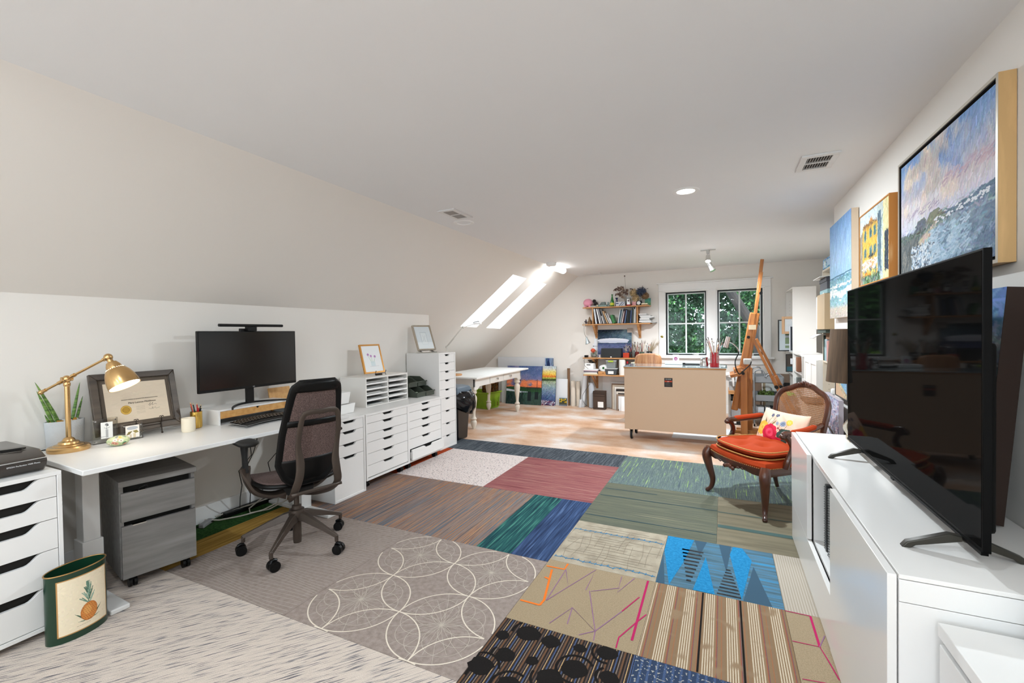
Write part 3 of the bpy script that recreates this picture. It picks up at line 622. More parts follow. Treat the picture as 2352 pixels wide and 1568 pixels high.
# ------------------------------------------------------------------ scanner
t = thing('flatbed_scanner', 'black flatbed scanner on the far left cabinet', 'scanner', (-2.86, .51, .745), R(90))
SCB = mat('scanner_black', '#37302b', .25, coat=.2); w, d = .42, .50
w = .50; g = G(); pr = [(.03, .0), (.0, .028), (-.008, .05), (.0, .068), (.07, .098), (.44, .10), (.47, .08), (.47, 0)]
g.at(Matrix.Translation((-.06, 0, 0))); g.prism([(a, b) for a, b in pr], 'x', 0, w-.02); g.build('body', SCB, t, bevel=.008, seg=3)
g = G(); g.at(Matrix.Translation((-.06, 0, 0))); g.bx(0.004, -.009, .0635, w-.024, .003, .068); g.build('trim_strip', CHROME, t)
g = G(); g.at(Matrix.Translation((-.06, 0, 0))); g.bx(.02, -.011, .036, .27, -.002, .062); q = g.build('button_panel', mat('panel_black', '#0c0c0c', .15), t)
for k in range(4): g = G(); g.at(Matrix.Translation((-.06, 0, 0))); g.bx(.06+.055*k, -.013, .042, .09+.055*k, -.01, .052); g.build('button', STEEL, q)
text('EPSON', .018, mat('print_white', '#dcdcdc', .5), t, (.23, .018, .0765), (R(23), 0, 0), sx=1.3)
text('EPSON Perfection V600 Photo', .0085, MC['print_white'], t, (.34, -.0088, .047), (R(90), 0, 0))
g = G(); g.tube([(.10, .2, .104), (.22, .16, .106), (.33, .12, .104), (.38, .10, .106), (.36, .08, .105), (.2, .1, .104), (.05, .12, .104)], .004, 6)
g.tube([(.05, .2, .104), (.06, .25, .17), (.12, .27, .19), (.16, .24, .17), (.13, .2, .14), (.02, .18, .11)], .0035, 6)
tag(g.build('cable', BLK), 'black cable coiled on top of the scanner', 'cable'); place(bpy.data.objects['cable'], (-2.86, .51, .745), R(90))

# ------------------------------------------------------------------ brass lamp
L0 = Vector((-3.265, 1.15, .745))
t = thing('desk_lamp', 'brushed brass desk lamp with bell shade, switched on', 'desk lamp', L0)
g = G(); g.lathe([(.001, 0), (.086, 0), (.089, .006), (.089, .021), (.083, .028), (.066, .031), (.062, .036), (.046, .040), (.042, .05), (.028, .056), (.022, .068), (.014, .074), (.001, .074)], 48); g.build('base', BRASS, t)
g = G(); g.cyl((0, 0, .07), (0, 0, .375), .0115, n=20); g.lathe([(.013, .355), (.015, .36), (.015, .372), (.012, .378)], 20); g.build('pole', BRASS, t)
J = Vector((0, 0, .395)); AD = Vector((.28, .15, .165)).normalized()
g = G(); g.ball(J, .02); g.cyl(J+Vector((.0, -.024, 0)), J+Vector((0, .024, 0)), .012); g.build('joint', BRASS, t)
tail, head = J - AD*.155, J + AD*.25
g = G(); g.cyl(tail, head, .0065, n=12); g.ball(tail, .013); g.cyl(tail, tail+AD*.03, .009); g.cyl(J+AD*.03, J+AD*.05, .010); g.cyl(J-AD*.05, J-AD*.03, .010); g.cyl(head-AD*.03, head-AD*.012, .010); g.build('arm', BRASS, t)
g = G(); g.ball(head, .021); g.build('head_joint', BRASS, t)
sd = Vector((.42, .22, -.88)).normalized(); q = sd.to_track_quat('Z', 'Y').to_matrix().to_4x4(); q.translation = head
g = G(); g.at(q); prof = [(.012, .01), (.014, .03), (.024, .034), (.034, .055), (.036, .072), (.046, .078), (.058, .10), (.068, .13), (.0725, .16), (.0735, .18)]
g.lathe(prof + [(r-.0022, z) for r, z in prof[::-1]], 48, cap=False); q2 = g.build('shade', BRASS, t)
g = G(); g.at(q); g.lathe([(.0695, .1785), (.04, .177), (.001, .177)], 32, cap=False); g.build('bulb', mat('warm_bulb', '#ffffff', .4, emit='#fff1dc', es=9), t)
g = G(); g.at(q)
for k in range(26): a = 2*PI*k/26; g.ball((.0405*math.cos(a), .0405*math.sin(a), .0748), .0024, 6, k=4)
g.build('vent_holes', mat('vent_glow', '#ffffff', .5, emit='#ffe2b0', es=4), q2)
bl = bpy.data.lights.new('desk_lamp_light', 'AREA'); bl.shape = 'DISK'; bl.size = .12; bl.energy = .35; bl.color = (1, .9, .75)
bo = bpy.data.objects.new('desk_lamp_light', bl); COL.objects.link(bo); bo.location = L0 + head + sd*.185; bo.rotation_euler = sd.to_track_quat('-Z', 'Y').to_euler()
g = G(); g.tube([(-.085, -.01, .004), (-.12, -.05, .004), (-.14, -.12, .004)], .0028, 6); g.build('cord', BLK, t)
# ------------------------------------------------------------------ planter with cylindrical snake plants
t = thing('potted_snake_plant', 'oval pale concrete planter with spiky snake plants behind the brass lamp', 'plant', (-3.405, 1.185, .745), R(88)); t.scale = (.88, .8, .92)
CONC = mat('pale_concrete', '#c9cbcc', .85, var=.06, vs=30, bump=.5, bs=160)
def ov2(a, b, z, n=40): return [(a*math.cos(2*PI*j/n), b*math.sin(2*PI*j/n), z) for j in range(n)]
g = G(); g.ring([ov2(.088, .058, 0), ov2(.09, .06, .01), ov2(.098, .066, .165), ov2(.092, .06, .165), ov2(.088, .056, .13)]); g.build('pot', CONC, t)
g = G(); rg = random.Random(2)
for k in range(26): g.ball((rg.uniform(-.075, .075), rg.uniform(-.04, .04), .155+rg.uniform(0, .012)), (rg.uniform(.01, .02), rg.uniform(.008, .014), .009), 7, rg.choice([0, 0, 1, 2]), 5)
g.build('pebbles', [mat('moss_ochre', '#a97a30', .9, bump=1, bs=100), mat('pebble_white', '#d9d9d6', .6), mat('pebble_dark', '#3a3c42', .6)], t)
SNK = grain('snake_leaf', [(.35, '#2f4a22'), (.5, '#5d8338'), (.62, '#86a552')], (2, 2, 60), 1, .5, bump=.05)
for (x0, y0), (dx, dy), ln, r0 in (((-.055, 0), (-.07, .0), .215, .013), ((-.025, .015), (-.10, .01), .27, .014), ((.035, .0), (.045, .0), .25, .012), ((.06, .01), (.035, .0), .155, .010), ((-.07, .01), (-.02, 0), .06, .008), ((-.045, -.02), (-.035, 0), .15, .006)):
    g = G(); g.tube([(x0+dx*s, y0+dy*s, .155+ln*s*(1-.05*s)) for s in (0, .25, .5, .75, .92, 1)], [r0*.65, r0*.8, r0*.66, r0*.48, r0*.22, .0008], 9); g.build('leaf', SNK, t)
# ------------------------------------------------------------------ certificate on an easel
tilt = R(-14)
t = thing('framed_certificate', 'framed certificate with gold seal in a dark carved frame', 'picture', (-3.31, 1.285, .78), rot=(tilt, 0, R(88)))
FR = grain('dark_frame', [(.3, '#3a3029'), (.5, '#51463c'), (.7, '#645749')], (3, 20, 20), 1, .4, bump=.15)
w, h, fw = .445, .375, .042; g = G()
for q in (((0, 0), (w, 0), (w-fw, fw), (fw, fw)), ((0, h), (fw, h-fw), (w-fw, h-fw), (w, h)), ((0, 0), (fw, fw), (fw, h-fw), (0, h)), ((w, 0), (w, h), (w-fw, h-fw), (w-fw, fw))): g.prism(q, 'y', -.012, .012)
q2 = g.build('frame', FR, t, bevel=.003); g = G()
for k in range(60):
    u = fw-.006 + (w-2*fw+.012)*k/59
    for z in (fw-.004, h-fw+.004): g.ball((u, -.013, z), .0032, 6, k=4)
for k in range(46):
    u = fw-.006 + (h-2*fw+.012)*k/45
    for x in (fw-.004, w-fw+.004): g.ball((x, -.013, u), .0032, 6, k=4)
g.build('beading', mat('beading_dark', '#33291f', .45), q2)
g = G(); g.bx(fw-.01, -.004, fw-.01, w-fw+.01, .008, h-fw+.01); g.build('mat_board', mat('mat_taupe', '#5d5247', .8), t)
cv = Cv(300, 220, '#dccbb4', 6); cv.strokes(300, .1, .03, 0, .3, .008)
cv.ell(.30, .30, .085, .115, '#b98a2e'); cv.ell(.30, .30, .075, .10, '#d9b45a'); cv.ell(.30, .30, .062, .082, '#a9812f')
for k in range(5): cv.line(.26, .25+.025*k, .34, .25+.025*k, .008, '#c9a44c')
for k in range(9): cv.line(.46, .36-.022*k, .60, .36-.022*k, .004, '#b3a48e')
cv.rect(.28, .0, .72, .0, '#000000')
pts = [(.66, .36), (.70, .42), (.68, .34), (.74, .42), (.72, .35), (.78, .38), (.80, .36)]
for a, b in zip(pts, pts[1:]): cv.line(*a, *b, .006, '#3a342c')
pts = [(.66, .27), (.70, .25), (.73, .30), (.72, .25), (.77, .29), (.78, .25), (.84, .27)]
for a, b in zip(pts, pts[1:]): cv.line(*a, *b, .005, '#4a443a')
q = picture('certificate_paper', cv, .325, .245, t, y=-.0065, x0=.06, z0=.066, mt=PRINT)
INK = mat('ink', '#4a423a', .8)
text('NATIONAL COUNCIL OF ARCHITECTURAL REGISTRATION BOARDS', .0062, INK, q, (.235, -.0072, .202), (R(90), 0, 0))
text('Mary Lennox Middleton', .015, INK, q, (.245, -.0072, .180), (R(90), 0, 0))
IRON = mat('dark_iron', '#3a322c', .45, metal=.6)
t = thing('display_easel', 'small dark iron easel under the framed certificate', 'easel', (-3.335, 1.55, .745), R(88))
g = G()
for x in (-.075, .06):
    g.tube([(x, -.055, .003), (x, -.05, .03), (x, -.042, .07), (x, -.05, .085), (x, -.05, .10)], .0035, 8); g.ball((x, -.055, .006), .006); g.tube([(x-.012, -.05, .108), (x-.004, -.05, .113), (x, -.05, .105), (x+.004, -.05, .113), (x+.012, -.05, .108)], .0028, 6)
g.cyl((-.075, -.04, .06), (.06, -.04, .06), .003); g.cyl((-.0, -.04, .06), (-.0, .09, .003), .003)
g.build('stand', IRON, t)
# ------------------------------------------------------------------ acrylic block frames, painted stone, candle, pen cup
def acrylic(label, loc, rz, w, h, dth, cvs, pw, ph, px, pz):
    t = thing('acrylic_photo_block', label, 'picture frame', loc, rz)
    for y in (0, dth/2+.001): g = G(); g.bx(0, y, 0, w, y+dth/2-.001, h); g.build('block', ACRYL, t, bevel=.0012)
    g = G()
    for x, z in ((.012, .012), (w-.012, .012), (.012, h-.012), (w-.012, h-.012)): g.cyl((x, -.003, z), (x, dth+.002, z), .004)
    g.build('magnet', CHROME, t); picture('print', cvs, pw, ph, t, y=-.0008, x0=px, z0=pz, mt=PRINT); return t
cv = Cv(70, 100, '#f4f3ef'); cv.rect(.4, .05, .62, .55, '#b9b9b9'); cv.rect(.0, .1, .4, .14, '#c9c9c9'); cv.line(.5, .55, .5, .8, .012, '#555555'); cv.ell(.5, .85, .14, .07, '#8d8d8d'); cv.ell(.58, .80, .08, .05, '#6a6a6a'); cv.line(.3, .66, .5, .6, .02, '#777777'); cv.line(.5, .6, .75, .68, .02, '#777777')
acrylic('taller clear acrylic frame with grey flower print', (-3.285, 1.262, .745), R(86), .115, .145, .025, cv, .055, .095, .035, .028)
cv = Cv(80, 70, '#f3ece2'); cv.ell(.5, .78, .4, .14, '#b9bcc0'); cv.poly([(.5, .55), (.2, .5), (.05, .25), (.3, .3)], '#8a7b4b'); cv.poly([(.5, .55), (.8, .6), (.95, .4), (.7, .35)], '#9a8a52'); cv.rect(.3, 0, .42, .3, '#d8c6ac'); cv.rect(.55, 0, .72, .35, '#e0cfae')
acrylic('smaller clear acrylic frame with olive leaf print', (-3.24, 1.378, .745), R(86), .105, .098, .022, cv, .068, .075, .018, .012)
def stone(u, v):
    th, ph = u*2*PI, (v-.5)*PI; r = 1 + .03*np.sin(3*th)
    return np.stack([.052*r*np.cos(th)*np.cos(ph), .034*r*np.sin(th)*np.cos(ph), .029 + .029*np.sin(ph)], -1)
cv = Cv(120, 60, '#b9c79a', 3); cv.strokes(500, .05, .04, 0, 2, .06)
for k in range(26): x, y = cv.rg.rand(2); c = ['#e6dfc4', '#e0b33a', '#4d5a78', '#d99a86', '#f0ead8', '#3a7a5a'][k % 6]; cv.ell(x, .15+.75*y, .035, .09, c); cv.ell(x, .15+.75*y, .012, .03, '#7a5a2a')
cv.rect(0, .58, 1, 1, '#f0e3c6', .35)
o = picture('painted_stone', cv, 1, 1, None, fn=stone, mt=vcol('stone_paint', .45, bump=.3)); tag(o, 'flower-painted stone in front of the acrylic frames', 'stone'); place(o, (-3.13, 1.315, .745), R(80))
g = G(); g.lathe([(.001, 0), (.034, 0), (.037, .004), (.0385, .02), (.0385, .088), (.036, .09), (.0345, .086), (.0345, .07), (.001, .069)], 32)
tag(g.build('candle_jar', mat('cream_ceramic', '#eadfc9', .45)), 'cream candle jar in front of the gold pen cup', 'candle'); place(bpy.data.objects['candle_jar'], (-3.16, 1.70, .745))
t = thing('pen_cup', 'hammered gold cup full of pens, beside the candle', 'pen cup', (-3.235, 1.79, .745))
g = G(); g.lathe([(.001, 0), (.026, 0), (.032, .004), (.0345, .012), (.0345, .112), (.0325, .112), (.0325, .01), (.001, .01)], 32); g.build('cup', GOLD, t)
rg = random.Random(4)
for k in range(9):
    a = k*.75; c = ['#b3262b', '#1d1f22', '#1d1f22', '#a03030', '#6aa3b5', '#1d1f22', '#c5553a', '#222222', '#b3262b'][k]; tp = (.030*math.cos(a), .030*math.sin(a), .13+rg.uniform(0, .042)); g = G()
    g.tube([(.012*math.cos(a+2), .012*math.sin(a+2), .012), tp], .0036, 8); g.tube([tp, (tp[0]*1.03, tp[1]*1.03, tp[2]+.007)], .0037, 8, 1); o = g.build('pen', [mat('pen_'+c, c, .3), mat('ferrule', '#cbb28a', .4)]); o.location = (-3.235, 1.79, .745)
    tag(o, 'assorted pens and pencils standing in the gold cup', 'pen', 'pens in the gold cup')
# ------------------------------------------------------------------ monitor riser, monitor, light bar, keyboard
t = thing('monitor_riser', 'white monitor stand with a bamboo drawer', 'monitor stand', (-3.155, 1.89, .745), R(90))
g = G(); g.bx(0, 0, .095, .58, .24, .107); g.bx(0, 0, 0, .012, .24, .095); g.bx(.568, 0, 0, .58, .24, .095); g.bx(.012, .22, 0, .568, .23, .095); g.build('shell', LAC, t, bevel=.001)
g = G(); P = [(.014, .045), (.566, .045), (.566, .094)] + [(.29+.012*math.cos(a), .094-.014*math.sin(a)) for a in np.linspace(0, PI, 9)] + [(.014, .094)]; g.prism(P, 'y', .002, .014); g.build('drawer', BAMB, t, bevel=.0008)
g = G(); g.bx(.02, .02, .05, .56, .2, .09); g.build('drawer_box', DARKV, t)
MT = thing('monitor', 'wide black desktop monitor on a black arc stand', 'monitor', (-3.24, 2.19, .852), R(90))
w, h = .765, .43; g = G(); g.bx(-w/2, -.012, .12, w/2, .012, .12+h); g.bx(-.2, .012, .2, .2, .04, .45); g.build('housing', BLK, MT, bevel=.003)
g = G(); g.bx(-w/2+.006, -.0135, .12+.02, w/2-.006, -.012, .12+h-.006); g.build('screen', mat('screen_off', '#070708', .16, spec=.5), MT)
text('LG', .012, mat('logo_grey', '#b9b9b9', .4), MT, (.01, -.0135, .13), (R(90), 0, 0))
g = G(); g.bx(-.03, .015, .006, .03, .035, .28); g.build('neck', BLK, MT, bevel=.003)
g = G(); g.ring([[(x, -.16+.20*(1-(x/.25)**2)-hw, 0), (x, -.16+.20*(1-(x/.25)**2)+hw, 0), (x, -.16+.20*(1-(x/.25)**2)+hw, .012), (x, -.16+.20*(1-(x/.25)**2)-hw, .012)] for x in np.linspace(-.25, .25, 21) for hw in (.011,)]); g.T = Matrix(); g.build('base', BLK, MT, bevel=.002)
t = thing('monitor_light_bar', 'slim black light bar clipped on top of the monitor', 'lamp', (-3.24, 2.19, 1.402), R(90))
g = G(); g.tube([(-.25, -.03, .042), (.25, -.03, .042)], .0105, 14); g.build('bar', BLK, t); g = G(); g.bx(-.035, -.03, .0, .035, .01, .035); g.bx(-.07, .006, .0, -.03, .03, .02); g.build('clip', BLK, t, bevel=.003)
t = thing('keyboard', 'black ergonomic keyboard with a wrist rest, on the desk', 'keyboard', (-2.97, 2.14, .7465), R(88))
g = G(); n = 24
def kb(u, v): x = (u-.5)*.46; return (x, v*.21-.06-.10*(x/.23)**2*(.4)+.03*math.cos(x*9)*0, .012+.012*math.cos((u-.5)*2.4)*(.4+.6*v))
g.surf(kb, n, 8); g.surf(lambda u, v: (kb(u, v)[0], kb(u, v)[1], .0005), n, 8, flip=True); g.build('base', mat('silver_edge', '#8d8d8c', .4), t, solid=.002)
g = G(); g.surf(lambda u, v: (kb(.01+.98*u, .01+.33*v)[0], kb(.01+.98*u, .01+.33*v)[1], kb(u, .33*v)[2]+.0035), n, 4); g.build('wrist_rest', BLKM, t, solid=.003)
g = G()
for r_ in range(5):
    for c_ in range(17):
        u, v = .03+.055*c_+(.01 if r_ % 2 else 0), .40+.115*r_; x, y, z = kb(u, v); s_ = .0098; g.bx(x-s_, y-.0095, z+.002, x+s_, y+.0095, z+.009, 0)
        g.bx(x-.002, y-.003, z+.009, x+.002, y+.004, z+.0093, 1)
tag(g.build('keys', [BLK, MC['print_white']], t, bevel=.001), kind='stuff')
t = thing('bamboo_board', 'bamboo tablet board leaning behind the office chair', 'board', (-3.36, 2.44, .745), rot=(R(-12), 0, R(90)))
g = G(); g.bx(0, 0, 0, .20, .012, .19); g.build('panel', BAMB, t, bevel=.002)
# ------------------------------------------------------------------ cables, power strip, adapter
WC = mat('cable_cream', '#b9b3a8', .5)
g = G(); g.tube([(-3.42, 1.93, .03), (-3.36, 2.0, .012), (-3.30, 2.12, .006), (-3.22, 2.24, .02), (-3.18, 2.34, .05), (-3.24, 2.40, .09), (-3.34, 2.33, .07), (-3.35, 2.22, .02), (-3.28, 2.18, .01), (-3.2, 2.28, .015), (-3.16, 2.40, .05), (-3.22, 2.46, .1), (-3.36, 2.3, .04), (-3.4, 2.1, .03), (-3.41, 2.0, .03)], .0055, 8); tag(g.build('extension_cord', WC), 'cream extension cord looped on the floor under the desk', 'cord')
g = G(); g.bx(-.02, -.06, 0, .02, .06, .03); tag(g.build('power_adapter', mat('adapter_grey', '#8f8f8f', .5), bevel=.008), 'grey power adapter on the green carpet by the baseboard', 'adapter'); place(bpy.data.objects['power_adapter'], (-3.385, 1.92, .001), R(30))
g = G(); g.bx(-.03, -.20, 0, .03, .20, .035); tag(g.build('power_strip', BLK, bevel=.005), 'black power strip along the baseboard under the desk', 'power strip'); place(bpy.data.objects['power_strip'], (-3.40, 2.25, .001))
g = G()
for a, b, c_ in ((2.02, 2.12, .02), (2.07, 2.2, -.03), (2.25, 2.3, .03)): g.tube([(-3.0, a, .722), (-3.05, a+.02, .60), (-3.12+c_, a+.06, .5), (-3.2, a+.03, .38), (-3.25+c_, a+.07, .26), (-3.30, b, .15), (-3.37, b+.04, .045)], .003, 6)
g.tube([(-3.40, 1.62, .006), (-3.39, 1.8, .006), (-3.38, 2.05, .02)], .004, 6); g.build('hanging_cables', BLK); tag(bpy.data.objects['hanging_cables'], 'thin black cables hanging down behind the desk', 'cable')

# ------------------------------------------------------------------ office chair
BRZ = mat('bronze_plastic', '#4a4039', .33, metal=.35, var=.05)
FAB = grain('mesh_fabric', [(.35, '#3a2c2a'), (.5, '#5c4945'), (.65, '#7d6860')], (1, 1, 1), 330, .9, detail=2, bump=.6)
CH = thing('office_chair', 'black and bronze mesh office chair on casters at the desk', 'office chair', (-2.49, 1.965, 0), R(73.7))
g = G(); g.lathe([(.001, .03), (.024, .03), (.026, .05), (.026, .19), (.045, .195), (.05, .215), (.045, .245), (.03, .25), (.028, .27), (.016, .275), (.016, .38), (.001, .38)], 24); g.build('gas_column', BRZ, CH)
for wa in (223, 295, 7, 79, 151):
    a = R(wa - 73.7); M = Matrix.Rotation(a, 4, 'Z'); g = G(); g.at(M)
    g.ring([[(r, -w_, z-hh), (r, w_, z-hh), (r, w_*.6, z), (r, -w_*.6, z)] for r, w_, z, hh in ((.02, .03, .235, .05), (.08, .026, .222, .045), (.2, .018, .17, .03), (.30, .012, .125, .022), (.315, .012, .118, .025))]); g.cyl((.308, 0, .075), (.308, 0, .115), .0115, n=12)
    q = g.build('base_leg', BRZ, CH, bevel=.002)
    g = G(); g.at(M @ Matrix.Translation((.308, 0, 0)) @ Matrix.Rotation(R(wa*1.7), 4, 'Z'))
    for s_ in (-1, 1): g.cyl((.012, s_*.005, .03), (.012, s_*.026, .03), .0305, n=24); g.cyl((.012, s_*.026, .03), (.012, s_*.028, .03), .02, n=16)
    g.bx(-.012, -.005, .03, .02, .005, .055); g.tube([(-.008, 0, .05), (0, 0, .066), (.015, 0, .068), (.03, 0, .06)], .014, 8, flat=.5); g.build('caster', BLK, q)
g = G(); g.ring([[(-.05, -.13, .37), (.05, -.13, .37), (.06, -.13, .415), (-.06, -.13, .415)], [(-.06, -.05, .345), (.06, -.05, .345), (.085, -.05, .42), (-.085, -.05, .42)], [(-.06, .08, .36), (.06, .08, .36), (.08, .08, .42), (-.08, .08, .42)], [(-.04, .15, .385), (.04, .15, .385), (.05, .15, .42), (-.05, .15, .42)]]); g.build('mechanism', BLKM, CH, bevel=.008)
def seat(z0, k=1.0, dz=0):
    def fn(u, v):
        x = (u-.5)*2; y = (v-.5)*2; e = 3.2; r = (abs(x)**e + abs(y)**e)**(1/e) or 1e-6; mxx = max(abs(x), abs(y)); s_ = mxx/r if r > 0 else 0
        X, Y = x*s_*.245*k, y*s_*.25*k + .075
        return (X, Y, z0 + dz + .02*(X/.24)**2 - .03*max(0, (Y-.18)/.12)**2 + .01*max(0, (-Y-.08)/.1))
    return fn
g = G(); g.surf(seat(.455), 20, 20); g.build('seat_pan', BLK, CH, solid=.022)
g = G(); g.surf(seat(.462, .93), 20, 20); g.build('seat', FAB, CH, solid=.008)
# back: outline half width by height, depth by height
def hwid(z): t_ = (z-.47)/.63; return np.interp(t_, [0, .06, .2, .5, .85, .95, 1.0], [.085, .14, .182, .175, .148, .135, .10])
def yb(z): return -.20 - .16*((z-.47)/.63)**1.1
def backsurf(z0, z1, k, off=0, cr=.05, inset=0):
    def fn(u, v):
        z = z0 + (z1-z0)*v; x = (u-.5)*2*(hwid(z)-inset)*k; return (x, yb(z) + off + cr*(x/.2)**2, z)
    return fn
zs = list(np.linspace(.475, 1.09, 30)); loop = [(hwid(z), z) for z in zs] + [(-hwid(z), z) for z in zs[::-1]]
g = G(); g.tube([(x*.93, yb(z)+.05*(x/.2)**2, z-.012*(z > 1.05)) for x, z in loop], [(.014, .026)]*len(loop), 8, closed=True, upv=(0, 1, 0)); g.build('back_frame', BLK, CH)
g = G(); g.surf(backsurf(.60, 1.08, 1, -.002, inset=.01), 16, 24); g.build('back_mesh', FAB, CH, solid=.004)
g = G(); g.surf(backsurf(.475, .62, 1, -.004), 16, 8); g.build('lower_shell', BLK, CH, solid=.012)
g = G(); g.surf(backsurf(1.03, 1.088, .96, -.010), 14, 4); g.build('back_band', BLK, CH, solid=.008); g = G(); g.surf(backsurf(.825, .86, .97, -.008), 14, 2); g.build('back_band', BLK, CH, solid=.008)
# rear bronze support loop
P = [(-.02, -.02, .36), (-.07, -.12, .365), (-.115, -.23, .40), (-.128, -.30, .46), (-.112, -.325, .54), (-.105, -.325, .62), (-.116, -.33, .72), (-.115, -.355, .82), (-.10, -.37, .90), (-.06, -.378, .918)]
loop = P + [(0, -.385, .917)] + [(-x, y, z) for x, y, z in P[::-1]]
rr = [(.011, .027)]*3 + [(.009, .025)]*3 + [(.007, .016)]*5 + [(.007, .016)]*4 + [(.009, .025)]*3 + [(.011, .027)]*3
def smoothpath(P, n=4):
    P = [Vector(p) for p in P]; o = []
    for i in range(len(P)-1):
        p0, p1, p2, p3 = P[max(i-1, 0)], P[i], P[i+1], P[min(i+2, len(P)-1)]
        for k in range(n):
            t = k/n; o.append(.5*((2*p1) + (p2-p0)*t + (2*p0-5*p1+4*p2-p3)*t*t + (3*p1-p0-3*p2+p3)*t*t*t))
    return o + [P[-1]]
sp = smoothpath(loop, 5); ri = [tuple(np.interp(i/len(sp)*(len(rr)-1), range(len(rr)), [q[k] for q in rr]) for k in (0, 1)) for i in range(len(sp))]
g = G(); g.tube(sp, ri, 10, upv=(0, 1, .12)); g.build('back_support', BRZ, CH)
g = G(); g.surf(lambda u, v: ((u-.5)*2*(.14+.01*v), -.235-.08*v+.0*u, .405+.03*v), 8, 4); g.build('rear_bridge', BRZ, CH, solid=.018)
for s_ in (-1, 1):
    g = G(); g.tube(smoothpath([(s_*.04, .03, .365), (s_*.13, .05, .36), (s_*.215, .06, .40), (s_*.26, .07, .48), (s_*.268, .075, .56)], 4), [(.022, .04)]*17, 10, upv=(0, 0, 1)); q = g.build('arm_post', BRZ, CH)
    g = G(); g.tube([(s_*.266, .073, .53), (s_*.268, .08, .62), (s_*.268, .085, .716)], [(.016, .034), (.014, .03), (.02, .05)], 10, upv=(1, 0, 0)); g.build('arm_stem', BLKM, q)
    g = G(); g.surf(lambda u, v, s_=s_: (s_*.265 + ((u-.5)*2)*.058*(1-.3*abs((v-.5)*2)**4), .09+(v-.5)*.275*(1-.12*abs((u-.5)*2)**3), .732-.012*abs((u-.5)*2)**3-.006*((v-.5)*2)**4), 10, 12); g.build('armrest', BLKM, CH, solid=.022)

# ------------------------------------------------------------------ things on the low cabinets
BIN = mat('bin_white', '#f1efec', .4)
def white_bin(label, loc, rz, w, d, h, hole=True):
    t = thing('storage_bin', label, 'storage bin', loc, rz, 'white bins beside the office chair'); g = G(); th = .004; f_ = .012
    def q(z, ins): e = f_*(z/h) - ins; return [(-e, -e, z), (w+e, -e, z), (w+e, d+e, z), (-e, d+e, z)]
    g.ring([q(0, 0), q(h, 0), q(h, th), q(.005, th)]); g.build('box', BIN, t, bevel=.002)
    if hole: g = G(); g.prism([(w+.0105+0*k, 0) for k in ()] or [(d/2-.035+.01, h-.03), (d/2+.035-.01, h-.03), (d/2+.035, h-.022), (d/2+.03, h-.015), (d/2-.03, h-.015), (d/2-.035, h-.022)], 'x', w+.0095, w+.0115); g.build('hand_hole', mat('hole_grey', '#9a9896', .6), t)
    return t
t = white_bin('white storage bin, lower of the two beside the letter tray', (-3.01, 2.60, .665), R(92), .40, .26, .085); t = white_bin('white storage bin, upper of the two, holding a black cord', (-3.03, 2.66, .752), R(92), .30, .20, .10)
g = G(); g.tube(smoothpath([(0, 0, 0), (.05, .03, .02), (.10, .0, .01), (.06, -.03, .02), (.02, .0, .025), (.08, .02, .03)]), .004, 6); o = tag(g.build('coiled_cord', BLK), 'black cord in the upper white bin', 'cord'); place(o, (-3.12, 2.84, .80), 0)
# letter tray organizer
LT = thing('letter_tray_organizer', 'white wooden letter tray with ten slots of papers', 'organizer', (-3.10, 3.235, .663), R(90.5))
w, d, h = .635, .33, .285; g = G(); g.bx(0, 0, h-.015, w, d, h); g.bx(0, 0, 0, w, d, .008)
for x in (0, w/2-.006, w-.012): g.bx(x, 0, .008, x+.012, d, h-.015)
g.bx(.012, d-.006, .008, w-.012, d, h-.015); g.build('case', SHELFW, LT, bevel=.001)
rg = random.Random(8); ORDS = ['lowest', 'second', 'third', 'fourth', 'fifth']
for c_ in range(2):
    for r_ in range(1, 5):
        x0 = .013 + c_*(w/2-.0); z = .008 + r_*.053; g = G(); g.bx(x0, .002, z, x0+w/2-.021, d-.01, z+.003); g.bx(x0, .0, z-.006, x0+w/2-.021, .004, z+.009); g.build('tray', BIN, LT)
    for r_ in range(5):
        x0 = .02 + c_*(w/2); z = .010 + r_*.053 + (.002 if r_ else 0); g = G()
        for q in range(3):
            a = R(rg.uniform(-5, 5)); g.at(Matrix.Translation((x0+.01+rg.uniform(0, .02), .03+rg.uniform(0, .03), z+.004*q)) @ Matrix.Rotation(a, 4, 'Z')); g.bx(0, 0, 0, .235, .25, .003, rg.choice([0, 0, 1, 2]))
        o = tag(g.build('paper_stack', [PAPER, mat('paper_grey', '#a4a2a0', .8), mat('paper_dark', '#5a5f60', .8)]), 'loose papers in the letter tray, %s column, %s slot from the bottom' % (('left', 'right')[c_], ORDS[r_]), 'paper', 'papers in the letter tray'); place(o, (-3.10, 3.235, .663), R(90.5))
# framed tulip picture on small easel
def framed(label, loc, rz, tl_, w, h, fw, fd, fm, cvs, name='framed_picture', mb=.0, glassy=False, cat='picture', mt=None, flat=.004):
    t = thing(name, label, cat, loc, rot=(tl_, 0, rz)); g = G()
    for q in (((0, 0), (w, 0), (w-fw, fw), (fw, fw)), ((0, h), (fw, h-fw), (w-fw, h-fw), (w, h)), ((0, 0), (fw, fw), (fw, h-fw), (0, h)), ((w, 0), (w, h), (w-fw, h-fw), (w-fw, fw))): g.prism(q, 'y', 0, fd)
    g.build('frame', fm, t, bevel=.0015); g = G(); g.bx(fw-.002, flat+.0015, fw-.002, w-fw+.002, flat+.005, h-fw+.002); g.build('backing', PAPER, t)
    picture('picture', cvs, w-2*fw-2*mb, h-2*fw-2*mb, t, y=flat, x0=fw+mb, z0=fw+mb, mt=mt or PRINT); return t
cv = Cv(100, 120, '#eef0f0', 2)
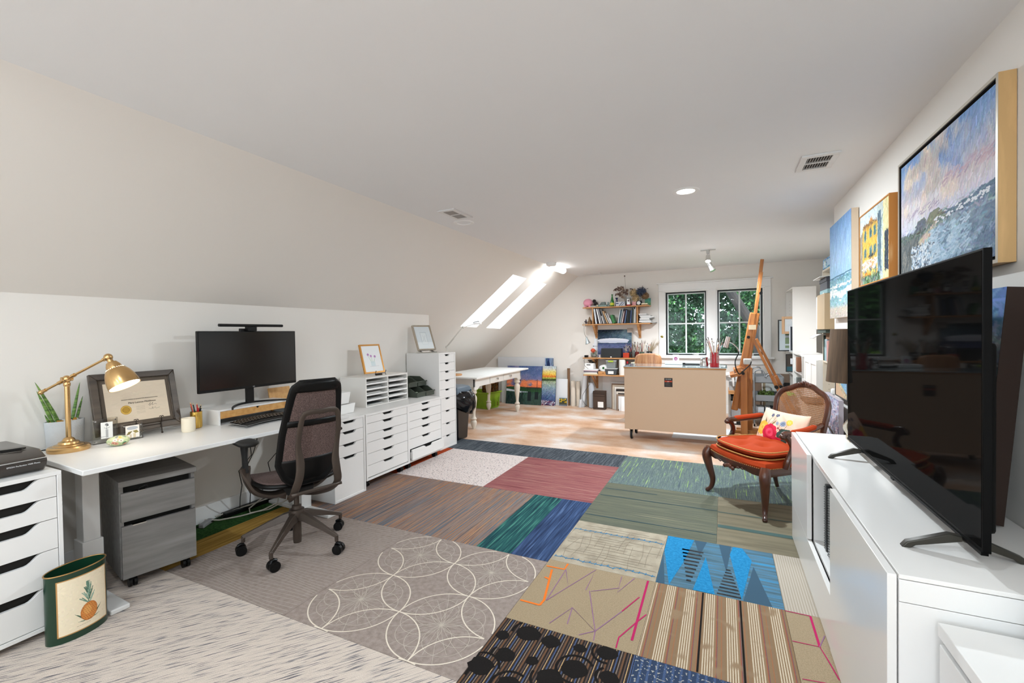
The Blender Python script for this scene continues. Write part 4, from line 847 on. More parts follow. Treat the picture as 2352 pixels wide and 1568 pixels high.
for x, y in ((.30, .66), (.45, .60), (.66, .58)): cv.ell(x, y, .06, .05, '#c9a0c9'); cv.ell(x+.01, y+.01, .03, .03, '#a878b0'); cv.line(x, y-.05, .5+.3*(x-.5), .35, .012, '#a9c79a')
cv.rect(.38, .22, .62, .40, '#cfdfe2', .7); cv.rect(.3, .2, .8, .22, '#d7d7d7')
framed('gold-framed watercolour of pink tulips on the letter tray', (-3.235, 3.375, .972), R(84), R(-16), .262, .305, .016, .02, mat('gold_frame', '#c98f45', .35, metal=.5), cv)
g = G()
for x in (.0, .13): g.tube([(x, -.03, .002), (x, -.018, .02), (x, -.03, .045)], .003, 6); g.ball((x, -.03, .046), .005)
g.cyl((0, -.018, .02), (.13, -.018, .02), .0025); g.cyl((.065, -.018, .02), (.065, .06, .003), .0025); g.bx(.03, -.01, .0, .10, .02, .015); o = tag(g.build('display_easel', IRON), 'tiny dark easel under the tulip watercolour', 'easel'); place(o, (-3.20, 3.46, .948), R(84))
# green stackable bins
GRB = mat('bin_green', '#454c42', .45)
for lv in range(2):
    for k in range(2):
        t = thing('stacking_bin', 'open-front dark green stacking bin, %s %s of the four' % (('lower', 'upper')[lv], ('left', 'right')[k]), 'storage bin', (-3.04-.11*lv, 3.945+.165*k-.0*lv, .663+.105*lv), R(90), 'green stacking bins'); g = G(); w, d, h = .155, .24, .10; th = .004
        g.bx(0, 0, 0, w, d, th); g.bx(0, d-th, th, w, d, h); g.prism([(0, th), (d, th), (d, h), (.09, h), (.02, .055), (0, .05)], 'x', 0, th); g.prism([(0, th), (d, th), (d, h), (.09, h), (.02, .055), (0, .05)], 'x', w-th, w); g.bx(th, 0, th, w-th, th, .048); g.bx(-.003, -.012, .045, w+.003, .004, .055); g.build('shell', GRB, t, bevel=.0015)
        g = G(); rg = random.Random(lv*3+k)
        for q in range(7): g.ball((rg.uniform(.03, .13), rg.uniform(.05, .2), .022+.01*rg.random()), (.02, .018, .016), 7, rg.choice([0, 1, 2]), 5)
        g.build('contents', [mat('odds_pale', '#9aa78f', .7), mat('odds_dark', '#2b302c', .6), mat('odds_white', '#d0d0c6', .6)], t)
# silver frame on the tall cabinet
cv = Cv(90, 110, '#d5dcdf', 2); cv.rect(.3, .2, .7, .75, '#c2cbcf'); cv.rect(.33, .23, .67, .72, '#dce2e3'); cv.line(.4, .35, .6, .6, .01, '#b3b9bb'); cv.line(.45, .6, .55, .3, .01, '#b3b9bb'); cv.rect(.0, .0, 1, .3, '#eef2f3', .6)
t = framed('silver beaded picture frame on the tall white cabinet', (-3.27, 4.285, 1.172), R(70), R(-24), .255, .33, .018, .022, mat('silver_frame', '#b9ab97', .3, metal=.8), cv, mt=vcol('glazed_print', .08, coat=.8, bump=0))
g = G()
for k in range(26):
    for x in (.002, .253): g.ball((x, -.002, .01+.31*k/25), .0055, 6, k=4)
for k in range(20):
    for z in (.003, .327): g.ball((.01+.235*k/19, -.002, z), .0055, 6, k=4)
g.build('beading', mat('silver_bead', '#d5d2cb', .25, metal=.8), t)
g = G(); g.bx(0, 0, 0, .22, .12, .012); g.prism([(.02, .012), (.10, .012), (.12, .04)], 'x', .02, .03); g.prism([(.02, .012), (.10, .012), (.12, .04)], 'x', .19, .20); o = tag(g.build('acrylic_stand', ACRYL, bevel=.001), 'clear acrylic stand under the silver frame', 'stand'); place(o, (-3.24, 4.31, 1.138), R(70))
# ================================================================== back of the room
ORD = ['first', 'second', 'third', 'fourth', 'fifth', 'sixth', 'seventh', 'eighth', 'ninth', 'tenth', 'eleventh', 'twelfth', 'thirteenth', 'fourteenth', 'fifteenth', 'sixteenth']
def item(name, label, cat, loc, g, mats, rz=0, group=None, rot=None, **k):
    o = g.build(name, mats, **k); place(o, loc, rz, rot); return tag(o, label, cat, group)
def leafy(g, c, r, n, size, rg, m=0, flat=1.0):
    for k in range(n):
        d = Vector((rg.gauss(0, 1), rg.gauss(0, 1), rg.gauss(0, 1)*flat)).normalized(); p = Vector(c) + d*r*(rg.random()**.33)
        a = Vector((rg.gauss(0, 1), rg.gauss(0, 1), rg.gauss(0, 1))).normalized(); b = a.cross(d)
        if b.length < .1: continue
        b.normalize(); s_ = size*rg.uniform(.6, 1.3); g.add([p-a*s_, p-b*s_*.6, p+a*s_, p+b*s_*.6], [(0, 1, 2, 3)], m)
# ---------------- wall shelves
def shelf(label, x0, x1, z, dep, brx, drop, upright=None):
    t = thing('floating_shelf', label, 'shelf', ((x0+x1)/2, YB, z)); cx = (x0+x1)/2
    g = G(); g.bx(x0-cx, -dep, -.02, x1-cx, -.001, 0); g.build('board', WOOD, t, bevel=.003)
    for bx_ in brx:
        g = G(); u = bx_-cx; g.bx(u-.02, -.025, -drop, u+.02, -.001, -.02); g.prism([(-.025, -drop+.02), (-.025, -drop+.06), (-dep+.05, -.02), (-dep+.01, -.02)], 'x', u-.018, u+.018); g.build('bracket', WOOD, t, bevel=.002)
        if upright: g = G(); g.bx(u-.02, -dep+.02, .0, u+.0, -.001, upright); g.build('upright', WOOD, t, bevel=.002)
    return t
shelf('top wooden wall shelf holding a green bottle and dried flowers', -2.29, -1.13, 1.81, .25, (), .2)
shelf('second wooden wall shelf holding leaning books', -2.30, -1.11, 1.505, .25, (-2.10, -1.32), .26, .285)
shelf('third wooden wall shelf holding a black box and paintbrushes', -2.28, -.98, .905, .32, (-2.10, -1.32), .22)
shelf('lowest wooden wall shelf holding paper rolls and plastic boxes', -2.26, -.98, .605, .37, (-2.10, -1.32), .28)
# books
def bx_px(px): return -2.09+(px-1364.3)*.00768
BL = [(1330, 780, 690, 150, 70, '#dfe6ec', 'white and pale blue'), (1330, 850, 755, 170, 40, '#3a3038', 'dark plum'), (1330, 950, 800, 160, 60, '#eceae8', 'tall white'), (1330, 1030, 880, 180, 70, '#8d8a8d', 'mottled grey'), (1330, 1130, 1030, 480, 45, '#f2f0ee', 'short white'), (1330, 1200, 980, 200, 60, '#6f7072', 'dark grey'), (1330, 1300, 1080, 280, 70, '#b4946f', 'tan'), (1330, 1385, 1190, 370, 35, '#ececea', 'thin white'), (1330, 1440, 1290, 390, 40, '#e0dcdc', 'pale lilac'), (1330, 1495, 1400, 590, 30, '#ffffff', 'small white'), (1330, 1590, 1460, 450, 110, '#3a7a45', 'thick green')]
BR = [(1420, 10, 110, 240, 35, '#e6ecf0', 'thin white'), (1420, 60, 165, 270, 60, '#44606e', 'blue grey'), (1420, 105, 235, 210, 45, '#a3aaab', 'light grey'), (1420, 175, 290, 320, 40, '#ecd9d4', 'pale pink'), (1420, 235, 340, 230, 60, '#3a1d22', 'dark maroon'), (1420, 305, 400, 270, 50, '#5b7398', 'blue'), (1420, 410, 450, 280, 80, '#191c1a', 'black'), (1420, 485, 520, 290, 60, '#20241f', 'dark olive'), (1420, 555, 595, 300, 50, '#4a5f86', 'slate blue'), (1420, 610, 655, 200, 55, '#1c1d22', 'tall black'), (1420, 668, 700, 170, 45, '#5f6a64', 'grey green'), (1420, 715, 745, 250, 35, '#f0efed', 'white'), (1420, 765, 785, 140, 45, '#bdb9b6', 'pale grey')]
for L_, side in ((BL, 'left'), (BR, 'right')):
    for i, (o0, xb_, xt, yt, wd, c, nm) in enumerate(L_):
        xb0 = bx_px(o0+xb_/19.6); xt0 = bx_px(o0+xt/19.6); H_ = min(.272, (820-yt)/19.6*.0083); w = wd/19.6*.00768; an = math.atan2(xt0-xb0, H_); L2 = H_/max(.8, math.cos(an)) - w*abs(math.sin(an))
        g = G(); dp = .17; cv_m = mat('book_'+c, c, .45)
        g.bx(-w/2, 0, 0, w/2, dp, .0015); g.bx(-w/2, 0, 0, -w/2+.002, dp, L2); g.bx(w/2-.002, 0, 0, w/2, dp, L2); g.bx(-w/2, 0, 0, w/2, .003, L2); g.bx(-w/2+.002, .004, .002, w/2-.002, dp-.004, L2-.004, 1)
        item('book', '%s book, %s in the %s group on the second wall shelf' % (nm, ORD[i], side), 'book', (xb0, 7.845, 1.507+abs(math.sin(an))*w/2), g, [cv_m, PAPER], rot=(0, an, 0), group='books on the second wall shelf')
rg = random.Random(12); z = 1.505
for i, (w, h, dx, c) in enumerate([(.24, .012, .03, '#1c1c1e'), (.20, .03, -.01, '#b9b8ba'), (.17, .022, .0, '#2e2e30'), (.165, .016, .0, '#e8e7e6'), (.19, .014, .02, '#77787a'), (.22, .014, .015, '#ecebea'), (.18, .022, .0, '#9a9999'), (.15, .010, -.01, '#2d2d2e'), (.13, .022, -.015, '#b3acaa')]):
    g = G(); g.bx(0, 0, 0, w, .2, h*.25); g.bx(0, 0, h*.75, w, .2, h); g.bx(.002, .003, h*.25, w-.003, .198, h*.75, 1); item('magazine', '%s in the flat stack beside the books, %s from the bottom' % (('magazine', 'thick magazine')[h > .02], ORD[i]), 'magazine', (-1.29+dx, 7.84, z), g, [mat('mag_'+c, c, .4), PAPER], R(rg.uniform(-4, 4)), 'magazines stacked on the second wall shelf'); z += h
# curios on shelf two (left)
g = G(); g.lathe([(.001, 0), (.04, 0), (.045, .02), (.036, .05), (.026, .056), (.024, .075), (.012, .12), (.003, .14), (.001, .14)], 12); item('carved_ornament', 'brown pointed wooden ornament on the second shelf', 'ornament', (-2.185, 7.9, 1.505), g, mat('ornament_brown', '#7d6247', .7, var=.2, vs=40))
g = G(); g.ball((0, 0, .035), (.02, .02, .03)); g.ball((.0, 0, .075), .013); g.ball((-.02, 0, .05), .012); item('figurine', 'small dark figurine with round head beside the wooden ornament', 'figurine', (-2.245, 7.88, 1.505), g, [mat('fig_dark', '#3a2f36', .5)])
g = G(); leafy(g, (0, 0, .03), .05, 60, .012, rg); item('dried_sprig', 'dark dried sprig lying behind the wooden ornament', 'sprig', (-2.15, 7.93, 1.51), g, mat('sprig_dark', '#2c2a26', .8))
# ---------------- top shelf
T1 = 1.81
g = G(); g.ball((0, 0, .085), (.088, .075, .075), 24, k=14); g.ball((-.035, -.05, .015), (.03, .035, .02), 12); g.ball((.045, -.05, .012), (.026, .03, .024), 12); item('plush_cushion', 'round pink plush ball with two stubby feet, left end of top shelf', 'plush toy', (-2.215, 7.92, T1), g, mat('pink_plush', '#e79aae', .95, sheen=.5, bump=.6, bs=220))
g = G(); g.ball((0, 0, .05), (.045, .04, .055), 16); g.ball((-.03, 0, .115), (.034, .032, .034), 14); g.ball((.03, -.02, .03), (.03, .03, .025), 10); g.ball((-.055, .0, .10), (.018, .02, .014), 8); item('plush_toy', 'dark brown plush toy behind the pink plush ball', 'plush toy', (-2.08, 7.96, T1), g, mat('dark_plush', '#241a18', .95, sheen=.4, bump=.8, bs=260), k2=None) if False else item('plush_toy', 'dark brown plush toy behind the pink plush ball', 'plush toy', (-2.08, 7.96, T1), g, mat('dark_plush', '#241a18', .95, sheen=.4, bump=.8, bs=260))
g = G(); g.cyl((-.06, 0, .012), (.04, 0, .012), .011, .014, 12); g.cyl((.05, -.005, .02), (.075, .0, .02), .018, .018, 12, 1); item('glue_gun_nozzle', 'pale grey cone with round cream cap at the shelf edge', 'tool', (-2.09, 7.85, T1), g, [mat('pale_grey', '#b9b6b0', .5), mat('cap_cream', '#cfc9a9', .5)])
z = T1
for w, h, c, nm in ((.20, .012, '#1f2a28', 'black'), (.185, .016, '#6e8a85', 'sage'), (.19, .010, '#1d2422', 'dark green')):
    g = G(); g.bx(-w/2, -.07, 0, w/2, .07, h*.15); g.bx(-w/2, -.07, h*.85, w/2, .07, h); g.bx(-w/2+.002, -.068, h*.15, w/2-.002, .068, h*.85, 1); item('book', '%s book lying in the flat pile on the top shelf' % nm, 'book', (-1.955, 7.92, z), g, [mat('flat_'+c, c, .5), mat('page_edge', '#8ea39e', .7)], R(3), 'flat books on the top shelf'); z += h
g = G(); g.ring([[(-.045, -.03, 0), (.045, -.03, 0), (.045, .03, 0), (-.045, .03, 0)], [(-.05, -.03, .012), (.048, -.03, .012), (.048, .03, .012), (-.05, .03, .012)], [(-.028, -.02, .048), (.045, -.02, .05), (.045, .02, .05), (-.028, .02, .048)]]); item('stone_paperweight', 'grey green angular paperweight on the flat books', 'paperweight', (-1.94, 7.92, z), g, mat('slate_green', '#5f6d68', .5, var=.1), bevel=.006)
g = G(); g.lathe([(.001, 0), (.03, 0), (.033, .012), (.02, .03), (.012, .04), (.02, .06), (.016, .078), (.001, .085)], 14); item('glass_figurine', 'small pale glass figurine left of the green bottle', 'figurine', (-1.84, 7.9, T1), g, mat('frosted_glass', '#a9bdb8', .2, trans=.5))
g = G(); GLG = mat('green_glass', '#2f8a3c', .08, trans=.55, coat=.3)
g.lathe([(.001, .003), (.030, 0), (.033, .006), (.034, .06), (.030, .09), (.018, .14), (.013, .17), (.012, .2), (.0145, .203), (.0145, .215), (.001, .215)], 24); g.lathe([(.0345, .02), (.035, .022), (.035, .062), (.0345, .064)], 24, 1, cap=False); item('glass_bottle', 'green glass bottle with round yellow label on the top shelf', 'bottle', (-1.765, 7.88, T1), g, [GLG, mat('label_yellow', '#c6c93a', .5)])
g = G(); g.lathe([(.001, 0), (.030, 0), (.032, .01), (.024, .07), (.014, .115), (.016, .135), (.028, .148), (.028, .155), (.001, .155)], 20); item('blue_vase', 'cobalt blue glass vase behind the green bottle', 'vase', (-1.70, 7.95, T1), g, mat('cobalt', '#141a55', .12, coat=.5))
cv = Cv(90, 50, '#c9cdd8', 3); cv.rect(0, 0, .4, 1, '#d5d6da'); cv.rect(.02, .55, .3, .75, '#27356e'); cv.strokes(300, .2, .05, .8, .8, .15, x0=.35); cv.line(.4, .1, .7, .9, .12, '#39435f'); cv.line(.6, .1, .95, .8, .1, '#4b5a82')
t = thing('postcard_box', 'small blue and white picture box leaning on the top shelf', 'box', (-1.62, 7.87, T1)); g = G(); g.bx(-.08, 0, 0, .08, .02, .075); g.build('box', PAPER, t); picture('picture', cv, .16, .075, t, y=-.0006, z0=.0, mt=PRINT)
t = thing('tin_canister', 'silver tin with dark round emblem and red base band', 'tin', (-1.475, 7.88, T1)); g = G(); g.lathe([(.001, 0), (.042, 0), (.044, .003), (.044, .022)], 28, 1, cap=False); g.lathe([(.044, .022), (.043, .115), (.036, .122)], 28, 0, cap=False); g.lathe([(.036, .122), (.036, .14), (.03, .144), (.001, .144)], 28, 2, cap=False); g.build('can', [STEEL, mat('tin_red', '#a3222c', .35), mat('lid_grey', '#8d9190', .4)], t)
g = G(); g.cyl((0, -.043, .085), (0, -.0455, .085), .015, n=20); g.build('emblem', mat('emblem_dark', '#5a2b36', .5), t)
g = G(); g.lathe([(.001, 0), (.030, 0), (.03, .08), (.026, .09)], 16); item('slim_jar', 'slim dark jar behind the silver tin, holding dried stems', 'jar', (-1.535, 7.97, T1), g, mat('jar_dark', '#2f3a35', .25))
t = thing('dried_eucalyptus', 'dried brown eucalyptus stems fanning left over the top shelf', 'dried flowers', (-1.535, 7.97, T1+.09)); rg = random.Random(3)
g = G(); ends = []
for (dx, dz, b_) in ((-.20, .20, .05), (-.13, .24, .03), (-.07, .25, 0), (-.17, .12, .03), (-.10, .10, .0), (-.02, .44, -.01), (.02, .20, 0)):
    P = smoothpath([(0, 0, -.05), (dx*.3, -.01, dz*.45), (dx*.7, -.02+b_*.3, dz*.8+b_), (dx, -.03, dz)], 4); g.tube(P, .0016, 5); ends.append((P, dz))
g.build('stem', mat('stem_brown', '#5a4636', .8), t); g = G()
for P, dz in ends:
    if dz > .4: g.ball(P[-1], .012, 8, k=6); continue
    for p in P[5:]:
        for s_ in (-1, 1): c = Vector(p) + Vector((s_*.012, rg.uniform(-.01, .01), rg.uniform(-.01, .012))); g.ball(c, (.013, .004, .015), 7, rg.choice([0, 0, 1]), 4)
tag(g.build('leaf_discs', [mat('euca_brown', '#5f4740', .8), mat('euca_tan', '#9a8774', .8)], t), kind='stuff')
g = G(); g.bx(-.032, -.025, 0, .032, .025, .07); item('pink_box', 'small pink patterned box beside the silver tin', 'box', (-1.385, 7.9, T1), g, grain('pink_pattern', [(.4, '#d98f93'), (.5, '#efc9c4'), (.6, '#c8656e')], (1, 1, 1), 70, .6))
g = G(); g.lathe([(.001, 0), (.035, 0), (.042, .03), (.036, .075), (.028, .085)], 16); item('flower_vase', 'dark vase behind the round white label, holding hydrangeas', 'vase', (-1.30, 7.95, T1), g, mat('vase_dark', '#27272a', .4))
g = G(); g.cyl((0, 0, .042), (0, .02, .042), .042, n=28); g.cyl((0, -.002, .042), (0, 0, .042), .031, n=28, m=1); g.bx(-.045, .0, 0, .045, .02, .012); item('round_clock', 'small black round clock with white face on the top shelf', 'clock', (-1.305, 7.86, T1), g, [BLK, mat('clock_white', '#e6e7e6', .4)])
for (x, y, z, r_, c, nm, n_) in ((-1.27, 7.93, T1+.235, .085, '#39465e', 'blue', 700), (-1.40, 7.96, T1+.225, .075, '#b39a72', 'straw coloured', 600), (-1.36, 7.90, T1+.125, .065, '#b99f78', 'sand coloured', 500), (-1.205, 7.94, T1+.165, .065, '#8d7052', 'brown', 500)):
    g = G(); rg = random.Random(int(z*1000)); leafy(g, (0, 0, 0), r_, n_, .012, rg, 0, .8); leafy(g, (0, 0, 0), r_*1.02, n_//3, .011, rg, 1, .8); g.tube([(0, 0, -r_*.3), (( -1.30-x)*.6, 0, (T1+.06-z)*.7), (-1.30-x, 7.95-y, T1+.06-z)], .002, 5, 2)
    cc = lin(c); lt = '#%02x%02x%02x' % tuple(min(255, int(int(c[i:i+2], 16)*1.3)+18) for i in (1, 3, 5)); item('dried_hydrangea', '%s dried hydrangea head in the dark vase on the top shelf' % nm, 'dried flower', (x, y, z), g, [mat('hyd_'+c, c, .85), mat('hydl_'+c, lt, .85), mat('stem_brown', '#5a4636', .8)], smooth=0, group='dried hydrangeas on the top shelf')
for k, P in enumerate(([(-.03, 0, .1), (-.06, 0, .24), (-.12, 0, .29), (-.17, 0, .30)], [(.02, 0, .2), (.04, 0, .30), (.05, 0, .34)], [(.03, 0, .2), (.09, 0, .27), (.14, 0, .29)])):
    g = G(); sp_ = smoothpath(P, 4); g.tube(sp_, [.003]*8+[.008]*(len(sp_)-8), 6); item('seed_stalk', 'dark seed stalk %s the hydrangeas' % ('arching left above', 'upright above', 'pointing right above')[k], 'dried flower', (-1.30, 7.95, T1), g, mat('stalk_dark', '#35261f', .9, bump=1, bs=120))
g = G(); g.bx(-.045, -.04, 0, .045, .04, .012); g.bx(-.05, -.045, .012, .05, .045, .03, 1); item('cream_dish', 'cream soap block on a dark dish at the right end of top shelf', 'dish', (-1.205, 7.87, T1), g, [mat('dish_brown', '#7d4e2f', .5), mat('soap_cream', '#efe5c4', .5)], bevel=.003)
g = G(); g.bx(-.05, -.003, 0, .05, .003, .12); item('green_card', 'teal and olive glass card at the right end of top shelf', 'card', (-1.165, 7.95, T1), g, grain('card_teal', [(.4, '#6a8a3f'), (.5, '#4f9a84'), (.6, '#2f7f8a')], (6, 6, 6), 1, .2), R(-8))
# ---------------- boat painting, papers, box, brushes on shelf three
T3 = .905
cv = Cv(170, 140, '#27323f', 5); cv.vgrad([(0, '#5a6280'), (.32, '#6f7390'), (.45, '#4d5474'), (.5, '#3f4f62'), (.75, '#566f80'), (1, '#2a3440')])
cv.blend((cv.noise(4, 5)-.45)*2.2*(cv.X > .3)*(cv.Y > .5), '#8aa3a8'); cv.blend((1-cv.X)*.7*(cv.Y > .5), '#18222f'); cv.strokes(900, .07, .02, .5, .4, .05)
cv.ell(.45, .60, .47, .085, '#d9dbe2'); cv.poly([(-.02, .6), (.92, .6), (.86, .52), (.1, .52)], '#c3c5d2'); cv.line(-.02, .535, .88, .535, .02, '#e3e4ee'); cv.rect(0, 0, 1, .5, '#5b6390', .35); cv.strokes(300, .09, .015, 0, .2, .04, y1=.5)
t = thing('boat_painting', 'unframed painting of a pale boat on dark blue water', 'painting', (-1.765, 7.99, T3), rot=(R(-7), 0, 0)); g = G(); g.bx(-.305, .0, 0, .305, .02, .5); g.build('canvas', mat('canvas_edge', '#6e6259', .8), t); picture('picture', cv, .61, .5, t, y=-.0008, mt=PAINT)
g = G(); g.bx(-.1, 0, 0, .0, .012, .52); item('canvas_back', 'pale canvas leaning behind the boat painting', 'canvas', (-1.44, 8.02, T3), g, mat('canvas_pale', '#b7aca0', .8), rot=(R(-3), 0, 0))
cv = Cv(90, 90, '#e6e9ea', 7); cv.vgrad([(0, '#eeeef0'), (1, '#dfe9ea')]); cv.poly([(.55, .4), (.98, .4), (.98, 1), (.6, 1)], '#e9cf62'); cv.rect(.3, .5, .6, .95, '#cfe0de')
for x, y, r_, c in ((.3, .93, .05, '#1d2322'), (.52, .9, .06, '#2d4a3c'), (.52, .76, .05, '#3f6a55'), (.52, .62, .05, '#7fa0a0'), (.72, .88, .06, '#4f6a3a'), (.72, .74, .05, '#93a65c'), (.93, .7, .035, '#222222'), (.93, .55, .035, '#222222'), (.8, .6, .08, '#f0c08a'), (.32, .75, .05, '#b9cbd8'), (.36, .6, .05, '#a9bcd3')): cv.ell(x, y, r_, r_, c)
t = thing('colour_swatch_sheet', 'taped paper with yellow and blue paint swatches on the wall', 'paper', (-2.02, 8.058, 1.13), rot=(R(-1), 0, 0)); picture('sheet', cv, .25, .24, t, mt=PRINT)
cv = Cv(90, 60, '#e9e9ec', 8)
for k in range(4): cv.ell(.06+.1*k, .62, .04, .06, ['#1d1d1f', '#8d8f96', '#b3b5bd', '#9aa0a8'][k])
t = thing('swatch_card', 'white card with grey dots below the yellow swatch sheet', 'paper', (-2.03, 8.05, 1.02), rot=(R(-1), 0, 0)); picture('card', cv, .29, .13, t, mt=PRINT)
cv = Cv(70, 70, '#e3e3e8', 9); cv.strokes(140, .15, .04, .8, .9, .2); cv.rect(0, 0, .3, 1, '#ececf2', .8)
t = thing('sketch_sheet', 'white sheet with grey ink sketch beside the black box', 'paper', (-2.03, 8.045, T3+.004), rot=(R(-2), 0, 0)); picture('sheet', cv, .20, .13, t, x0=-.05, mt=PRINT)
t = thing('flower_bouquet', 'small bowl of coral flowers and grey foliage on the third shelf', 'flowers', (-2.10, 7.86, T3)); g = G(); g.lathe([(.001, 0), (.04, 0), (.055, .03), (.05, .055)], 18); g.build('bowl', mat('bowl_grey', '#6f7068', .3), t)
g = G(); rg = random.Random(6); leafy(g, (0, 0, .07), .06, 240, .014, rg, 0); tag(g.build('foliage', mat('foliage_grey', '#8b8c7c', .8), t, smooth=0), kind='stuff'); g = G(); leafy(g, (-.01, -.02, .125), .04, 160, .016, rg, 0); g.build('bloom', mat('coral_bloom', '#e0694a', .7), t, smooth=0)
g = G(); g.lathe([(.001, 0), (.022, 0), (.026, .012), (.014, .022), (.03, .045), (.03, .05)], 14); item('white_cup', 'small white and black cup beside the black box', 'cup', (-1.985, 7.83, T3), g, mat('cup_white', '#d9d6d6', .4))
g = G(); g.lathe([(.001, 0), (.026, 0), (.026, .07), (.02, .08)], 14); item('striped_jar', 'white striped jar left of the black box', 'jar', (-1.935, 7.88, T3), g, grain('stripe_jar', [(.45, '#e5e2e2'), (.55, '#5a5558')], (30, 30, 1), 1, .4, interp='CONSTANT'))
g = G(); g.bx(-.03, -.03, 0, .03, .03, .04); g.tube([(0, -.02, .02), (-.02, -.1, -.05), (.0, -.1, -.15), (.06, -.1, -.20)], .003, 6); item('plug_block', 'black power plug with wire at the left end of third shelf', 'plug', (-2.235, 7.84, T3), g, BLK)
t = thing('black_box', 'wide black box on the third shelf below the boat painting', 'box', (-1.775, 7.86, T3)); g = G(); g.bx(-.175, -.08, 0, .175, .08, .165); g.build('box', mat('box_charcoal', '#25282a', .45), t, bevel=.004); g = G(); g.bx(-.012, -.082, .006, .012, -.08, .022); g.build('sticker', PAPER, t)
# brush holders
BRW = ['#c9c4bb', '#1c1c1e', '#a33a2a', '#d9b98c', '#6fa3a0', '#7a5536']
def brushes(x, y, z, n, r_, h0, h1, spread, label, group, seed=1, lean=(0, 0), bris=('#2b2320', '#8d7a66', '#b9aa97', '#20262a')):
    rg = random.Random(seed)
    for k in range(n):
        a = 2*PI*k/n + rg.uniform(-.3, .3); h = rg.uniform(h0, h1); s_ = spread*rg.uniform(.5, 1); p0 = Vector((r_*.5*math.cos(a+PI), r_*.5*math.sin(a+PI), .01)); p1 = Vector((s_*math.cos(a)+lean[0], s_*math.sin(a)+lean[1], h)); d = (p1-p0).normalized(); g = G()
        w_ = rg.uniform(.0035, .0065); g.tube([p0, p0+(p1-p0)*.4, p1-d*.05], [.0022, w_*.6, w_*.7], 6, 0); g.tube([p1-d*.05, p1-d*.028], [w_*.75, w_*1.1], 6, 1); g.tube([p1-d*.028, p1-d*.01, p1], [w_*1.1, w_*1.4, w_*.5], 6, 2, flat=.6)
        item('paintbrush', label, 'paintbrush', (x, y, z), g, [mat('brush_h'+BRW[k % 6], BRW[k % 6], .3), STEEL, mat('bristle_'+bris[k % 4], bris[k % 4], .8)], group=group)
g = G(); g.bx(-.05, -.035, 0, .05, .035, .085); item('red_box', 'small red orange box of brushes beside the black box', 'box', (-1.525, 7.86, T3), g, mat('box_red', '#b5391c', .5), bevel=.002)
brushes(-1.525, 7.86, T3+.06, 8, .03, .10, .17, .07, 'thin brush standing in the red orange box', 'brushes in the red box', 2)
g = G(); g.lathe([(.001, .002), (.032, 0), (.036, .01), (.036, .09), (.028, .115), (.03, .13), (.028, .13), (.026, .115), (.034, .09), (.034, .012), (.001, .008)], 24); item('glass_jar', 'clear glass jar between the brush holders on the third shelf', 'jar', (-1.40, 7.83, T3), g, glass('jar_glass', (.86, .9, .9), 2.0))
for x, y, nm, c, n_, hh in ((-1.47, 7.95, 'dark tin', '#3a3532', 9, .26), (-1.36, 7.95, 'dark red tin', '#6b2018', 10, .29), (-1.27, 7.93, 'green tin', '#4b5b4e', 10, .31)):
    g = G(); g.lathe([(.001, 0), (.04, 0), (.04, .10), (.037, .10), (.037, .01), (.001, .01)], 20); item('brush_tin', '%s of brushes on the third shelf' % nm, 'tin', (x, y, T3), g, mat('tin_'+c, c, .4)); brushes(x, y, T3, n_, .03, hh*.75, hh, .085, 'worn paintbrush standing in the %s' % nm, 'brushes in the %s' % nm, int(x*-100), bris=('#6e4d33', '#8d8178', '#cfcac4', '#2b2623'))
t = thing('lettered_mug', 'black mug with white lettering holding dried grass', 'mug', (-1.135, 7.86, T3+.0)); g = G(); g.lathe([(.001, 0), (.042, 0), (.046, .01), (.048, .11), (.045, .11), (.043, .012), (.001, .01)], 24); g.build('mug', BLK, t)
text('Hello', .04, MC['print_white'], t, (0, -.05, .08), (R(90), 0, 0)); text('Sunshine', .026, MC['print_white'], t, (0, -.05, .045), (R(90), 0, 0))
brushes(-1.135, 7.86, T3, 7, .03, .2, .27, .075, 'black-handled brush standing in the lettered mug', 'brushes in the lettered mug', 8, bris=('#111111', '#1d1d1d', '#c06a4a', '#222222'))
g = G(); rg = random.Random(20)
for k in range(70): a = rg.uniform(-.2, .5); d = Vector((math.sin(a)*.8+.25, rg.uniform(-.2, .1), 1)).normalized(); L_ = rg.uniform(.22, .34); g.tube([(0, 0, .05), d*L_*.6, d*L_+Vector((.03*rg.random(), 0, 0))], [.0012, .0012, .0004], 3)
tag(item('dried_grass', 'pale feathery dried grass leaning right from the lettered mug', 'dried grass', (-1.13, 7.86, T3+.02), g, mat('grass_straw', '#b3a184', .9)), kind='stuff')
g = G(); g.tube([(0, 0, .05), (.1, 0, .2), (.2, -.01, .33)], .0016, 5, 0); leafy(g, (.205, -.01, .335), .022, 40, .014, rg, 1); item('dried_sprig', 'thin stem with yellow flower reaching toward the window', 'sprig', (-1.13, 7.86, T3+.02), g, [mat('stem_pale', '#b3aca0', .8), mat('flower_yellow', '#b3a33a', .8)], smooth=0)
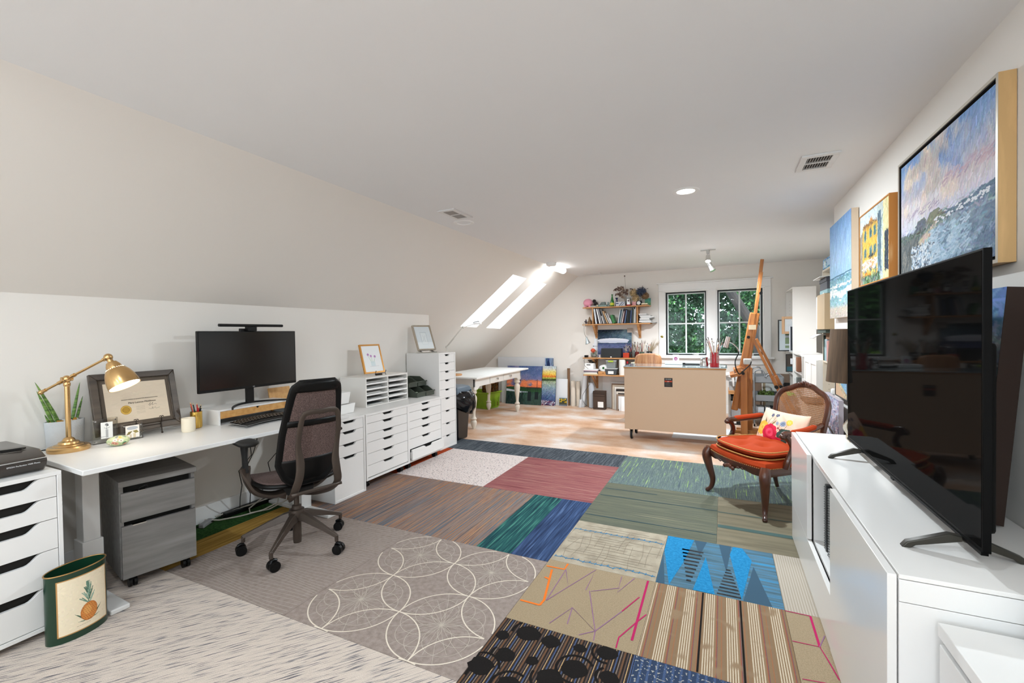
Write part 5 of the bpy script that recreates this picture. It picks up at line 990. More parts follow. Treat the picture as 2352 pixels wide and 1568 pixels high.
# gooseneck lamp clipped on the second shelf
t = thing('clip_lamp', 'grey gooseneck lamp clipped to the left end of second shelf', 'lamp', (-2.265, 7.84, 1.50)); g = G(); g.bx(-.02, -.02, -.035, .02, .02, .03); g.build('clip', mat('clip_pale', '#bfb3a6', .5), t, bevel=.004)
g = G(); g.tube(smoothpath([(0, 0, -.03), (-.008, -.01, -.10), (.01, -.02, -.18), (.05, -.03, -.25), (.075, -.035, -.29)], 5), .005, 8); g.build('gooseneck', STEEL, t)
g = G(); g.ring([[Vector((.04, -.03, -.22)) + Vector((r_*math.cos(q)*.9+dx, r_*math.sin(q), dz+.35*r_*math.cos(q))) for q in np.linspace(0, 2*PI, 21)[:-1]] for r_, dx, dz in ((.010, 0, 0), (.022, .012, -.05), (.05, .03, -.125), (.047, .03, -.12), (.018, .012, -.05))]); g.build('lamp_shade', mat('shade_pale', '#aeb6b8', .35, metal=.5), t)
# ---------------- lowest shelf
T4 = .605
def stack_papers(x, y, z, L_, label, grp):
    for i, (w, h, c, nm) in enumerate(L_): g = G(); g.bx(-w/2, -.12, 0, w/2, .12, h); item(nm.split()[-1], label % (nm, ORD[i]), nm.split()[-1], (x, y, z), g, mat('stk_'+c, c, .7), R((-1)**i*2), grp, bevel=.002); z += h
    return z
z = stack_papers(-2.13, 7.84, T4, [(.25, .02, '#d5cfae', 'pale folder'), (.24, .022, '#e9e6e2', 'white notebook'), (.26, .014, '#3a3d4a', 'dark notebook'), (.25, .02, '#b9a0a6', 'mauve notebook'), (.26, .014, '#efeeee', 'white folder')], '%s, %s from the bottom of the pile on the lowest shelf', 'notebooks on the lowest shelf')
t = thing('white_box', 'white box with dark hand slot on the notebooks, lowest shelf', 'box', (-2.165, 7.83, z)); g = G(); g.bx(-.082, -.09, 0, .082, .09, .108); g.build('box', BIN, t, bevel=.01); g = G(); g.bx(-.04, -.092, .075, .03, -.09, .09); g.build('hand_hole', DARKV, t)
g = G(); rg = random.Random(5); g.tube(smoothpath([(rg.uniform(-.06, .1), rg.uniform(-.03, .03), rg.uniform(0, .04)) for _ in range(12)], 4), .006, 6); item('tangled_cable', 'tangle of black cable on top of the white slotted box', 'cable', (-2.15, 7.84, z+.115), g, BLK)
t = thing('wooden_drawer_box', 'little wooden drawer box with dark knob on lowest shelf', 'box', (-1.905, 7.80, T4)); g = G(); g.bx(-.09, -.07, 0, .09, .09, .06); g.build('box', WOOD, t, bevel=.002); g = G(); g.ball((0, -.074, .03), .007, 8); g.build('knob', BLK, t)
for k, (x, y, r_, nm) in enumerate(((-1.945, 7.86, .052, 'behind'), (-1.90, 7.79, .058, 'in front'))):
    g = G(); g.ring([[(r*math.cos(q), yy, r*math.sin(q)) for q in np.linspace(0, 2*PI, 29)[:-1]] for r, yy in ((r_, 0), (r_, .15), (r_*.35, .15), (r_*.35, 0))], closed=True); g.ring([[(r*math.cos(q), yy, r*math.sin(q)) for q in np.linspace(0, 2*PI, 21)[:-1]] for r, yy in ((r_*.36, -.002), (r_*.36, .14), (r_*.22, .14), (r_*.22, -.002))], closed=True, m=1); item('paper_roll', 'white paper roll with green core, the one %s' % nm, 'paper roll', (x, y-.06, T4+.062+r_+k*.0), g, [mat('roll_white', '#e9ebe9', .7), mat('core_green', '#2f7a3c', .5)], R(-14), 'paper rolls with green cores')
PLC = mat('clear_plastic', '#8f979b', .25, trans=.35)
def tub(label, x, y, z, w, h, lid, fill, lab=False):
    t = thing('plastic_tub', label, 'plastic tub', (x, y, z)); g = G(); g.ring([[(-w*.42, -.07, 0), (w*.42, -.07, 0), (w*.42, .07, 0), (-w*.42, .07, 0)], [(-w*.5, -.085, h), (w*.5, -.085, h), (w*.5, .085, h), (-w*.5, .085, h)]]); g.build('tub', fill, t, bevel=.006)
    g = G(); g.bx(-w*.54, -.095, h, w*.54, .095, h+.012); g.build('lid', mat('lid_pale', '#c9cbcb', .4), t, bevel=.003)
    if lid: g = G(); g.bx(-w*.28, -.10, h-.015, w*.28, -.093, h+.014); g.build('clasp', mat('clasp_green', '#a9bf3f', .4), t, bevel=.002)
    if lab: g = G(); g.bx(-.045, -.089, .02, .05, -.08, .07); g.build('label', PAPER, t)
tub('dark clear plastic tub with white label, lower of two', -1.77, 7.80, T4+.0, .21, .105, False, mat('tub_dark', '#4a5157', .3, var=.5, vs=60), True); tub('clear plastic tub with green clasp, upper of two', -1.765, 7.80, T4+.118, .165, .125, True, mat('tub_grey', '#868c8c', .3, var=.35, vs=70))
g = G(); g.lathe([(.001, 0), (.055, 0), (.055, .27), (.018, .27), (.018, .26), (.001, .26)], 26); item('paper_towel_roll', 'upright white paper towel roll on the lowest shelf', 'paper towel roll', (-1.585, 7.80, T4), g, mat('towel_white', '#eae6e0', .85, bump=.3, bs=60))
g = G(); g.lathe([(.001, 0), (.03, 0), (.03, .15), (.014, .19), (.014, .20)], 18, 0); g.lathe([(.017, .20), (.017, .24), (.001, .245)], 14, 1, cap=False); item('spray_bottle', 'dark bottle with red cap beside the paper towel roll', 'bottle', (-1.50, 7.82, T4), g, [mat('bottle_grey', '#3b4448', .3), mat('cap_red', '#b5232c', .4)])
for k in range(4): g = G(); g.lathe([(.001, 0), (.022, 0), (.022, .15), (.01, .17), (.01, .21), (.001, .21)], 12); item('dark_bottle', 'dark bottle in the row right of the red-capped bottle', 'bottle', (-1.45+.05*k, 7.9, T4), g, mat('bottle_black', '#1d2022', .3), group='dark bottles on the lowest shelf')
for k in range(7): g = G(); g.bx(0, 0, 0, .02, .15, .225+.004*(k % 3)); item('white_book', 'thin cream-spined book in the row on the lowest shelf, %s from the left' % ORD[k], 'book', (-1.42+.022*k, 7.71, T4), g, mat('book_cream%d' % (k % 3), ['#e4dfc6', '#eceae0', '#d6cfae'][k % 3], .6), group='cream books on the lowest shelf', bevel=.0015)
# ---------------- floor under the shelves
def tube_roll(label, x, y, h, r_, c, lean=(0, 0), name='paper_tube'):
    g = G(); g.ring([[(rr*math.cos(q), rr*math.sin(q), z_) for q in np.linspace(0, 2*PI, 23)[:-1]] for rr, z_ in ((r_, 0), (r_, h), (r_*.8, h), (r_*.8, .02))]); return item(name, label, 'tube', (x, y, -.012), g, mat('roll_'+c, c, .7), rot=(lean[0], lean[1], 0))
tube_roll('tall white tube leaning against the lowest shelf', -2.345, 7.93, .60, .045, '#d9dbdd', (R(-4), R(5)))
t = bpy.data.objects['paper_tube']
tube_roll('fat white tube standing beside the brown boxes', -2.155, 7.88, .455, .05, '#c7cdd4', (0, R(-1)))
tube_roll('brown cardboard tube leaning on the back wall', -2.63, 7.97, .70, .026, '#7d5d43', (R(-3), 0))
tube_roll('cream canvas roll standing beside the brown tube', -2.53, 7.95, .47, .045, '#ddd3c4', (0, 0)); tube_roll('second cream canvas roll, leaning behind the first', -2.44, 7.98, .46, .04, '#d6cab9', (0, 0)); tube_roll('tan tube behind the tall white tube', -2.25, 8.0, .58, .03, '#a58f75', (R(-1), 0))
g = G(); g.tube([(0, 0, 0), (.02, 0, .14)], .03, 12); item('lamp_leg', 'short white tube end beneath the tall white tube', 'tube', (-2.37, 7.85, -.012), g, mat('leg_white', '#dcdfe2', .4))
g = G(); g.tube(smoothpath([(.14, .0, .60), (.10, 0, .50), (.13, 0, .44), (.06, -.02, .33), (.0, -.03, .22), (.02, -.04, .12), (.12, -.05, .03), (.22, -.05, .03), (.32, 0, .14), (.40, .05, .30)], 4), .004, 6); item('grey_cable', 'grey cable looping down among the tubes', 'cable', (-2.30, 7.80, -.012), g, mat('cable_grey', '#4d4d50', .5))
t = thing('brown_box', 'tall brown album boxes with white label at the shelf foot', 'box', (-1.985, 7.72, -.012)); g = G(); g.bx(-.105, 0, 0, .105, .14, .325); g.build('box', mat('box_brown', '#4a382d', .6), t, bevel=.002)
g = G(); g.bx(-.02, -.002, .04, .08, 0, .14); g.build('label', PAPER, t); g = G()
for z_ in (.315, .29, .27, .235, .03): g.bx(-.107, -.003, z_, .107, .0, z_+.007)
g.build('band', mat('band_dark', '#1f1612', .5), t)
FRM = [(-1.99, 8.0, .62, .58, '#e9e8e6', 'large white panel', None), (-1.83, 7.93, .62, .47, '#e4e2df', 'white canvas', None), (-1.80, 7.89, .6, .45, '#9a7b62', 'brown-edged board', '#efe9e2'), (-1.78, 7.86, .6, .43, '#e8ddcb', 'cream frame', '#d9cbb5'), (-1.735, 7.82, .55, .40, '#ece6dd', 'white frame with thick border', '#b7a48e'), (-1.70, 7.79, .5, .365, '#221a17', 'black frame', '#8a7a6a'), (-1.69, 7.76, .48, .33, '#d9cfc2', 'pale frame', '#2a211c'), (-1.68, 7.73, .46, .285, '#8a7565', 'taupe frame', '#efefee'), (-1.63, 7.71, .4, .25, '#efefee', 'white matboard', None), (-1.59, 7.69, .36, .245, '#ffffff', 'bright white board', None)]
for i, (x, y, w, h, c, nm, inn) in enumerate(FRM):
    t = thing('leaning_picture', '%s leaning in the stack beside the rolling counter' % nm, 'frame', (x, y, -.012), rot=(R(-3), 0, 0), group='frames and boards stacked under the shelves'); g = G(); f_ = .03
    if inn:
        g.bx(0, 0, 0, f_, .018, h); g.bx(w-f_, 0, 0, w, .018, h); g.bx(f_, 0, 0, w-f_, .018, f_); g.bx(f_, 0, h-f_, w-f_, .018, h); g.build('frame', mat('fr_'+c, c, .6), t, bevel=.002); g = G(); g.bx(f_, .006, f_, w-f_, .012, h-f_); g.build('panel', mat('pn_'+inn, inn, .7), t)
    else: g.bx(0, 0, 0, w, .015, h); g.build('panel', mat('fr_'+c, c, .6), t, bevel=.002)
# ---------------- canvases leaning on the back wall, left
t = thing('foam_board', 'long white board against the back wall behind the paintings', 'board', (-4.13, 8.0, -.012), rot=(R(-1), 0, 0)); g = G(); g.bx(0, 0, 0, 1.2, .02, .90); g.build('panel', mat('board_white', '#dcdee1', .6), t)
cv = Cv(50, 120, '#5a6f96', 4); cv.strokes(250, .12, .05, 1.2, .5, .12); cv.rect(.55, 0, .95, 1, '#c3cad6', .4); cv.ell(.4, .85, .2, .1, '#26345a'); cv.ell(.4, .6, .2, .06, '#2f4170')
def canvas(name, label, x, y, w, h, cv, lean, edge='#2c3440', th=.02, z=-.012, cat='painting', rz=0):
    t = thing(name, label, cat, (x, y, z), rot=(R(-lean), 0, rz)); g = G(); g.bx(0, 0, 0, w, th, h); g.build('canvas', mat('edge_'+edge, edge, .8), t); picture('picture', cv, w, h, t, y=-.0008, x0=0, mt=PAINT); return t
canvas('small_painting', 'narrow blue and white painting behind the sunset painting', -3.10, 7.985, .165, .885, cv, 1)
cv = Cv(220, 210, '#5a6c97', 11); cv.vgrad([(0, '#30443f'), (.22, '#39544a'), (.30, '#30503f'), (.36, '#2f5530'), (.44, '#2c4a3c'), (.46, '#e07a4e'), (.55, '#ef8a5c'), (.63, '#e08560'), (.66, '#6d75a0'), (.8, '#5a6c97'), (1, '#4d6390')])
cv.blend((cv.noise(8, 5)-.5)*5*(cv.Y > .48)*(cv.Y < .7), '#6a6f96'); cv.blend((cv.noise(6, 6)-.5)*3*(cv.Y > .66), '#8a86a8'); cv.strokes(2200, .045, .012, .9, .5, .04, y0=.64); cv.strokes(900, .06, .010, .15, .2, .05, y0=.45, y1=.66); cv.poly([(0, .44), (.3, .47), (.6, .44), (1, .45), (1, .38), (0, .36)], '#2c4a30'); cv.poly([(0, .40), (.45, .34), (.45, .29), (.2, .33), (0, .34)], '#cdd2dc'); cv.rect(.45, .31, .62, .34, '#b9c3d0'); cv.rect(0, 0, .5, .30, '#22332f', .8); cv.strokes(900, .07, .012, 1.5, .25, .05, y1=.3)
cv.line(.87, .45, .87, .66, .012, '#35222a'); cv.line(.82, .62, .87, .63, .008, '#35222a')
for x in (.62, .68, .84, .90): cv.line(x, .34, x, .44, .012, '#2a2b2c')
cv.line(.58, .44, .95, .44, .02, '#3a2c2c'); cv.rect(.6, .0, .98, .3, '#3f5249', .5); cv.rect(.62, .1, .72, .34, '#242c2e'); cv.rect(.82, .15, .92, .34, '#242c2e')
canvas('sunset_painting', 'sunset seascape with orange sky leaning on the back wall', -3.86, 7.79, .74, .745, cv, 9)
cv = Cv(90, 230, '#7088a8', 12); cv.vgrad([(0, '#2b3a5e'), (.2, '#4b5f8a'), (.45, '#8ea3b0'), (.6, '#9fae90'), (.66, '#4a5f33'), (.70, '#b9b94a'), (.73, '#e0733a'), (.78, '#f0c24c'), (.86, '#ecd98a'), (.93, '#cfd2cc'), (1, '#b9c6cf')]); cv.strokes(2600, .03, .010, .9, .8, .09); cv.line(.05, .64, .95, .65, .025, '#2b3a22'); cv.poly([(0, 0), (.3, .13), (.4, .0)], '#6a2038'); cv.strokes(120, .05, .01, .8, .6, .1, y1=.12, cols=['#7a2a44', '#e0e0e8', '#26365a'])
canvas('tall_painting', 'tall yellow and blue painting right of the sunset painting', -3.14, 7.84, .29, .745, cv, 7)
canvas('blank_canvas', 'blank white canvas leaning beside the tall painting', -2.91, 7.93, .27, .50, Cv(4, 4, '#e9ebee'), 5, '#cfd2d6')
cv = Cv(60, 60, '#5a6b7a', 13); cv.vgrad([(0, '#8a93a8'), (.3, '#4a4a3a'), (.8, '#3a4a3a'), (1, '#8ea0b0')]); [cv.ell(*cv.rg.rand(1), .35+.5*cv.rg.rand(), .09, .09, '#d9b62f') for _ in range(12)]; [cv.ell(cv.rg.rand(), .4+.4*cv.rg.rand(), .05, .05, '#6a4a1f') for _ in range(8)]
canvas('sunflower_painting', 'small sunflower painting at the foot of the blank canvas', -2.785, 7.885, .145, .15, cv, 5)
# ---------------- white farmhouse table
t = thing('farmhouse_table', 'white farmhouse table with two drawers and chunky turned legs', 'table', (-3.98, 5.38, -.012)); W_, L_, H_ = .87, 1.83, .757
TW = mat('table_paint', '#ecebe7', .35, var=.03, vs=6); LG = mat('table_leg_cream', '#dcd3c4', .45, var=.07, vs=14)
g = G(); g.bx(0, 0, H_-.025, W_, L_, H_); g.build('tabletop', TW, t, bevel=.004)
g = G(); x0, x1, y0, y1 = .10, W_-.10, .10, L_-.12; zt = H_-.025; zb = H_-.15
g.bx(x0, y0, zb, x0+.02, y1, zt); g.bx(x0, y0, zb, x1, y0+.02, zt); g.bx(x0, y1-.02, zb, x1, y1, zt)
P = [(y0, zt), (y0, zb-.04), (y0+.10, zb-.04), (y0+.15, zb-.005), (y0+.2, zb)] + [(y1-.2, zb), (y1-.15, zb-.005), (y1-.1, zb-.04), (y1, zb-.04), (y1, zt)]; g.prism(P, 'x', x1-.02, x1); g.build('apron', TW, t, bevel=.002)
for a, b in ((.56, .98), (1.03, 1.47)):
    g = G(); g.bx(x1-.005, a, zb+.012, x1+.012, b, zt-.008); q = g.build('drawer', TW, t, bevel=.003); g = G(); g.cyl((x1+.01, (a+b)/2, (zb+zt)/2), (x1+.03, (a+b)/2, (zb+zt)/2), .008); g.ball((x1+.036, (a+b)/2, (zb+zt)/2), (.010, .019, .019), 14); g.build('knob', STEEL, q)
prof = [(.001, 0), (.018, 0), (.026, .02), (.04, .06), (.046, .095), (.04, .115), (.03, .125), (.045, .14), (.047, .15), (.03, .165), (.024, .19), (.028, .24), (.042, .34), (.052, .42), (.05, .46), (.034, .49), (.03, .50), (.05, .515), (.053, .53), (.045, .545), (.05, .555), (.05, .57), (.04, .58), (.05, .59), (.045, .605)]
for x, y in ((x1-.05, y0+.05), (x1-.05, y1-.05), (x0+.05, y0+.05), (x0+.05, y1-.05)): g = G(); g.lathe(prof, 24, c=(x, y, 0)); g.bx(x-.045, y-.045, .60, x+.045, y+.045, zt); g.build('leg', LG, t)
# swing arm lamp on a wooden disc
t = thing('swing_arm_lamp', 'white spring-arm drafting lamp on the farmhouse table', 'lamp', (-3.62, 5.60, .745)); WM = mat('lamp_white', '#d9d6cf', .4)
g = G(); g.lathe([(.001, 0), (.11, 0), (.115, .012), (.11, .022), (.001, .022)], 30); g.build('base', WOOD, t)
g = G(); A0 = Vector((-.05, .0, .022)); A1 = A0+Vector((-.085, .0, .40)); A2 = A1+Vector((.24, .1, .29)); A3 = A2+Vector((.17, .06, .055))
for o_ in (-.012, .012): g.tube([A0+Vector((0, o_, .02)), A1+Vector((0, o_, 0))], .004, 6); g.tube([A1+Vector((0, o_, 0)), A2+Vector((0, o_, .02))], .004, 6)
g.cyl(A0, A0+Vector((0, 0, .05)), .016); g.ball(A1, .017); g.ball(A2, .015); g.tube([A2, A3], .004, 6); g.tube([A0+Vector((.01, 0, .05)), A0+Vector((-.005, 0, .17))], .008, 8); g.tube([A1+Vector((.03, 0, .02)), A1+Vector((.12, .03, .13))], .007, 8); g.build('arm', WM, t)
g = G(); hx = A3; g.bx(hx.x-.02, hx.y-.02, hx.z-.01, hx.x+.10, hx.y+.03, hx.z+.01); g.build('head', mat('led_head', '#ffffff', .4, emit='#ffffff', es=.05), t, bevel=.004)
g = G(); g.tube([(hx.x-.03, hx.y, hx.z+.01), (hx.x-.02, hx.y, hx.z+.02), (hx.x+.06, hx.y, hx.z+.035), (hx.x+.07, hx.y, hx.z+.02)], .005, 6); g.build('handle', BLK, t)
# green tub under the table, small painting in it, black bin
t = thing('lime_green_tub', 'lime green ribbed plastic tub under the farmhouse table', 'tub', (-4.08, 7.25, -.012), R(-12)); g = G(); LIME = mat('lime_plastic', '#8db02c', .45)
def q4(w, d, z): return [(-w/2, -d/2, z), (w/2, -d/2, z), (w/2, d/2, z), (-w/2, d/2, z)]
g.ring([q4(.50, .32, 0), q4(.58, .38, .28), q4(.62, .42, .285), q4(.62, .42, .31), q4(.57, .37, .31), q4(.49, .31, .015)])
for k in range(16): x = -.25+.033*k; g.bx(x, -.172-.012, .03, x+.012, -.155, .275)
for k in range(10): y = -.15+.033*k; g.bx(.255, y, .03, .283, y+.012, .275)
g.build('tub', LIME, t, bevel=.002)
cv = Cv(60, 60, '#5a3a22', 3); cv.strokes(300, .1, .05, .6, .8, .15, cols=['#7a4a26', '#3a2a1c', '#9a6a3a', '#5a4a2c']); canvas('brown_canvas', 'dark brown canvas standing in the lime green tub', -4.12, 7.30, .34, .46, cv, 4, '#3a2a1f', z=.03)
cv = Cv(20, 30, '#c9cbc9', 3); canvas('grey_canvas', 'pale grey canvas back between the tub and the sunset painting', -3.98, 7.85, .16, .70, cv, 4, '#8e918e')
t = thing('kitchen_bin', 'black kitchen bin with blue-grey lid and bag spilling out', 'bin', (-3.17, 4.90, -.012)); g = G(); g.ring([q4(.22, .24, 0), q4(.23, .25, .02), q4(.29, .33, .60)]); g.build('body', mat('bin_black', '#101114', .3), t, bevel=.02, seg=3)
g = G(); g.ring([q4(.31, .35, .60), q4(.32, .36, .64), q4(.27, .3, .69), q4(.15, .18, .71)]); g.build('lid', mat('bin_lid', '#5d6b78', .35), t, bevel=.01)
rg = random.Random(3); g = G(); nz_ = {}
def bag(u, v):
    a = u*2*PI; k = (round(u*28) % 28, round(v*7)); r0 = .19 + .045*math.sin(v*PI) + nz_.setdefault(k, rg.uniform(-.014, .014)); dz = .16+.14*max(0, math.cos(a-.2))
    return (math.cos(a)*r0*(1.0+.25*max(0, math.cos(a))), math.sin(a)*r0*.95, .64 - v*dz)
g.surf(bag, 28, 7); g.build('bin_bag', mat('bag_black', '#0d0e11', .16, coat=.3), t, solid=.002)

# ---------------- rolling counter
RC = thing('rolling_counter', 'beige rolling counter with glass top on rubber casters', 'counter', (-1.135, 5.70, -.012)); W_, D_, z0, z1 = 1.165, .52, .135, .905
BEI = mat('beige_panel', '#c8aa8e', .5, var=.02, vs=1.5)
g = G(); g.bx(0, 0, z0, W_, .018, z1); g.bx(.0, .018, z0, .018, D_, z1); g.bx(W_-.018, .018, z0, W_, D_, z1); g.bx(.018, .018, z0, W_-.018, D_, z0+.018); g.bx(.018, .018, z1-.02, W_-.018, D_, z1); g.bx(W_*.5, .018, z0+.018, W_*.5+.018, D_, z1-.02); g.build('body', [BEI], RC, bevel=.0015)
g = G(); g.bx(-.005, -.006, z1, W_+.005, D_+.005, z1+.018); g.build('wood_edge', grain('counter_edge', [(.3, '#8a5a30'), (.5, '#b07a45'), (.7, '#c99a66')], (3, 20, 20), 1, .5), RC)
g = G(); g.bx(-.012, -.012, z1+.018, W_+.015, D_+.012, z1+.026); g.build('glass_top', mat('sea_glass', '#b9c9cd', .03, coat=1, spec=.8), RC, bevel=.001)
for x, y in ((.075, .07), (W_-.075, .07), (.075, D_-.12), (W_-.075, D_-.12)):
    g = G(); g.cyl((x-.014, y, .058), (x+.014, y, .058), .058, n=32); q = g.build('caster', mat('tyre_black', '#15171a', .6), RC, bevel=.006); g = G(); g.cyl((x-.016, y, .058), (x+.016, y, .058), .036, n=28); g.bx(x-.022, y-.02, .055, x-.017, y+.02, z0); g.bx(x+.017, y-.02, .055, x+.022, y+.02, z0); g.bx(x-.04, y-.035, z0-.006, x+.04, y+.035, z0); g.build('caster_hub', mat('caster_cream', '#c9b8a0', .4), q)
t_ = G(); t_.bx(.485, -.0015, .685, .58, 0, .795); q = t_.build('product_label', mat('label_black', '#1b1512', .5), RC)
g = G(); g.bx(.49, -.0025, .745, .575, -.0015, .762); g.build('label_stripe', mat('label_orange', '#b5401f', .5), q)
text('NO COVER', .013, MC['print_white'], q, (.532, -.0025, .779), (R(90), 0, 0)); text('2021', .013, MC['print_white'], q, (.532, -.003, .751), (R(90), 0, 0))
g = G()
for k in range(6): g.bx(.495, -.0025, .735-.007*k, .535+.03*((k*7) % 3)/2, -.0015, .737-.007*k)
g.build('label_lines', mat('label_grey', '#6a6058', .6), q)
TT = .9205
g = G(); g.bx(0, 0, 0, .21, .12, .035); item('white_tray_box', 'flat white box on the counter, under the pink card', 'box', (-.69, 6.12, TT), g, BIN, bevel=.003)
cv = Cv(40, 50, '#f2f0f2'); cv.ell(.5, .42, .3, .24, '#b0447a'); cv.ell(.5, .35, .3, .1, '#c98ab0'); cv.rect(.3, .4, .7, .46, '#f0dfe8')
t = thing('pink_logo_card', 'white card with a pink emblem on the flat white box', 'card', (-.555, 6.14, TT+.0355)); g = G(); g.bx(-.037, 0, 0, .037, .03, .09); g.build('card', PAPER, t); picture('print', cv, .074, .09, t, y=-.0008, mt=PRINT)
g = G(); g.bx(0, 0, 0, .27, .08, .012, 0); g.bx(.0, .0, .012, .03, .08, .024, 0); g.bx(.03, .01, .012, .26, .075, .022, 1); g.bx(0, .0, .022, .27, .06, .026, 1); item('ruler_tray', 'black and white tray behind the silver pitcher on the counter', 'tray', (-.47, 6.13, TT), g, [BLK, BIN])
t = thing('steel_pitcher', 'polished steel milk pitcher on the rolling counter', 'pitcher', (-.205, 5.86, TT)); g = G(); g.lathe([(.001, .002), (.044, 0), (.05, .006), (.051, .03), (.044, .06), (.039, .08), (.041, .1), (.046, .112), (.044, .112), (.037, .08), (.048, .03), (.001, .006)], 32); g.build('body', CHROME, t)
g = G(); g.tube(smoothpath([(.042, .0, .095), (.075, 0, .09), (.078, 0, .06), (.052, 0, .025)], 5), .005, 8); g.build('handle', CHROME, t)
t = thing('red_jar', 'red patterned jar full of long paintbrushes on the counter', 'jar', (-.09, 5.82, TT)); g = G(); g.lathe([(.001, 0), (.049, 0), (.05, .01), (.05, .165), (.048, .17), (.046, .165), (.046, .01), (.001, .008)], 32); g.build('jar', mat('jar_red', '#a81420', .25, coat=.4), t)
g = G()
for a0, a1 in ((200, 240), (300, 338)):
    g = G(); g.tube([(.0503*math.cos(R(a0)), .0503*math.sin(R(a0)), zz) for zz in (.048, .162)], .002, 4)
    for zz in range(12): g.tube([(.0505*math.cos(R(a)), .0505*math.sin(R(a)), .05+.01*zz) for a in np.linspace(a0, a1, 6)], .002, 4)
    g.build('label_print', mat('jar_label', '#b9b3ac', .5), t)
brushes(-.09, 5.82, TT, 17, .04, .27, .36, .14, 'long black-handled brush standing in the red jar', 'brushes in the red jar', 31, bris=('#2b2623', '#8d8178', '#b9b3ab', '#50382a'))
g = G(); g.tube([(0, 0, .004), (.06, .03, .004)], .003, 6); g.tube([(.02, .03, .004), (.05, -.02, .004)], .003, 6); item('palette_scraps', 'white paper scraps beside the red jar', 'paper', (-.03, 5.95, TT), g, PAPER)
# bent plywood chair behind the counter
PLYC = grain('bent_ply', [(.3, '#8f5d3c'), (.5, '#ad7a52'), (.7, '#c0946b')], (30, 30, 2), 1, .4)
t = thing('plywood_chair', 'bent plywood chair with rounded back behind the counter', 'chair', (-.975, 6.62, -.012)); g = G()
def bk(u, v):
    x = (u-.5)*2; y = (v-.5)*2; e = 4; r = (abs(x)**e+abs(y)**e)**(1/e) or 1e-6; s_ = max(abs(x), abs(y))/r; return (x*s_*.185, .0+.04*(x*s_)**2-.03+.02*y, .90+y*s_*.15)
g.surf(bk, 16, 14); g.build('backrest', PLYC, t, solid=-.012)
g = G(); g.surf(lambda u, v: ((u-.5)*.40, .1+v*.38, .46+.02*math.cos(v*3)), 10, 10); g.build('seat', PLYC, t, solid=-.012)
for s_ in (-1, 1):
    g = G(); g.tube([(s_*.10, .0, .78), (s_*.12, .04, .60), (s_*.13, .10, .44), (s_*.16, .02, 0)], .01, 8); g.build('leg', CHROME, t); g = G(); g.tube([(s_*.13, .10, .44), (s_*.15, .42, .43), (s_*.18, .48, 0)], .01, 8); g.build('leg', CHROME, t)
# counter top drawing board behind
g = G(); g.bx(0, 0, 0, 2.1, .02, .012); 
# ---------------- easel
EZ = thing('studio_easel', 'tall wooden studio easel beside the rolling counter', 'easel', (.24, 6.36, -.012)); sx_, sy_ = .08, .40
g = G()
def plank(g, p, q, w, th, m=0):
    """board from p to q, wide along x, thin along y"""
    p, q = Vector(p), Vector(q); d = (q-p).normalized(); a = Vector((d.z, 0, -d.x))
    if a.length < .1: a = Vector((1, 0, 0))
    a.normalize(); b = d.cross(a).normalized(); g.ring([[p+a*w/2+b*th/2, p-a*w/2+b*th/2, p-a*w/2-b*th/2, p+a*w/2-b*th/2], [q+a*w/2+b*th/2, q-a*w/2+b*th/2, q-a*w/2-b*th/2, q+a*w/2-b*th/2]])
for ox, oy in ((0, 0), (sx_, sy_)):
    g = G(); plank(g, (ox, oy, .03), (ox, oy, .86), .075, .045); g.build('post', EWOOD, EZ, bevel=.004)
    g = G(); plank(g, (ox-.16, oy, .015), (ox+.46, oy, .015), .05, .05); g.T = Matrix(); g.build('foot', EWOOD, EZ, bevel=.004)
for ox, oy in ((0, .05), (sx_*.6, .21)):
    g = G(); plank(g, (-.11+ox, oy, .33), (.115+ox, oy, 1.585), .078, .03); g.build('mast_board', EWOOD, EZ, bevel=.02, seg=4)
g = G(); plank(g, (.0+.035, .12, .75), (.215, .12, 2.10), .03, .02); plank(g, (.03, .14, .60), (.222, .14, 2.265), .04, .022); g.build('center_mast', EWOOD, EZ, bevel=.002)
g = G(); g.prism([(-.05, .78), (-.12, .86), (-.03, .90), (.04, .86), (.03, .76)], 'y', -.02, .34); g.prism([(-.16, .795), (-.06, .83), (-.03, .79), (-.15, .76)], 'y', -.08, .40); g.build('canvas_tray', EWOOD, EZ, bevel=.004)
for (x0, y0_, z0_), (x1_, y1_, z1_) in (((.10, .06, 1.27), (.52, .10, .30)), ((.16, .30, 1.25), (.60, .38, .28))):
    g = G(); plank(g, (x0, y0_, z0_), (x0+(x1_-x0)*.62, y0_+(y1_-y0_)*.6, z0_+(z1_-z0_)*.62), .032, .022); q = g.build('rear_strut', EWOOD, EZ, bevel=.002); g = G(); plank(g, (x0+(x1_-x0)*.5, y0_+(y1_-y0_)*.5-.025, z0_+(z1_-z0_)*.5), (x1_, y1_-.02, z1_), .04, .02); g.build('strut_extension', EWOOD, q, bevel=.002)
    g = G(); g.cyl((x0+(x1_-x0)*.62, y0_-.0, z0_+(z1_-z0_)*.64), (x0+(x1_-x0)*.62, y0_-.06, z0_+(z1_-z0_)*.64), .022, n=10); g.build('knob', BLK, q)
for x, y, z in ((.055, .02, 1.275), (.20, .09, 1.83), (-.01, -.03, .82)): g = G(); g.cyl((x, y, z), (x, y-.04, z), .019, n=10); g.build('knob', BLK, EZ)
g = G(); plank(g, (-.12, .2, .03), (.20, .2, .03), .04, .04); g.bx(-.03, 0, .10, .02, sy_, .14); g.build('crossbar', EWOOD, EZ, bevel=.003)
g = G(); g.bx(.06, .0, 1.37, .14, .03, 1.43); g.build('paper_note', mat('tape_cream', '#d9c6a6', .7), EZ)
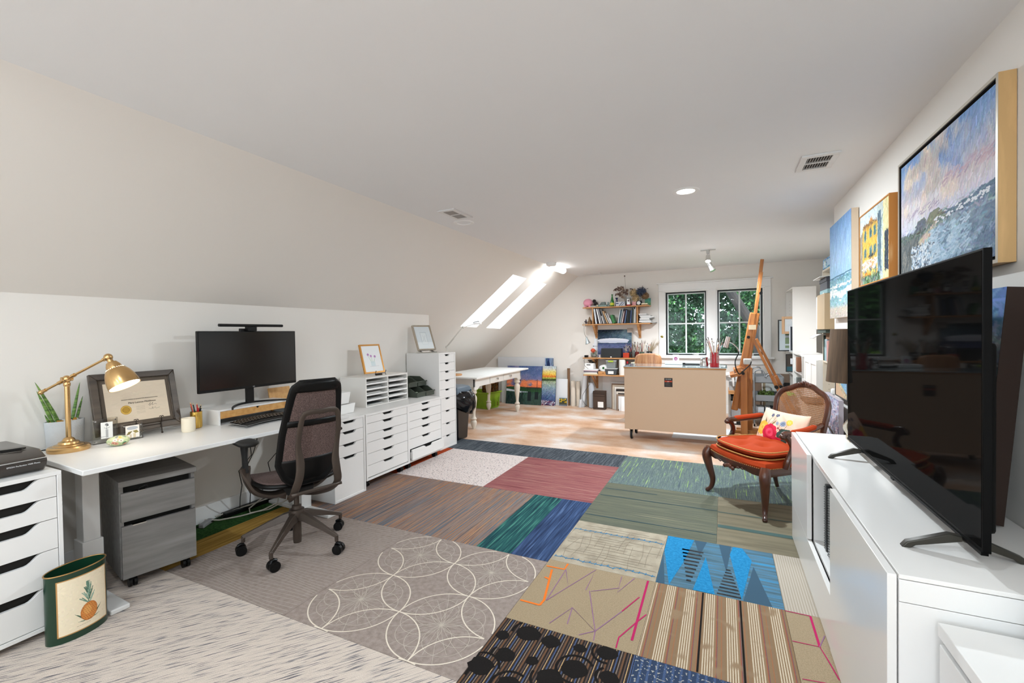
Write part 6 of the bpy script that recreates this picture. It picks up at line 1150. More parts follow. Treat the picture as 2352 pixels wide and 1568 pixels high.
g = G(); g.bx(-.02, -.03, .93, .075, .02, 1.005); item('outlet_box', 'grey power outlet box fixed to the easel', 'outlet', (.255, 6.345, -.012), g, mat('outlet_grey', '#b5b3ad', .5), bevel=.012)
t = thing('gooseneck_lamp', 'silver gooseneck lamp arching left from the easel', 'lamp', (.30, 6.28, -.012)); g = G(); g.tube(smoothpath([(.02, 0, .97), (.0, -.06, .93), (-.08, -.08, .85), (-.115, -.08, .82), (-.15, -.08, .88), (-.16, -.08, .98), (-.125, -.08, 1.07), (-.12, -.08, 1.10)], 5), .007, 8); g.build('cable_sleeve', BLK, t)
g = G(); g.tube(smoothpath([(-.12, -.08, 1.10), (-.14, -.08, 1.15), (-.19, -.08, 1.20), (-.225, -.08, 1.215)], 5), .007, 8); g.build('gooseneck', STEEL, t)
g = G(); g.cyl((-.27, -.09, 1.15), (-.235, -.09, 1.285), .03, .026, 20); g.build('lamp_head', mat('head_silver', '#b9aaa4', .25, metal=.7), t)
# ---------------- metal cart, cloth, frames behind the easel
t = thing('grey_metal_cart', 'grey metal utility cart with hooped handles behind the easel', 'cart', (.40, 7.12, -.012)); GM = mat('cart_grey', '#8a8d8f', .4, metal=.3)
for zt in (.62, .36, .12):
    g = G(); g.bx(0, 0, zt, .36, .5, zt+.006); g.bx(0, 0, zt, .36, .006, zt+.09); g.bx(0, .494, zt, .36, .5, zt+.09); g.bx(0, .006, zt, .006, .494, zt+.09); g.bx(.354, .006, zt, .36, .494, zt+.09); g.build('shelf', GM, t)
for y in (-.012, .512): g = G(); g.tube(smoothpath([(.0, y, .04), (.0, y, .4), (.0, y, .74), (.04, y, .80), (.10, y, .80), (.13, y, .74), (.13, y, .71)], 4), .010, 8); g.tube([(.34, y, .04), (.34, y, .70)], .010, 8); g.build('handle', GM, t)
for x, y in ((.0, .0), (.34, .0), (.0, .5), (.34, .5)): g = G(); g.cyl((x-.01, y, .02), (x+.01, y, .02), .02, n=14); g.build('caster', BLK, t)
g = G(); leafy(g, (0, 0, 0), .11, 260, .02, random.Random(2), 0, .45); item('craft_greenery', 'tangle of green craft leaves on the middle cart shelf', 'craft supplies', (.56, 7.3, .42), g, mat('craft_green', '#6f8a44', .8, var=.5, vs=50), smooth=0); bpy.data.objects['craft_greenery']['kind'] = 'stuff'
for k, (x, w, c) in enumerate(((.43, .09, '#c9cccf'), (.54, .06, '#d9dbdc'), (.61, .1, '#26282b'))): g = G(); g.bx(0, 0, 0, w, .2, .15); item('cart_box', ('pale grey box', 'slim white box', 'black box')[k]+' on the bottom cart shelf', 'box', (x, 7.16, .115), g, mat('cb_'+c, c, .5), bevel=.003)
g = G(); g.tube([(.05*math.cos(a), 0, .05+.05*math.sin(a)) for a in np.linspace(0, 2*PI, 25)[:-1]], .008, 8, closed=True); item('steel_ring_stand', 'grey ring tool standing on top of the metal cart', 'tool', (.60, 7.2, .62), g, STEEL)
g = G(); rg = random.Random(1); g.surf(lambda u, v: ((u-.5)*.2, (v-.5)*.14, .05*math.sin(u*PI)*math.sin(v*PI)+.01*math.sin(u*17)*math.cos(v*13)), 16, 12); g.ball((0, 0, .012), (.09, .06, .02), 12); item('green_cloth', 'bright green cloth or duster head beside the metal cart', 'cloth', (.79, 7.1, .46), g, mat('neon_green', '#35c04a', .7)); g = G(); g.bx(-.07, -.06, 0, .1, .1, .47); item('grey_crate', 'grey crate beside the metal cart carrying the green cloth', 'crate', (.78, 7.12, -.012), g, mat('crate_grey', '#85888a', .6), bevel=.005)
g = G(); g.tube([(0, 0, 0), (-.05, .02, .12)], [.008, .004], 6); item('duster_handle', 'thin black handle rising from the green cloth', 'tool', (.79, 7.1, .50), g, BLK)
t = thing('leaning_picture', 'white and taupe picture frame on the floor behind the cart', 'frame', (.55, 7.9, -.012), rot=(R(-6), 0, 0)); g = G(); w, h, f_ = .28, .62, .012; g.bx(0, 0, 0, f_, .02, h); g.bx(w-f_, 0, 0, w, .02, h); g.bx(f_, 0, h-f_, w-f_, .02, h); g.bx(f_, 0, 0, w-f_, .02, f_); g.build('frame', BIN, t); g = G(); g.bx(f_, .006, f_, w-f_, .015, h-f_); g.build('mat_board', mat('mat_tan', '#a8997f', .8), t); g = G(); g.bx(.05, .004, .05, w-.05, .006, h-.05); g.build('print', mat('print_pale', '#c9cfcc', .6), t)
g = G(); g.bx(0, 0, 0, .62, .02, .68); item('brown_board', 'brown board with rounded corner leaning on the back wall', 'board', (.31, 7.97, -.012), g, mat('board_brown', '#85705f', .7), rot=(R(-3), 0, 0), bevel=.01)
g = G(); g.bx(0, 0, 0, .12, .05, .56); item('dark_portfolio', 'black portfolio on the floor by the bookcases', 'portfolio', (.79, 7.8, -.012), g, BLKM)
# between counter and easel: low bench with boxes, folded cloth
t = thing('supply_bench', 'low wooden bench with drawers seen between counter and easel', 'bench', (.07, 7.15, -.012)); g = G(); g.bx(0, 0, .44, .24, .45, .49); g.build('top', WOOD, t, bevel=.003)
for x in (.0, .2): g = G(); g.bx(x, .0, 0, x+.03, .42, .44); g.build('leg', STEEL, t)
g = G(); g.bx(.035, .02, .36, .195, .4, .42); g.build('drawer', BLKM, t); g = G(); g.bx(.035, .02, .10, .195, .4, .34); g.build('cabinet_box', mat('box_grey', '#a9a9aa', .5), t); g = G(); g.bx(.035, .0, .0, .195, .4, .08); q = g.build('black_case', BLKM, t); g = G(); g.bx(.05, -.002, .02, .10, 0, .05); g.build('tag_label', PAPER, q)
g = G(); g.surf(lambda u, v: (u*.16, .02*math.sin(u*9), .09*math.sin(v*PI)+.012*math.sin(u*20)), 12, 10); g.tube([(-.02, 0, .09), (.08, 0, .10), (.14, 0, .08), (.15, 0, .0), (.16, 0, -.08)], [.03, .032, .03, .025, .01], 10); g.tube([(.02, 0, .08), (.09, -.02, .05), (.10, -.02, -.07)], [.02, .02, .012], 8); item('white_cloth', 'rumpled white cloth hanging beside the counter', 'cloth', (.04, 7.15, .62), g, mat('cloth_white', '#e2dfdb', .9, bump=.4, bs=60))
g = G(); g.bx(0, 0, 0, .2, .3, .13); item('storage_box', 'grey box on the wooden bench under the white cloth', 'box', (.08, 7.2, .478), g, mat('sb_grey', '#a7a5a3', .6), bevel=.004)
for x, y, w, d, nm in ((-.6, 6.0, .9, .75, 'long white paper sheet on the plywood under the counter'), (.12, 6.0, .75, .85, 'white paper sheet on the plywood around the easel')):
    g = G(); g.bx(0, 0, 0, w, d, .0015); item('floor_paper', nm, 'paper', (x, y, -.0118), g, mat('floor_paper', '#dcdfe2', .6, var=.05, vs=3), R(1.5))

# ---------------- ceiling fittings
def vent(label, x, y, w, d, rz=0):
    t = thing('ceiling_vent', label, 'vent', (x, y, ZC), rz); g = G(); f_ = .035
    for q in ((-w/2, -d/2, w/2, -d/2+f_), (-w/2, d/2-f_, w/2, d/2), (-w/2, -d/2+f_, -w/2+f_, d/2-f_), (w/2-f_, -d/2+f_, w/2, d/2-f_), (-w/2+f_, -.006, w/2-f_, .006)): g.bx(q[0], q[1], -.012, q[2], q[3], 0)
    g.build('frame', mat('vent_white', '#e3e1df', .5), t, bevel=.002); g = G(); g.bx(-w/2+f_, -d/2+f_, -.002, w/2-f_, d/2-f_, -.0005); g.build('duct', mat('duct_dark', '#4d4a48', .8), t)
    g = G(); n = int((w-2*f_)/.014)
    for k in range(n): x_ = -w/2+f_+.007+k*.014; g.prism([(x_-.004, -.010), (x_+.004, -.003), (x_+.005, -.004), (x_-.003, -.011)], 'y', -d/2+f_, d/2-f_)
    g.build('slats', mat('slat_grey', '#a3a09d', .5), t)
vent('white ceiling vent near the right wall', .545, 3.38, .20, .29, 0); vent('white ceiling vent over the low cabinets, beside the unlit light', -2.107, 3.32, .17, .31, 0); vent('slim ceiling vent above the back wall shelves', -2.09, 7.78, .3, .12, 0)
t = thing('ceiling_tube_light', 'white round-ended tube light glowing near the skylights', 'ceiling light', (-2.32, 6.30, ZC)); g = G(); g.lathe([(.001, -.055), (.05, -.055), (.075, -.04), (.08, 0)], 28); g.build('cap', TRIM, t)
g = G(); g.ring([[(r_*math.cos(q), y, -.05+r_*math.sin(q)) for q in np.linspace(0, 2*PI, 17)[:-1]] for r_, y in ((.02, .05), (.048, .07), (.05, .55), (.035, .60), (.01, .615))]); g.build('tube', mat('tube_glow', '#ffffff', .4, emit='#ffffff', es=6), t)
area('tube_lamp', (-2.27, 6.62, ZC-.11), .12, 11, (0, R(12), 0), (.9, .95, 1), shape='RECTANGLE', sy=.55)
t = thing('track_spotlight', 'small chrome ceiling spotlight with two heads, lit', 'ceiling light', (-.165, 6.35, ZC)); g = G(); g.bx(-.09, -.01, -.012, .09, .01, 0); g.cyl((0, 0, -.05), (0, 0, -.01), .022, n=20); g.build('mount', STEEL, t)
g = G(); g.tube([(0, 0, -.05), (-.02, -.01, -.09), (.0, -.02, -.12)], .006, 6); g.cyl((0, -.02, -.08), (0, -.045, -.155), .025, .032, 20); g.build('lit_head', STEEL, t); g = G(); g.cyl((0, -.0455, -.1565), (0, -.047, -.161), .029, n=20); g.build('bulb', mat('spot_glow', '#ffffff', .4, emit='#ffffff', es=60), t)
g = G(); g.tube([(.01, .02, -.05), (.02, .04, -.14), (.03, .04, -.2)], .005, 6); g.cyl((.01, .04, -.17), (.055, .02, -.275), .028, .036, 20); g.build('unlit_head', STEEL, t)
sp = bpy.data.lights.new('track_lamp', 'SPOT'); sp.spot_size = R(165); sp.spot_blend = .5; sp.energy = 150; sp.shadow_soft_size = .03; sp.color = (.9, .95, 1); so = bpy.data.objects.new('track_lamp', sp); COL.objects.link(so); so.location = (-.165, 6.27, ZC-.20)
# ---------------- trees outside
rgn = np.random.RandomState(7)
def foliage(name, label, blobs, n, size, cols, trunk, group='trees outside the windows'):
    t = thing(name, label, 'tree', (trunk[0][0], trunk[0][1], trunk[0][2])); b0 = Vector(trunk[0]); g = G()
    P = [Vector(p)-b0 for p in trunk]; g.tube(P, list(np.linspace(trunk_r, trunk_r*.5, len(P))), 10); g.build('trunk', grain('bark', [(.3, '#141110'), (.5, '#1f1a17'), (.7, '#2f2924')], (8, 8, 1.5), 1, .9, bump=.8), t)
    per = n//len(blobs); vs = []; mi = []
    for (cx, cy, cz, r) in blobs:
        d = rgn.randn(per, 3); d /= np.linalg.norm(d, axis=1)[:, None]; p = np.array([cx, cy, cz]) - np.array(b0) + d*r*(rgn.rand(per, 1)**.45); a = rgn.randn(per, 3); a /= np.linalg.norm(a, axis=1)[:, None]; b = np.cross(a, rgn.randn(per, 3)); b /= np.linalg.norm(b, axis=1)[:, None]; s_ = size*(.6+.8*rgn.rand(per, 1))
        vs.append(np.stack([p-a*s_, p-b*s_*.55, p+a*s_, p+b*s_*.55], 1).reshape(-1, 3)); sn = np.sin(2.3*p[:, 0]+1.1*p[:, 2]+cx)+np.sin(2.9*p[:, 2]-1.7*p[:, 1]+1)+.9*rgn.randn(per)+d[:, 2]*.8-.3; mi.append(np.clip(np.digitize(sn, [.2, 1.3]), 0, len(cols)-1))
    V = np.concatenate(vs); M_ = np.concatenate(mi); me = bpy.data.meshes.new('leaves'); nq = len(V)//4; me.vertices.add(len(V)); me.vertices.foreach_set('co', V.ravel()); me.loops.add(len(V)); me.polygons.add(nq); me.loops.foreach_set('vertex_index', np.arange(len(V))); me.polygons.foreach_set('loop_start', np.arange(0, len(V), 4)); me.polygons.foreach_set('loop_total', np.full(nq, 4))
    for c in cols: me.materials.append(mat('leaf_'+c, c, .6, var=.2, vs=3, trans=.0))
    me.polygons.foreach_set('material_index', M_.astype(np.int32)); me.update(calc_edges=True); o = bpy.data.objects.new('leaves', me); COL.objects.link(o); o.parent = t; return t
trunk_r = .35
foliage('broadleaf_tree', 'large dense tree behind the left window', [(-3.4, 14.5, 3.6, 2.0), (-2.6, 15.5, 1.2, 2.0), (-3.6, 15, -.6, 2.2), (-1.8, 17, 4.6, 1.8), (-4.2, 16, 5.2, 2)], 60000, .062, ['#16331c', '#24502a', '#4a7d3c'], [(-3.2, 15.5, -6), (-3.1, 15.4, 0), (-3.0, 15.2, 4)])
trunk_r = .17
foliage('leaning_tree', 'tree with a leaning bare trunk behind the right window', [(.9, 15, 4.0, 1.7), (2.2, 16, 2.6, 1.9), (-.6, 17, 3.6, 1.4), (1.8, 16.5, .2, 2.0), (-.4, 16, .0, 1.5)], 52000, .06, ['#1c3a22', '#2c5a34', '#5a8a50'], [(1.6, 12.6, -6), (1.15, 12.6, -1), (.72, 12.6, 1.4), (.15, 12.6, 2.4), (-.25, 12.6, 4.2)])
trunk_r = .12
foliage('yellow_green_shrub', 'yellow green shrub at the lower corner of the left window', [(-1.75, 11.6, .2, .75), (-1.3, 11.8, -.4, .6), (-2.2, 12, -.6, .8)], 9000, .035, ['#6a8a2c', '#8fae3a', '#4f7a2f'], [(-1.7, 11.8, -6), (-1.7, 11.8, 0)])
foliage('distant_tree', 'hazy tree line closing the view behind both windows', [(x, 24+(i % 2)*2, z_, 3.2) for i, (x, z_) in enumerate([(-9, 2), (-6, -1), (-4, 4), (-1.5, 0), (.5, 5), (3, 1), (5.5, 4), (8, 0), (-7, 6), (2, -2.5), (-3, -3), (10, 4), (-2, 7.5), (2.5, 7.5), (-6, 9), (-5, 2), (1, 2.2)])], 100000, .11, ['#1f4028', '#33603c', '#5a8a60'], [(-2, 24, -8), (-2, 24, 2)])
g = G(); g.bx(-40, YB+1.5, -6.3, 40, 60, -6); struct('ground', g, mat('lawn', '#4f6f38', .9, var=.3, vs=1))
# ================================================================== right side: bookcases in the recess
def bookcase(label, yfar, w, d, h, shelves, x=.89, backed=True, divs=(), doors=None, m=None):
    m = m or SHELFW; t = thing('bookcase', label, 'bookcase', (x, yfar, -.012), R(-90)); g = G(); th = .018
    g.bx(0, 0, 0, th, d, h); g.bx(w-th, 0, 0, w, d, h); g.bx(th, 0, h-th, w-th, d, h); g.bx(th, 0, 0, w-th, d, .07)
    if backed: g.bx(th, d-.006, .07, w-th, d, h-th)
    for dx in divs: g.bx(dx-.009, .004, .07, dx+.009, d-.006, h-th)
    g.build('carcass', m, t, bevel=.001)
    for z in shelves: g = G(); g.bx(th, .004, z-.018, w-th, d-.006, z); g.build('shelf_board', m, t, bevel=.001)
    g = G()
    for k in range(int((h-.3)/.05)):
        for xx in (th+.0005, w-th-.0005): g.cyl((xx-.001, .05, .2+.05*k), (xx+.001, .05, .2+.05*k), .003, n=6)
    tag(g.build('peg_holes', DARKV, t), kind='stuff')
    if doors:
        for a, b in doors:
            q = G(); f_ = .055; q.bx(a, -.018, .07, a+f_, 0, h-.004); q.bx(b-f_, -.018, .07, b, 0, h-.004); q.bx(a+f_, -.018, h-.004-f_, b-f_, 0, h-.004); q.bx(a+f_, -.018, .07, b-f_, 0, .07+f_); q.bx(a+f_, -.008, .07+f_, b-f_, 0, h-.004-f_); q.build('door', m, t, bevel=.0015)
    return t
CRM = mat('cream_laminate', '#e3d6c2', .45)
bookcase('tall white bookcase in the far corner, framed pictures sticking out', 8.045, .71, .28, 1.96, (.42, .74, 1.045, 1.5))
bookcase('low white open bookcase beside the tall corner bookcase', 7.33, .78, .28, 1.045, (.36, .58, .80))
bookcase('narrow low white open bookcase next to the cabinet doors', 6.548, .30, .28, 1.045, (.36, .66))
bookcase('low white cabinet with two panelled doors', 6.245, .76, .28, 1.045, (.5,), doors=((.002, .379), (.381, .758)))
bookcase('tall cream bookcase nearest the wall corner', 5.47, .70, .30, 1.96, (.36, .70, 1.045, 1.645), x=.925, m=CRM)
def bitem(name, label, cat, x, y, z, sx, sy, sz, c, group=None, rz=0, bevel=.003, lid=None):
    g = G(); g.bx(0, -sy, 0, sx, 0, sz); ms = [mat('b_'+c, c, .6)]
    if lid: g.bx(-.006, -sy-.006, sz-.035, sx+.006, .006, sz+.004, 1); ms.append(mat('b_'+lid, lid, .6))
    return item(name, label, cat, (x, y, z-.012), g, ms, rz, group, bevel=bevel)
cv = Cv(50, 30, '#6fa3c8', 2); cv.rect(.1, .15, .45, .85, '#cfe0ea'); cv.strokes(60, .2, .08, .3, .8, .2); cv.rect(.55, .2, .9, .8, '#b9d4e6')
t = thing('blue_carton', 'blue and white printed carton on top of the cream bookcase', 'box', (.93, 5.47, 1.95), R(-90)); g = G(); g.bx(0, 0, 0, .36, .22, .10); g.build('carton', mat('carton_blue', '#3f78a5', .6), t); picture('print', cv, .36, .10, t, y=-.0008, x0=0, mt=PRINT)
bitem('blue_storage_box', 'pale teal storage box on the upper shelf of the cream bookcase', 'box', .905, 5.44, 1.647, .25, .34, .095, '#7fa5ab', lid='#8fb4b8'); g = G(); g.bx(0, 0, 0, .004, .03, .04); item('box_tag', 'small white metal tag on the pale teal box', 'tag', (.896, 5.25, 1.67), g, PAPER)
bitem('dark_storage_box', 'dark grey storage box stacked on the pale teal box', 'box', .90, 5.44, 1.745, .25, .33, .11, '#4b4d54', lid='#3f4048')
g = G(); g.bx(0, -.36, 0, .3, 0, .006); item('magazine', 'magazine overhanging the dark storage box', 'magazine', (.85, 5.50, 1.852), g, PAPER, rot=(0, R(-4), 0))
bitem('tan_carton', 'large tan cardboard carton sticking out of the cream bookcase', 'carton', .865, 5.385, 1.36, .30, .36, .34, '#b9a180'); bitem('white_folder', 'white file folders behind the tan carton', 'folder', .868, 5.447, 1.36, .28, .09, .33, '#e2e0da'); bitem('book', 'flat book lying under the tan carton', 'book', .88, 5.46, 1.325, .26, .4, .034, '#3d4a42')
g = G(); g.surf(lambda u, v: (u*.2-.07, v*.22, .02*math.sin(u*5)+.05*u), 12, 6); item('newspaper', 'folded newspaper hanging off the shelf under the tan carton', 'newspaper', (.90, 5.38, 1.262), g, mat('newsprint', '#cfccc6', .8, var=.1, vs=40), solid=.006)
for k, (w, h, c, nm) in enumerate(((.03, .255, '#22302c', 'dark green'), (.04, .215, '#8fb0b0', 'pale teal'), (.035, .22, '#b9c3c9', 'grey blue'), (.05, .20, '#c0908a', 'dusty rose'), (.045, .205, '#a56a64', 'rose red'), (.06, .2, '#b58e70', 'tan'))): bitem('book', '%s book upright on the middle shelf of the cream bookcase' % nm, 'book', .925-.0, 5.44-.055*k, 1.045, .2, w, h, c, 'books in the cream bookcase', bevel=.002)
bitem('wicker_box', 'brown wicker box on the books in the cream bookcase', 'box', .93, 5.34, 1.262, .2, .18, .07, '#7a5535')
bitem('paper_pile', 'loose grey papers on the lower shelf of the cream bookcase', 'paper', .90, 5.40, .70, .22, .28, .03, '#8d8f93'); bitem('white_cup', 'white paper cup on the lower shelf of the cream bookcase', 'cup', .94, 5.2, .73, .06, .06, .06, '#e5e5e3', bevel=.015)
t = thing('cream_chest', 'cream storage chest with black lid at the foot of cream bookcase', 'chest', (.72, 5.36, -.012), R(-90)); g = G(); g.bx(0, 0, .16, .41, .19, .655); g.build('chest', CRM, t, bevel=.004); g = G(); g.bx(-.005, -.008, .655, .415, .195, .675); g.build('lid', BLKM, t); g = G(); g.bx(.0, .005, .0, .41, .19, .16); g.build('red_base', grain('red_brown', [(.4, '#2a1410'), (.6, '#8a3a20')], (1, 1, 12), 1, .4), t)
def pic_y(name, label, x, y, z, w, h, frame, inner, fw=.02, th=.02, lean=0, art=None, cat='picture frame'):
    t = thing(name, label, cat, (x, y, z), rot=(R(-lean), 0, 0)); g = G()
    g.bx(0, 0, 0, fw, th, h); g.bx(w-fw, 0, 0, w, th, h); g.bx(fw, 0, 0, w-fw, th, fw); g.bx(fw, 0, h-fw, w-fw, th, h); g.build('frame', mat('pf_'+frame, frame, .5), t, bevel=.0015); g = G()
    g.bx(fw, th*.3, fw, w-fw, th*.8, h-fw); g.build('panel', mat('pi_'+inner, inner, .6), t)
    if art: g = G(); [g.bx(a*w, th*.25, b*h, c*w, th*.3, d*h) for a, b, c, d in art[1]]; g.build('artwork', mat('pa_'+art[0], art[0], .6), t)
    return t
pic_y('framed_print', 'black framed print with green landscape, sticking out of the corner bookcase', .735, 7.56, 1.037, .30, .46, '#15171a', '#c9d4d8', .014, .02, 0, ('#7f9470', [(.3, .1, .9, .18), (.3, .23, .9, .43), (.3, .5, .9, .6)]))
pic_y('stretcher', 'empty light wooden frame in front of the black framed print', .775, 7.47, 1.29, .26, .25, '#c9a27c', '#d5d9da', .035, .03, 0); pic_y('framed_print', 'narrow framed print behind the edge of the corner bookcase', .86, 7.42, 1.037, .2, .37, '#cfd3d6', '#2b3138', .015, .02, 0, ('#b9bec2', [(.2, .6, .8, .9)]))
pic_y('framed_print', 'dark framed print on the shelf below the black framed print', .83, 7.55, .735, .24, .26, '#1b1d20', '#4a4038', .008, .02, 0, ('#35606a', [(.05, .05, .95, .3)])); bitem('paper_pile', 'rumpled white papers beside the lower dark print', 'paper', .875, 7.46, .87, .1, .06, .08, '#d9dce0')
for k, (y, z, sx, sy, sz, c, nm) in enumerate(((7.22, .805, .22, .06, .17, '#e9e9e7', 'white binder'), (7.12, .805, .22, .05, .17, '#e2e2df', 'white notebook binder'), (7.00, .805, .24, .10, .19, '#8d5f47', 'terracotta binder'), (7.2, .585, .24, .12, .12, '#d9d9d6', 'white file box'), (7.0, .585, .25, .12, .14, '#6f7471', 'grey file box'), (6.5, .665, .22, .1, .09, '#c9c9c5', 'pale file box'))): bitem('binder', nm+' on the low white bookcases', 'binder', .885, y, z, sx, sy, sz, c)

# ---------------- armchair
AC = thing('armchair', 'carved walnut armchair with orange upholstery and cane back', 'armchair', (.30, 3.98, 0), R(-53.1))
ORG = mat('orange_velvet', '#a63c1a', .85, sheen=0, spec=.15, var=.07, vs=18, bump=.2, bs=300); WL = MAHO
SF, SB, DF = .305, .235, .27
for s_ in (-1, 1):
    P = smoothpath([(s_*(SF+.005), -DF-.005, .375), (s_*(SF+.018), -DF-.022, .31), (s_*(SF+.005), -DF-.01, .22), (s_*(SF-.015), -DF+.008, .12), (s_*(SF-.01), -DF+.0, .05), (s_*(SF+.012), -DF-.018, .018), (s_*(SF+.02), -DF-.026, .012)], 4)
    g = G(); g.tube(P, [float(np.interp(i/24, [0, .15, .3, .55, .75, .88, 1], [.030, .040, .032, .021, .016, .018, .016])) for i in range(len(P))], 12); g.ball((s_*(SF+.014), -DF-.02, .014), (.018, .018, .0138), 10); g.ball((s_*(SF+.02), -DF-.03, .33), (.018, .014, .03), 8); g.build('leg', WL, AC)
    P = smoothpath([(s_*SB, DF, .38), (s_*(SB+.005), DF+.01, .25), (s_*(SB+.01), DF+.03, .12), (s_*(SB+.015), DF+.06, .012)], 4); g = G(); g.tube(P, [float(np.interp(i/12, [0, .5, 1], [.026, .021, .015])) for i in range(len(P))], 10); g.build('leg', WL, AC)
def outline(k=1.0, n=14, front_bow=.05):
    o = []
    for i in range(n): u = i/(n-1)*2-1; o.append((SF*k*u, -DF*k - front_bow*k*(1-u*u)))
    for i in range(1, n): u = i/(n-1); o.append(((SF+(SB-SF)*u)*k + .012*math.sin(u*PI), -DF*k + 2*DF*k*u))
    for i in range(1, n): u = 1-2*i/(n-1); o.append((SB*k*u, DF*k + .02*k*(1-u*u)))
    for i in range(1, n-1): u = 1-i/(n-1); o.append((-((SF+(SB-SF)*u)*k) - .012*math.sin(u*PI), -DF*k + 2*DF*k*u))
    return o
def rail_z(x, y):  # scalloped lower edge
    return .315 + .035*math.cos(x*10.5)*0 - .022*math.exp(-(x/.07)**2)*(y < -.2) + .028*(1-abs(math.cos(x*5.2)))*0
g = G(); o1 = outline(1.0)
g.ring([[(x, y, .305-.022*math.exp(-(x/.09)**2)*(y < -.2)+.02*(abs(x) < .2)*(y < -.2)*abs(math.sin(abs(x)*16))) for x, y in o1], [(x*1.03, y*1.03, .335) for x, y in o1], [(x*1.025, y*1.025, .36) for x, y in o1], [(x*.94, y*.94, .36) for x, y in o1], [(x*.93, y*.93, .31) for x, y in o1]], closed=True)
for x_ in (-.045, -.02, 0, .02, .045): g.ball((x_, -DF-.062, .315-.3*abs(x_)), (.016, .012, .016), 8)
for s_ in (-1, 1):
    for k in range(4): g.ball((s_*(.10+.03*k), -DF-.06+.012*k, .325), (.014, .008, .009), 7, k=5)
g.build('seat_rail', WL, AC)
g = G(); g.ring([[(x*1.0, y*1.0, .355) for x, y in outline(.995)], [(x, y, .375) for x, y in outline(1.01)], [(x, y, .40) for x, y in outline(.98)], [(x, y, .412) for x, y in outline(.86)]]); g.build('seat_base', ORG, AC)
g = G()
for i, (x, y) in enumerate(o1 * 1):
    if y > .2: continue
    nx_, ny_ = o1[(i+1) % len(o1)]
    for q in (0, .33, .66): a, b = x+(nx_-x)*q, y+(ny_-y)*q; g.ball((a*1.012, b*1.012, .362), .0042, 6, k=4)
tag(g.build('nail_head', mat('nail_brass', '#c9a46a', .3, metal=.8), AC), kind='stuff')
tuft = [(-.12, -.12), (.12, -.12), (0, .0), (-.12, .12), (.12, .12), (0, -.21)]
def cush(u, v, top=True):
    x, y = (u-.5)*2, (v-.5)*2; e = 5; r = (abs(x)**e+abs(y)**e)**(1/e) or 1e-6; s_ = max(abs(x), abs(y))/r; w = SF-.01+(SB-SF)*v; X = x*s_*w; Y = y*s_*DF-.035*(1-x*x)*(y < 0)*abs(y); rr = max(abs(x), abs(y))
    z = .452 + .046*(1-rr**3.5)**.8
    for a, b in tuft: z -= .034*math.exp(-((X-a)**2+(Y-b)**2)/.0022)
    return (X, Y, z)
g = G(); g.surf(cush, 40, 40); g.surf(lambda u, v: (cush(u, v)[0], cush(u, v)[1], .452-.042*(1-max(abs(u-.5)*2, abs(v-.5)*2)**6)**.6), 40, 40, flip=True); cu = g.build('seat_cushion', ORG, AC)
pipe = [cush(u, 0)[:2] for u in np.linspace(0, 1, 30)] + [cush(1, v)[:2] for v in np.linspace(0, 1, 24)[1:]] + [cush(u, 1)[:2] for u in np.linspace(1, 0, 24)[1:]] + [cush(0, v)[:2] for v in np.linspace(1, 0, 24)[1:-1]]
g = G(); g.tube([(x*1.004, y*1.004, .470) for x, y in pipe], .0042, 6, closed=True); g.tube([(x*1.004, y*1.004, .420) for x, y in pipe], .0042, 6, closed=True); g.build('piping', mat('piping_gold', '#b98a4a', .7, var=.5, vs=200), cu)
for s_ in (-1, 1):
    P = smoothpath([(s_*(SF-.008), -.10, .36), (s_*(SF+.008), -.09, .42), (s_*(SF+.004), -.05, .50), (s_*(SF-.008), -.07, .56), (s_*(SF-.012), -.10, .592)], 4); g = G(); g.tube(P, [float(np.interp(i/16, [0, .3, .7, 1], [.024, .021, .019, .026])) for i in range(len(P))], 10)
    P = smoothpath([(s_*(SF-.012), -.12, .585), (s_*(SF-.012), -.09, .603), (s_*(SF-.01), -.03, .598), (s_*(SF-.02), .08, .605), (s_*(SB+.02), .20, .62), (s_*(SB+.0), .275, .635)], 4); g.tube(P, [float(np.interp(i/20, [0, .1, .3, .8, 1], [.014, .024, .020, .018, .018])) for i in range(len(P))], 10); g.ball((s_*(SF-.012), -.12, .585), (.024, .02, .02), 10); q = g.build('arm', WL, AC)
    g = G(); g.tube([Vector(p)+Vector((0, 0, .012)) for p in P[7:17]], [.012]+[.0215]*8+[.012], 10); g.build('arm_pad', ORG, q)
# back: frame loop and cane
def bl(t_):  # half outline of the back frame in (x,z), from bottom centre up to the crest
    return None
BO = [(0, .50), (.12, .495), (.205, .50), (.225, .53), (.235, .62), (.245, .72), (.238, .79), (.20, .84), (.13, .868), (.07, .895), (.0, .905)]
sm = [(p.x, p.z) for p in smoothpath([(a, 0, b) for a, b in BO], 5)]; loopb = sm + [(-a, b) for a, b in sm[::-1][1:-1]]
def by(z, x=0): return .27 + .10*(z-.38)/.5 + .0*x - .35*x*x
g = G(); g.tube([(a, by(b, a), b) for a, b in loopb], [(.015, .024)]*len(loopb), 10, closed=True, upv=(0, 1, .2)); g.tube([(SB-.02, by(.36, .2), .36), (SB-.012, by(.52, .2), .52)], .02, 10); g.tube([(-SB+.02, by(.36, .2), .36), (-SB+.012, by(.52, .2), .52)], .02, 10)
for x_ in (-.05, -.025, 0, .025, .05): g.ball((x_, by(.9, 0)-.012, .905+.02*(1-abs(x_)/.06)), (.018, .014, .016), 8)
for s_ in (-1, 1): g.ball((s_*.225, by(.55, .22)-.015, .52), (.012, .012, .02), 8)
g.build('back_frame', WL, AC)
CANE = mat('cane_brown', '#9a6434', .5, var=.25, vs=40)
from bisect import bisect
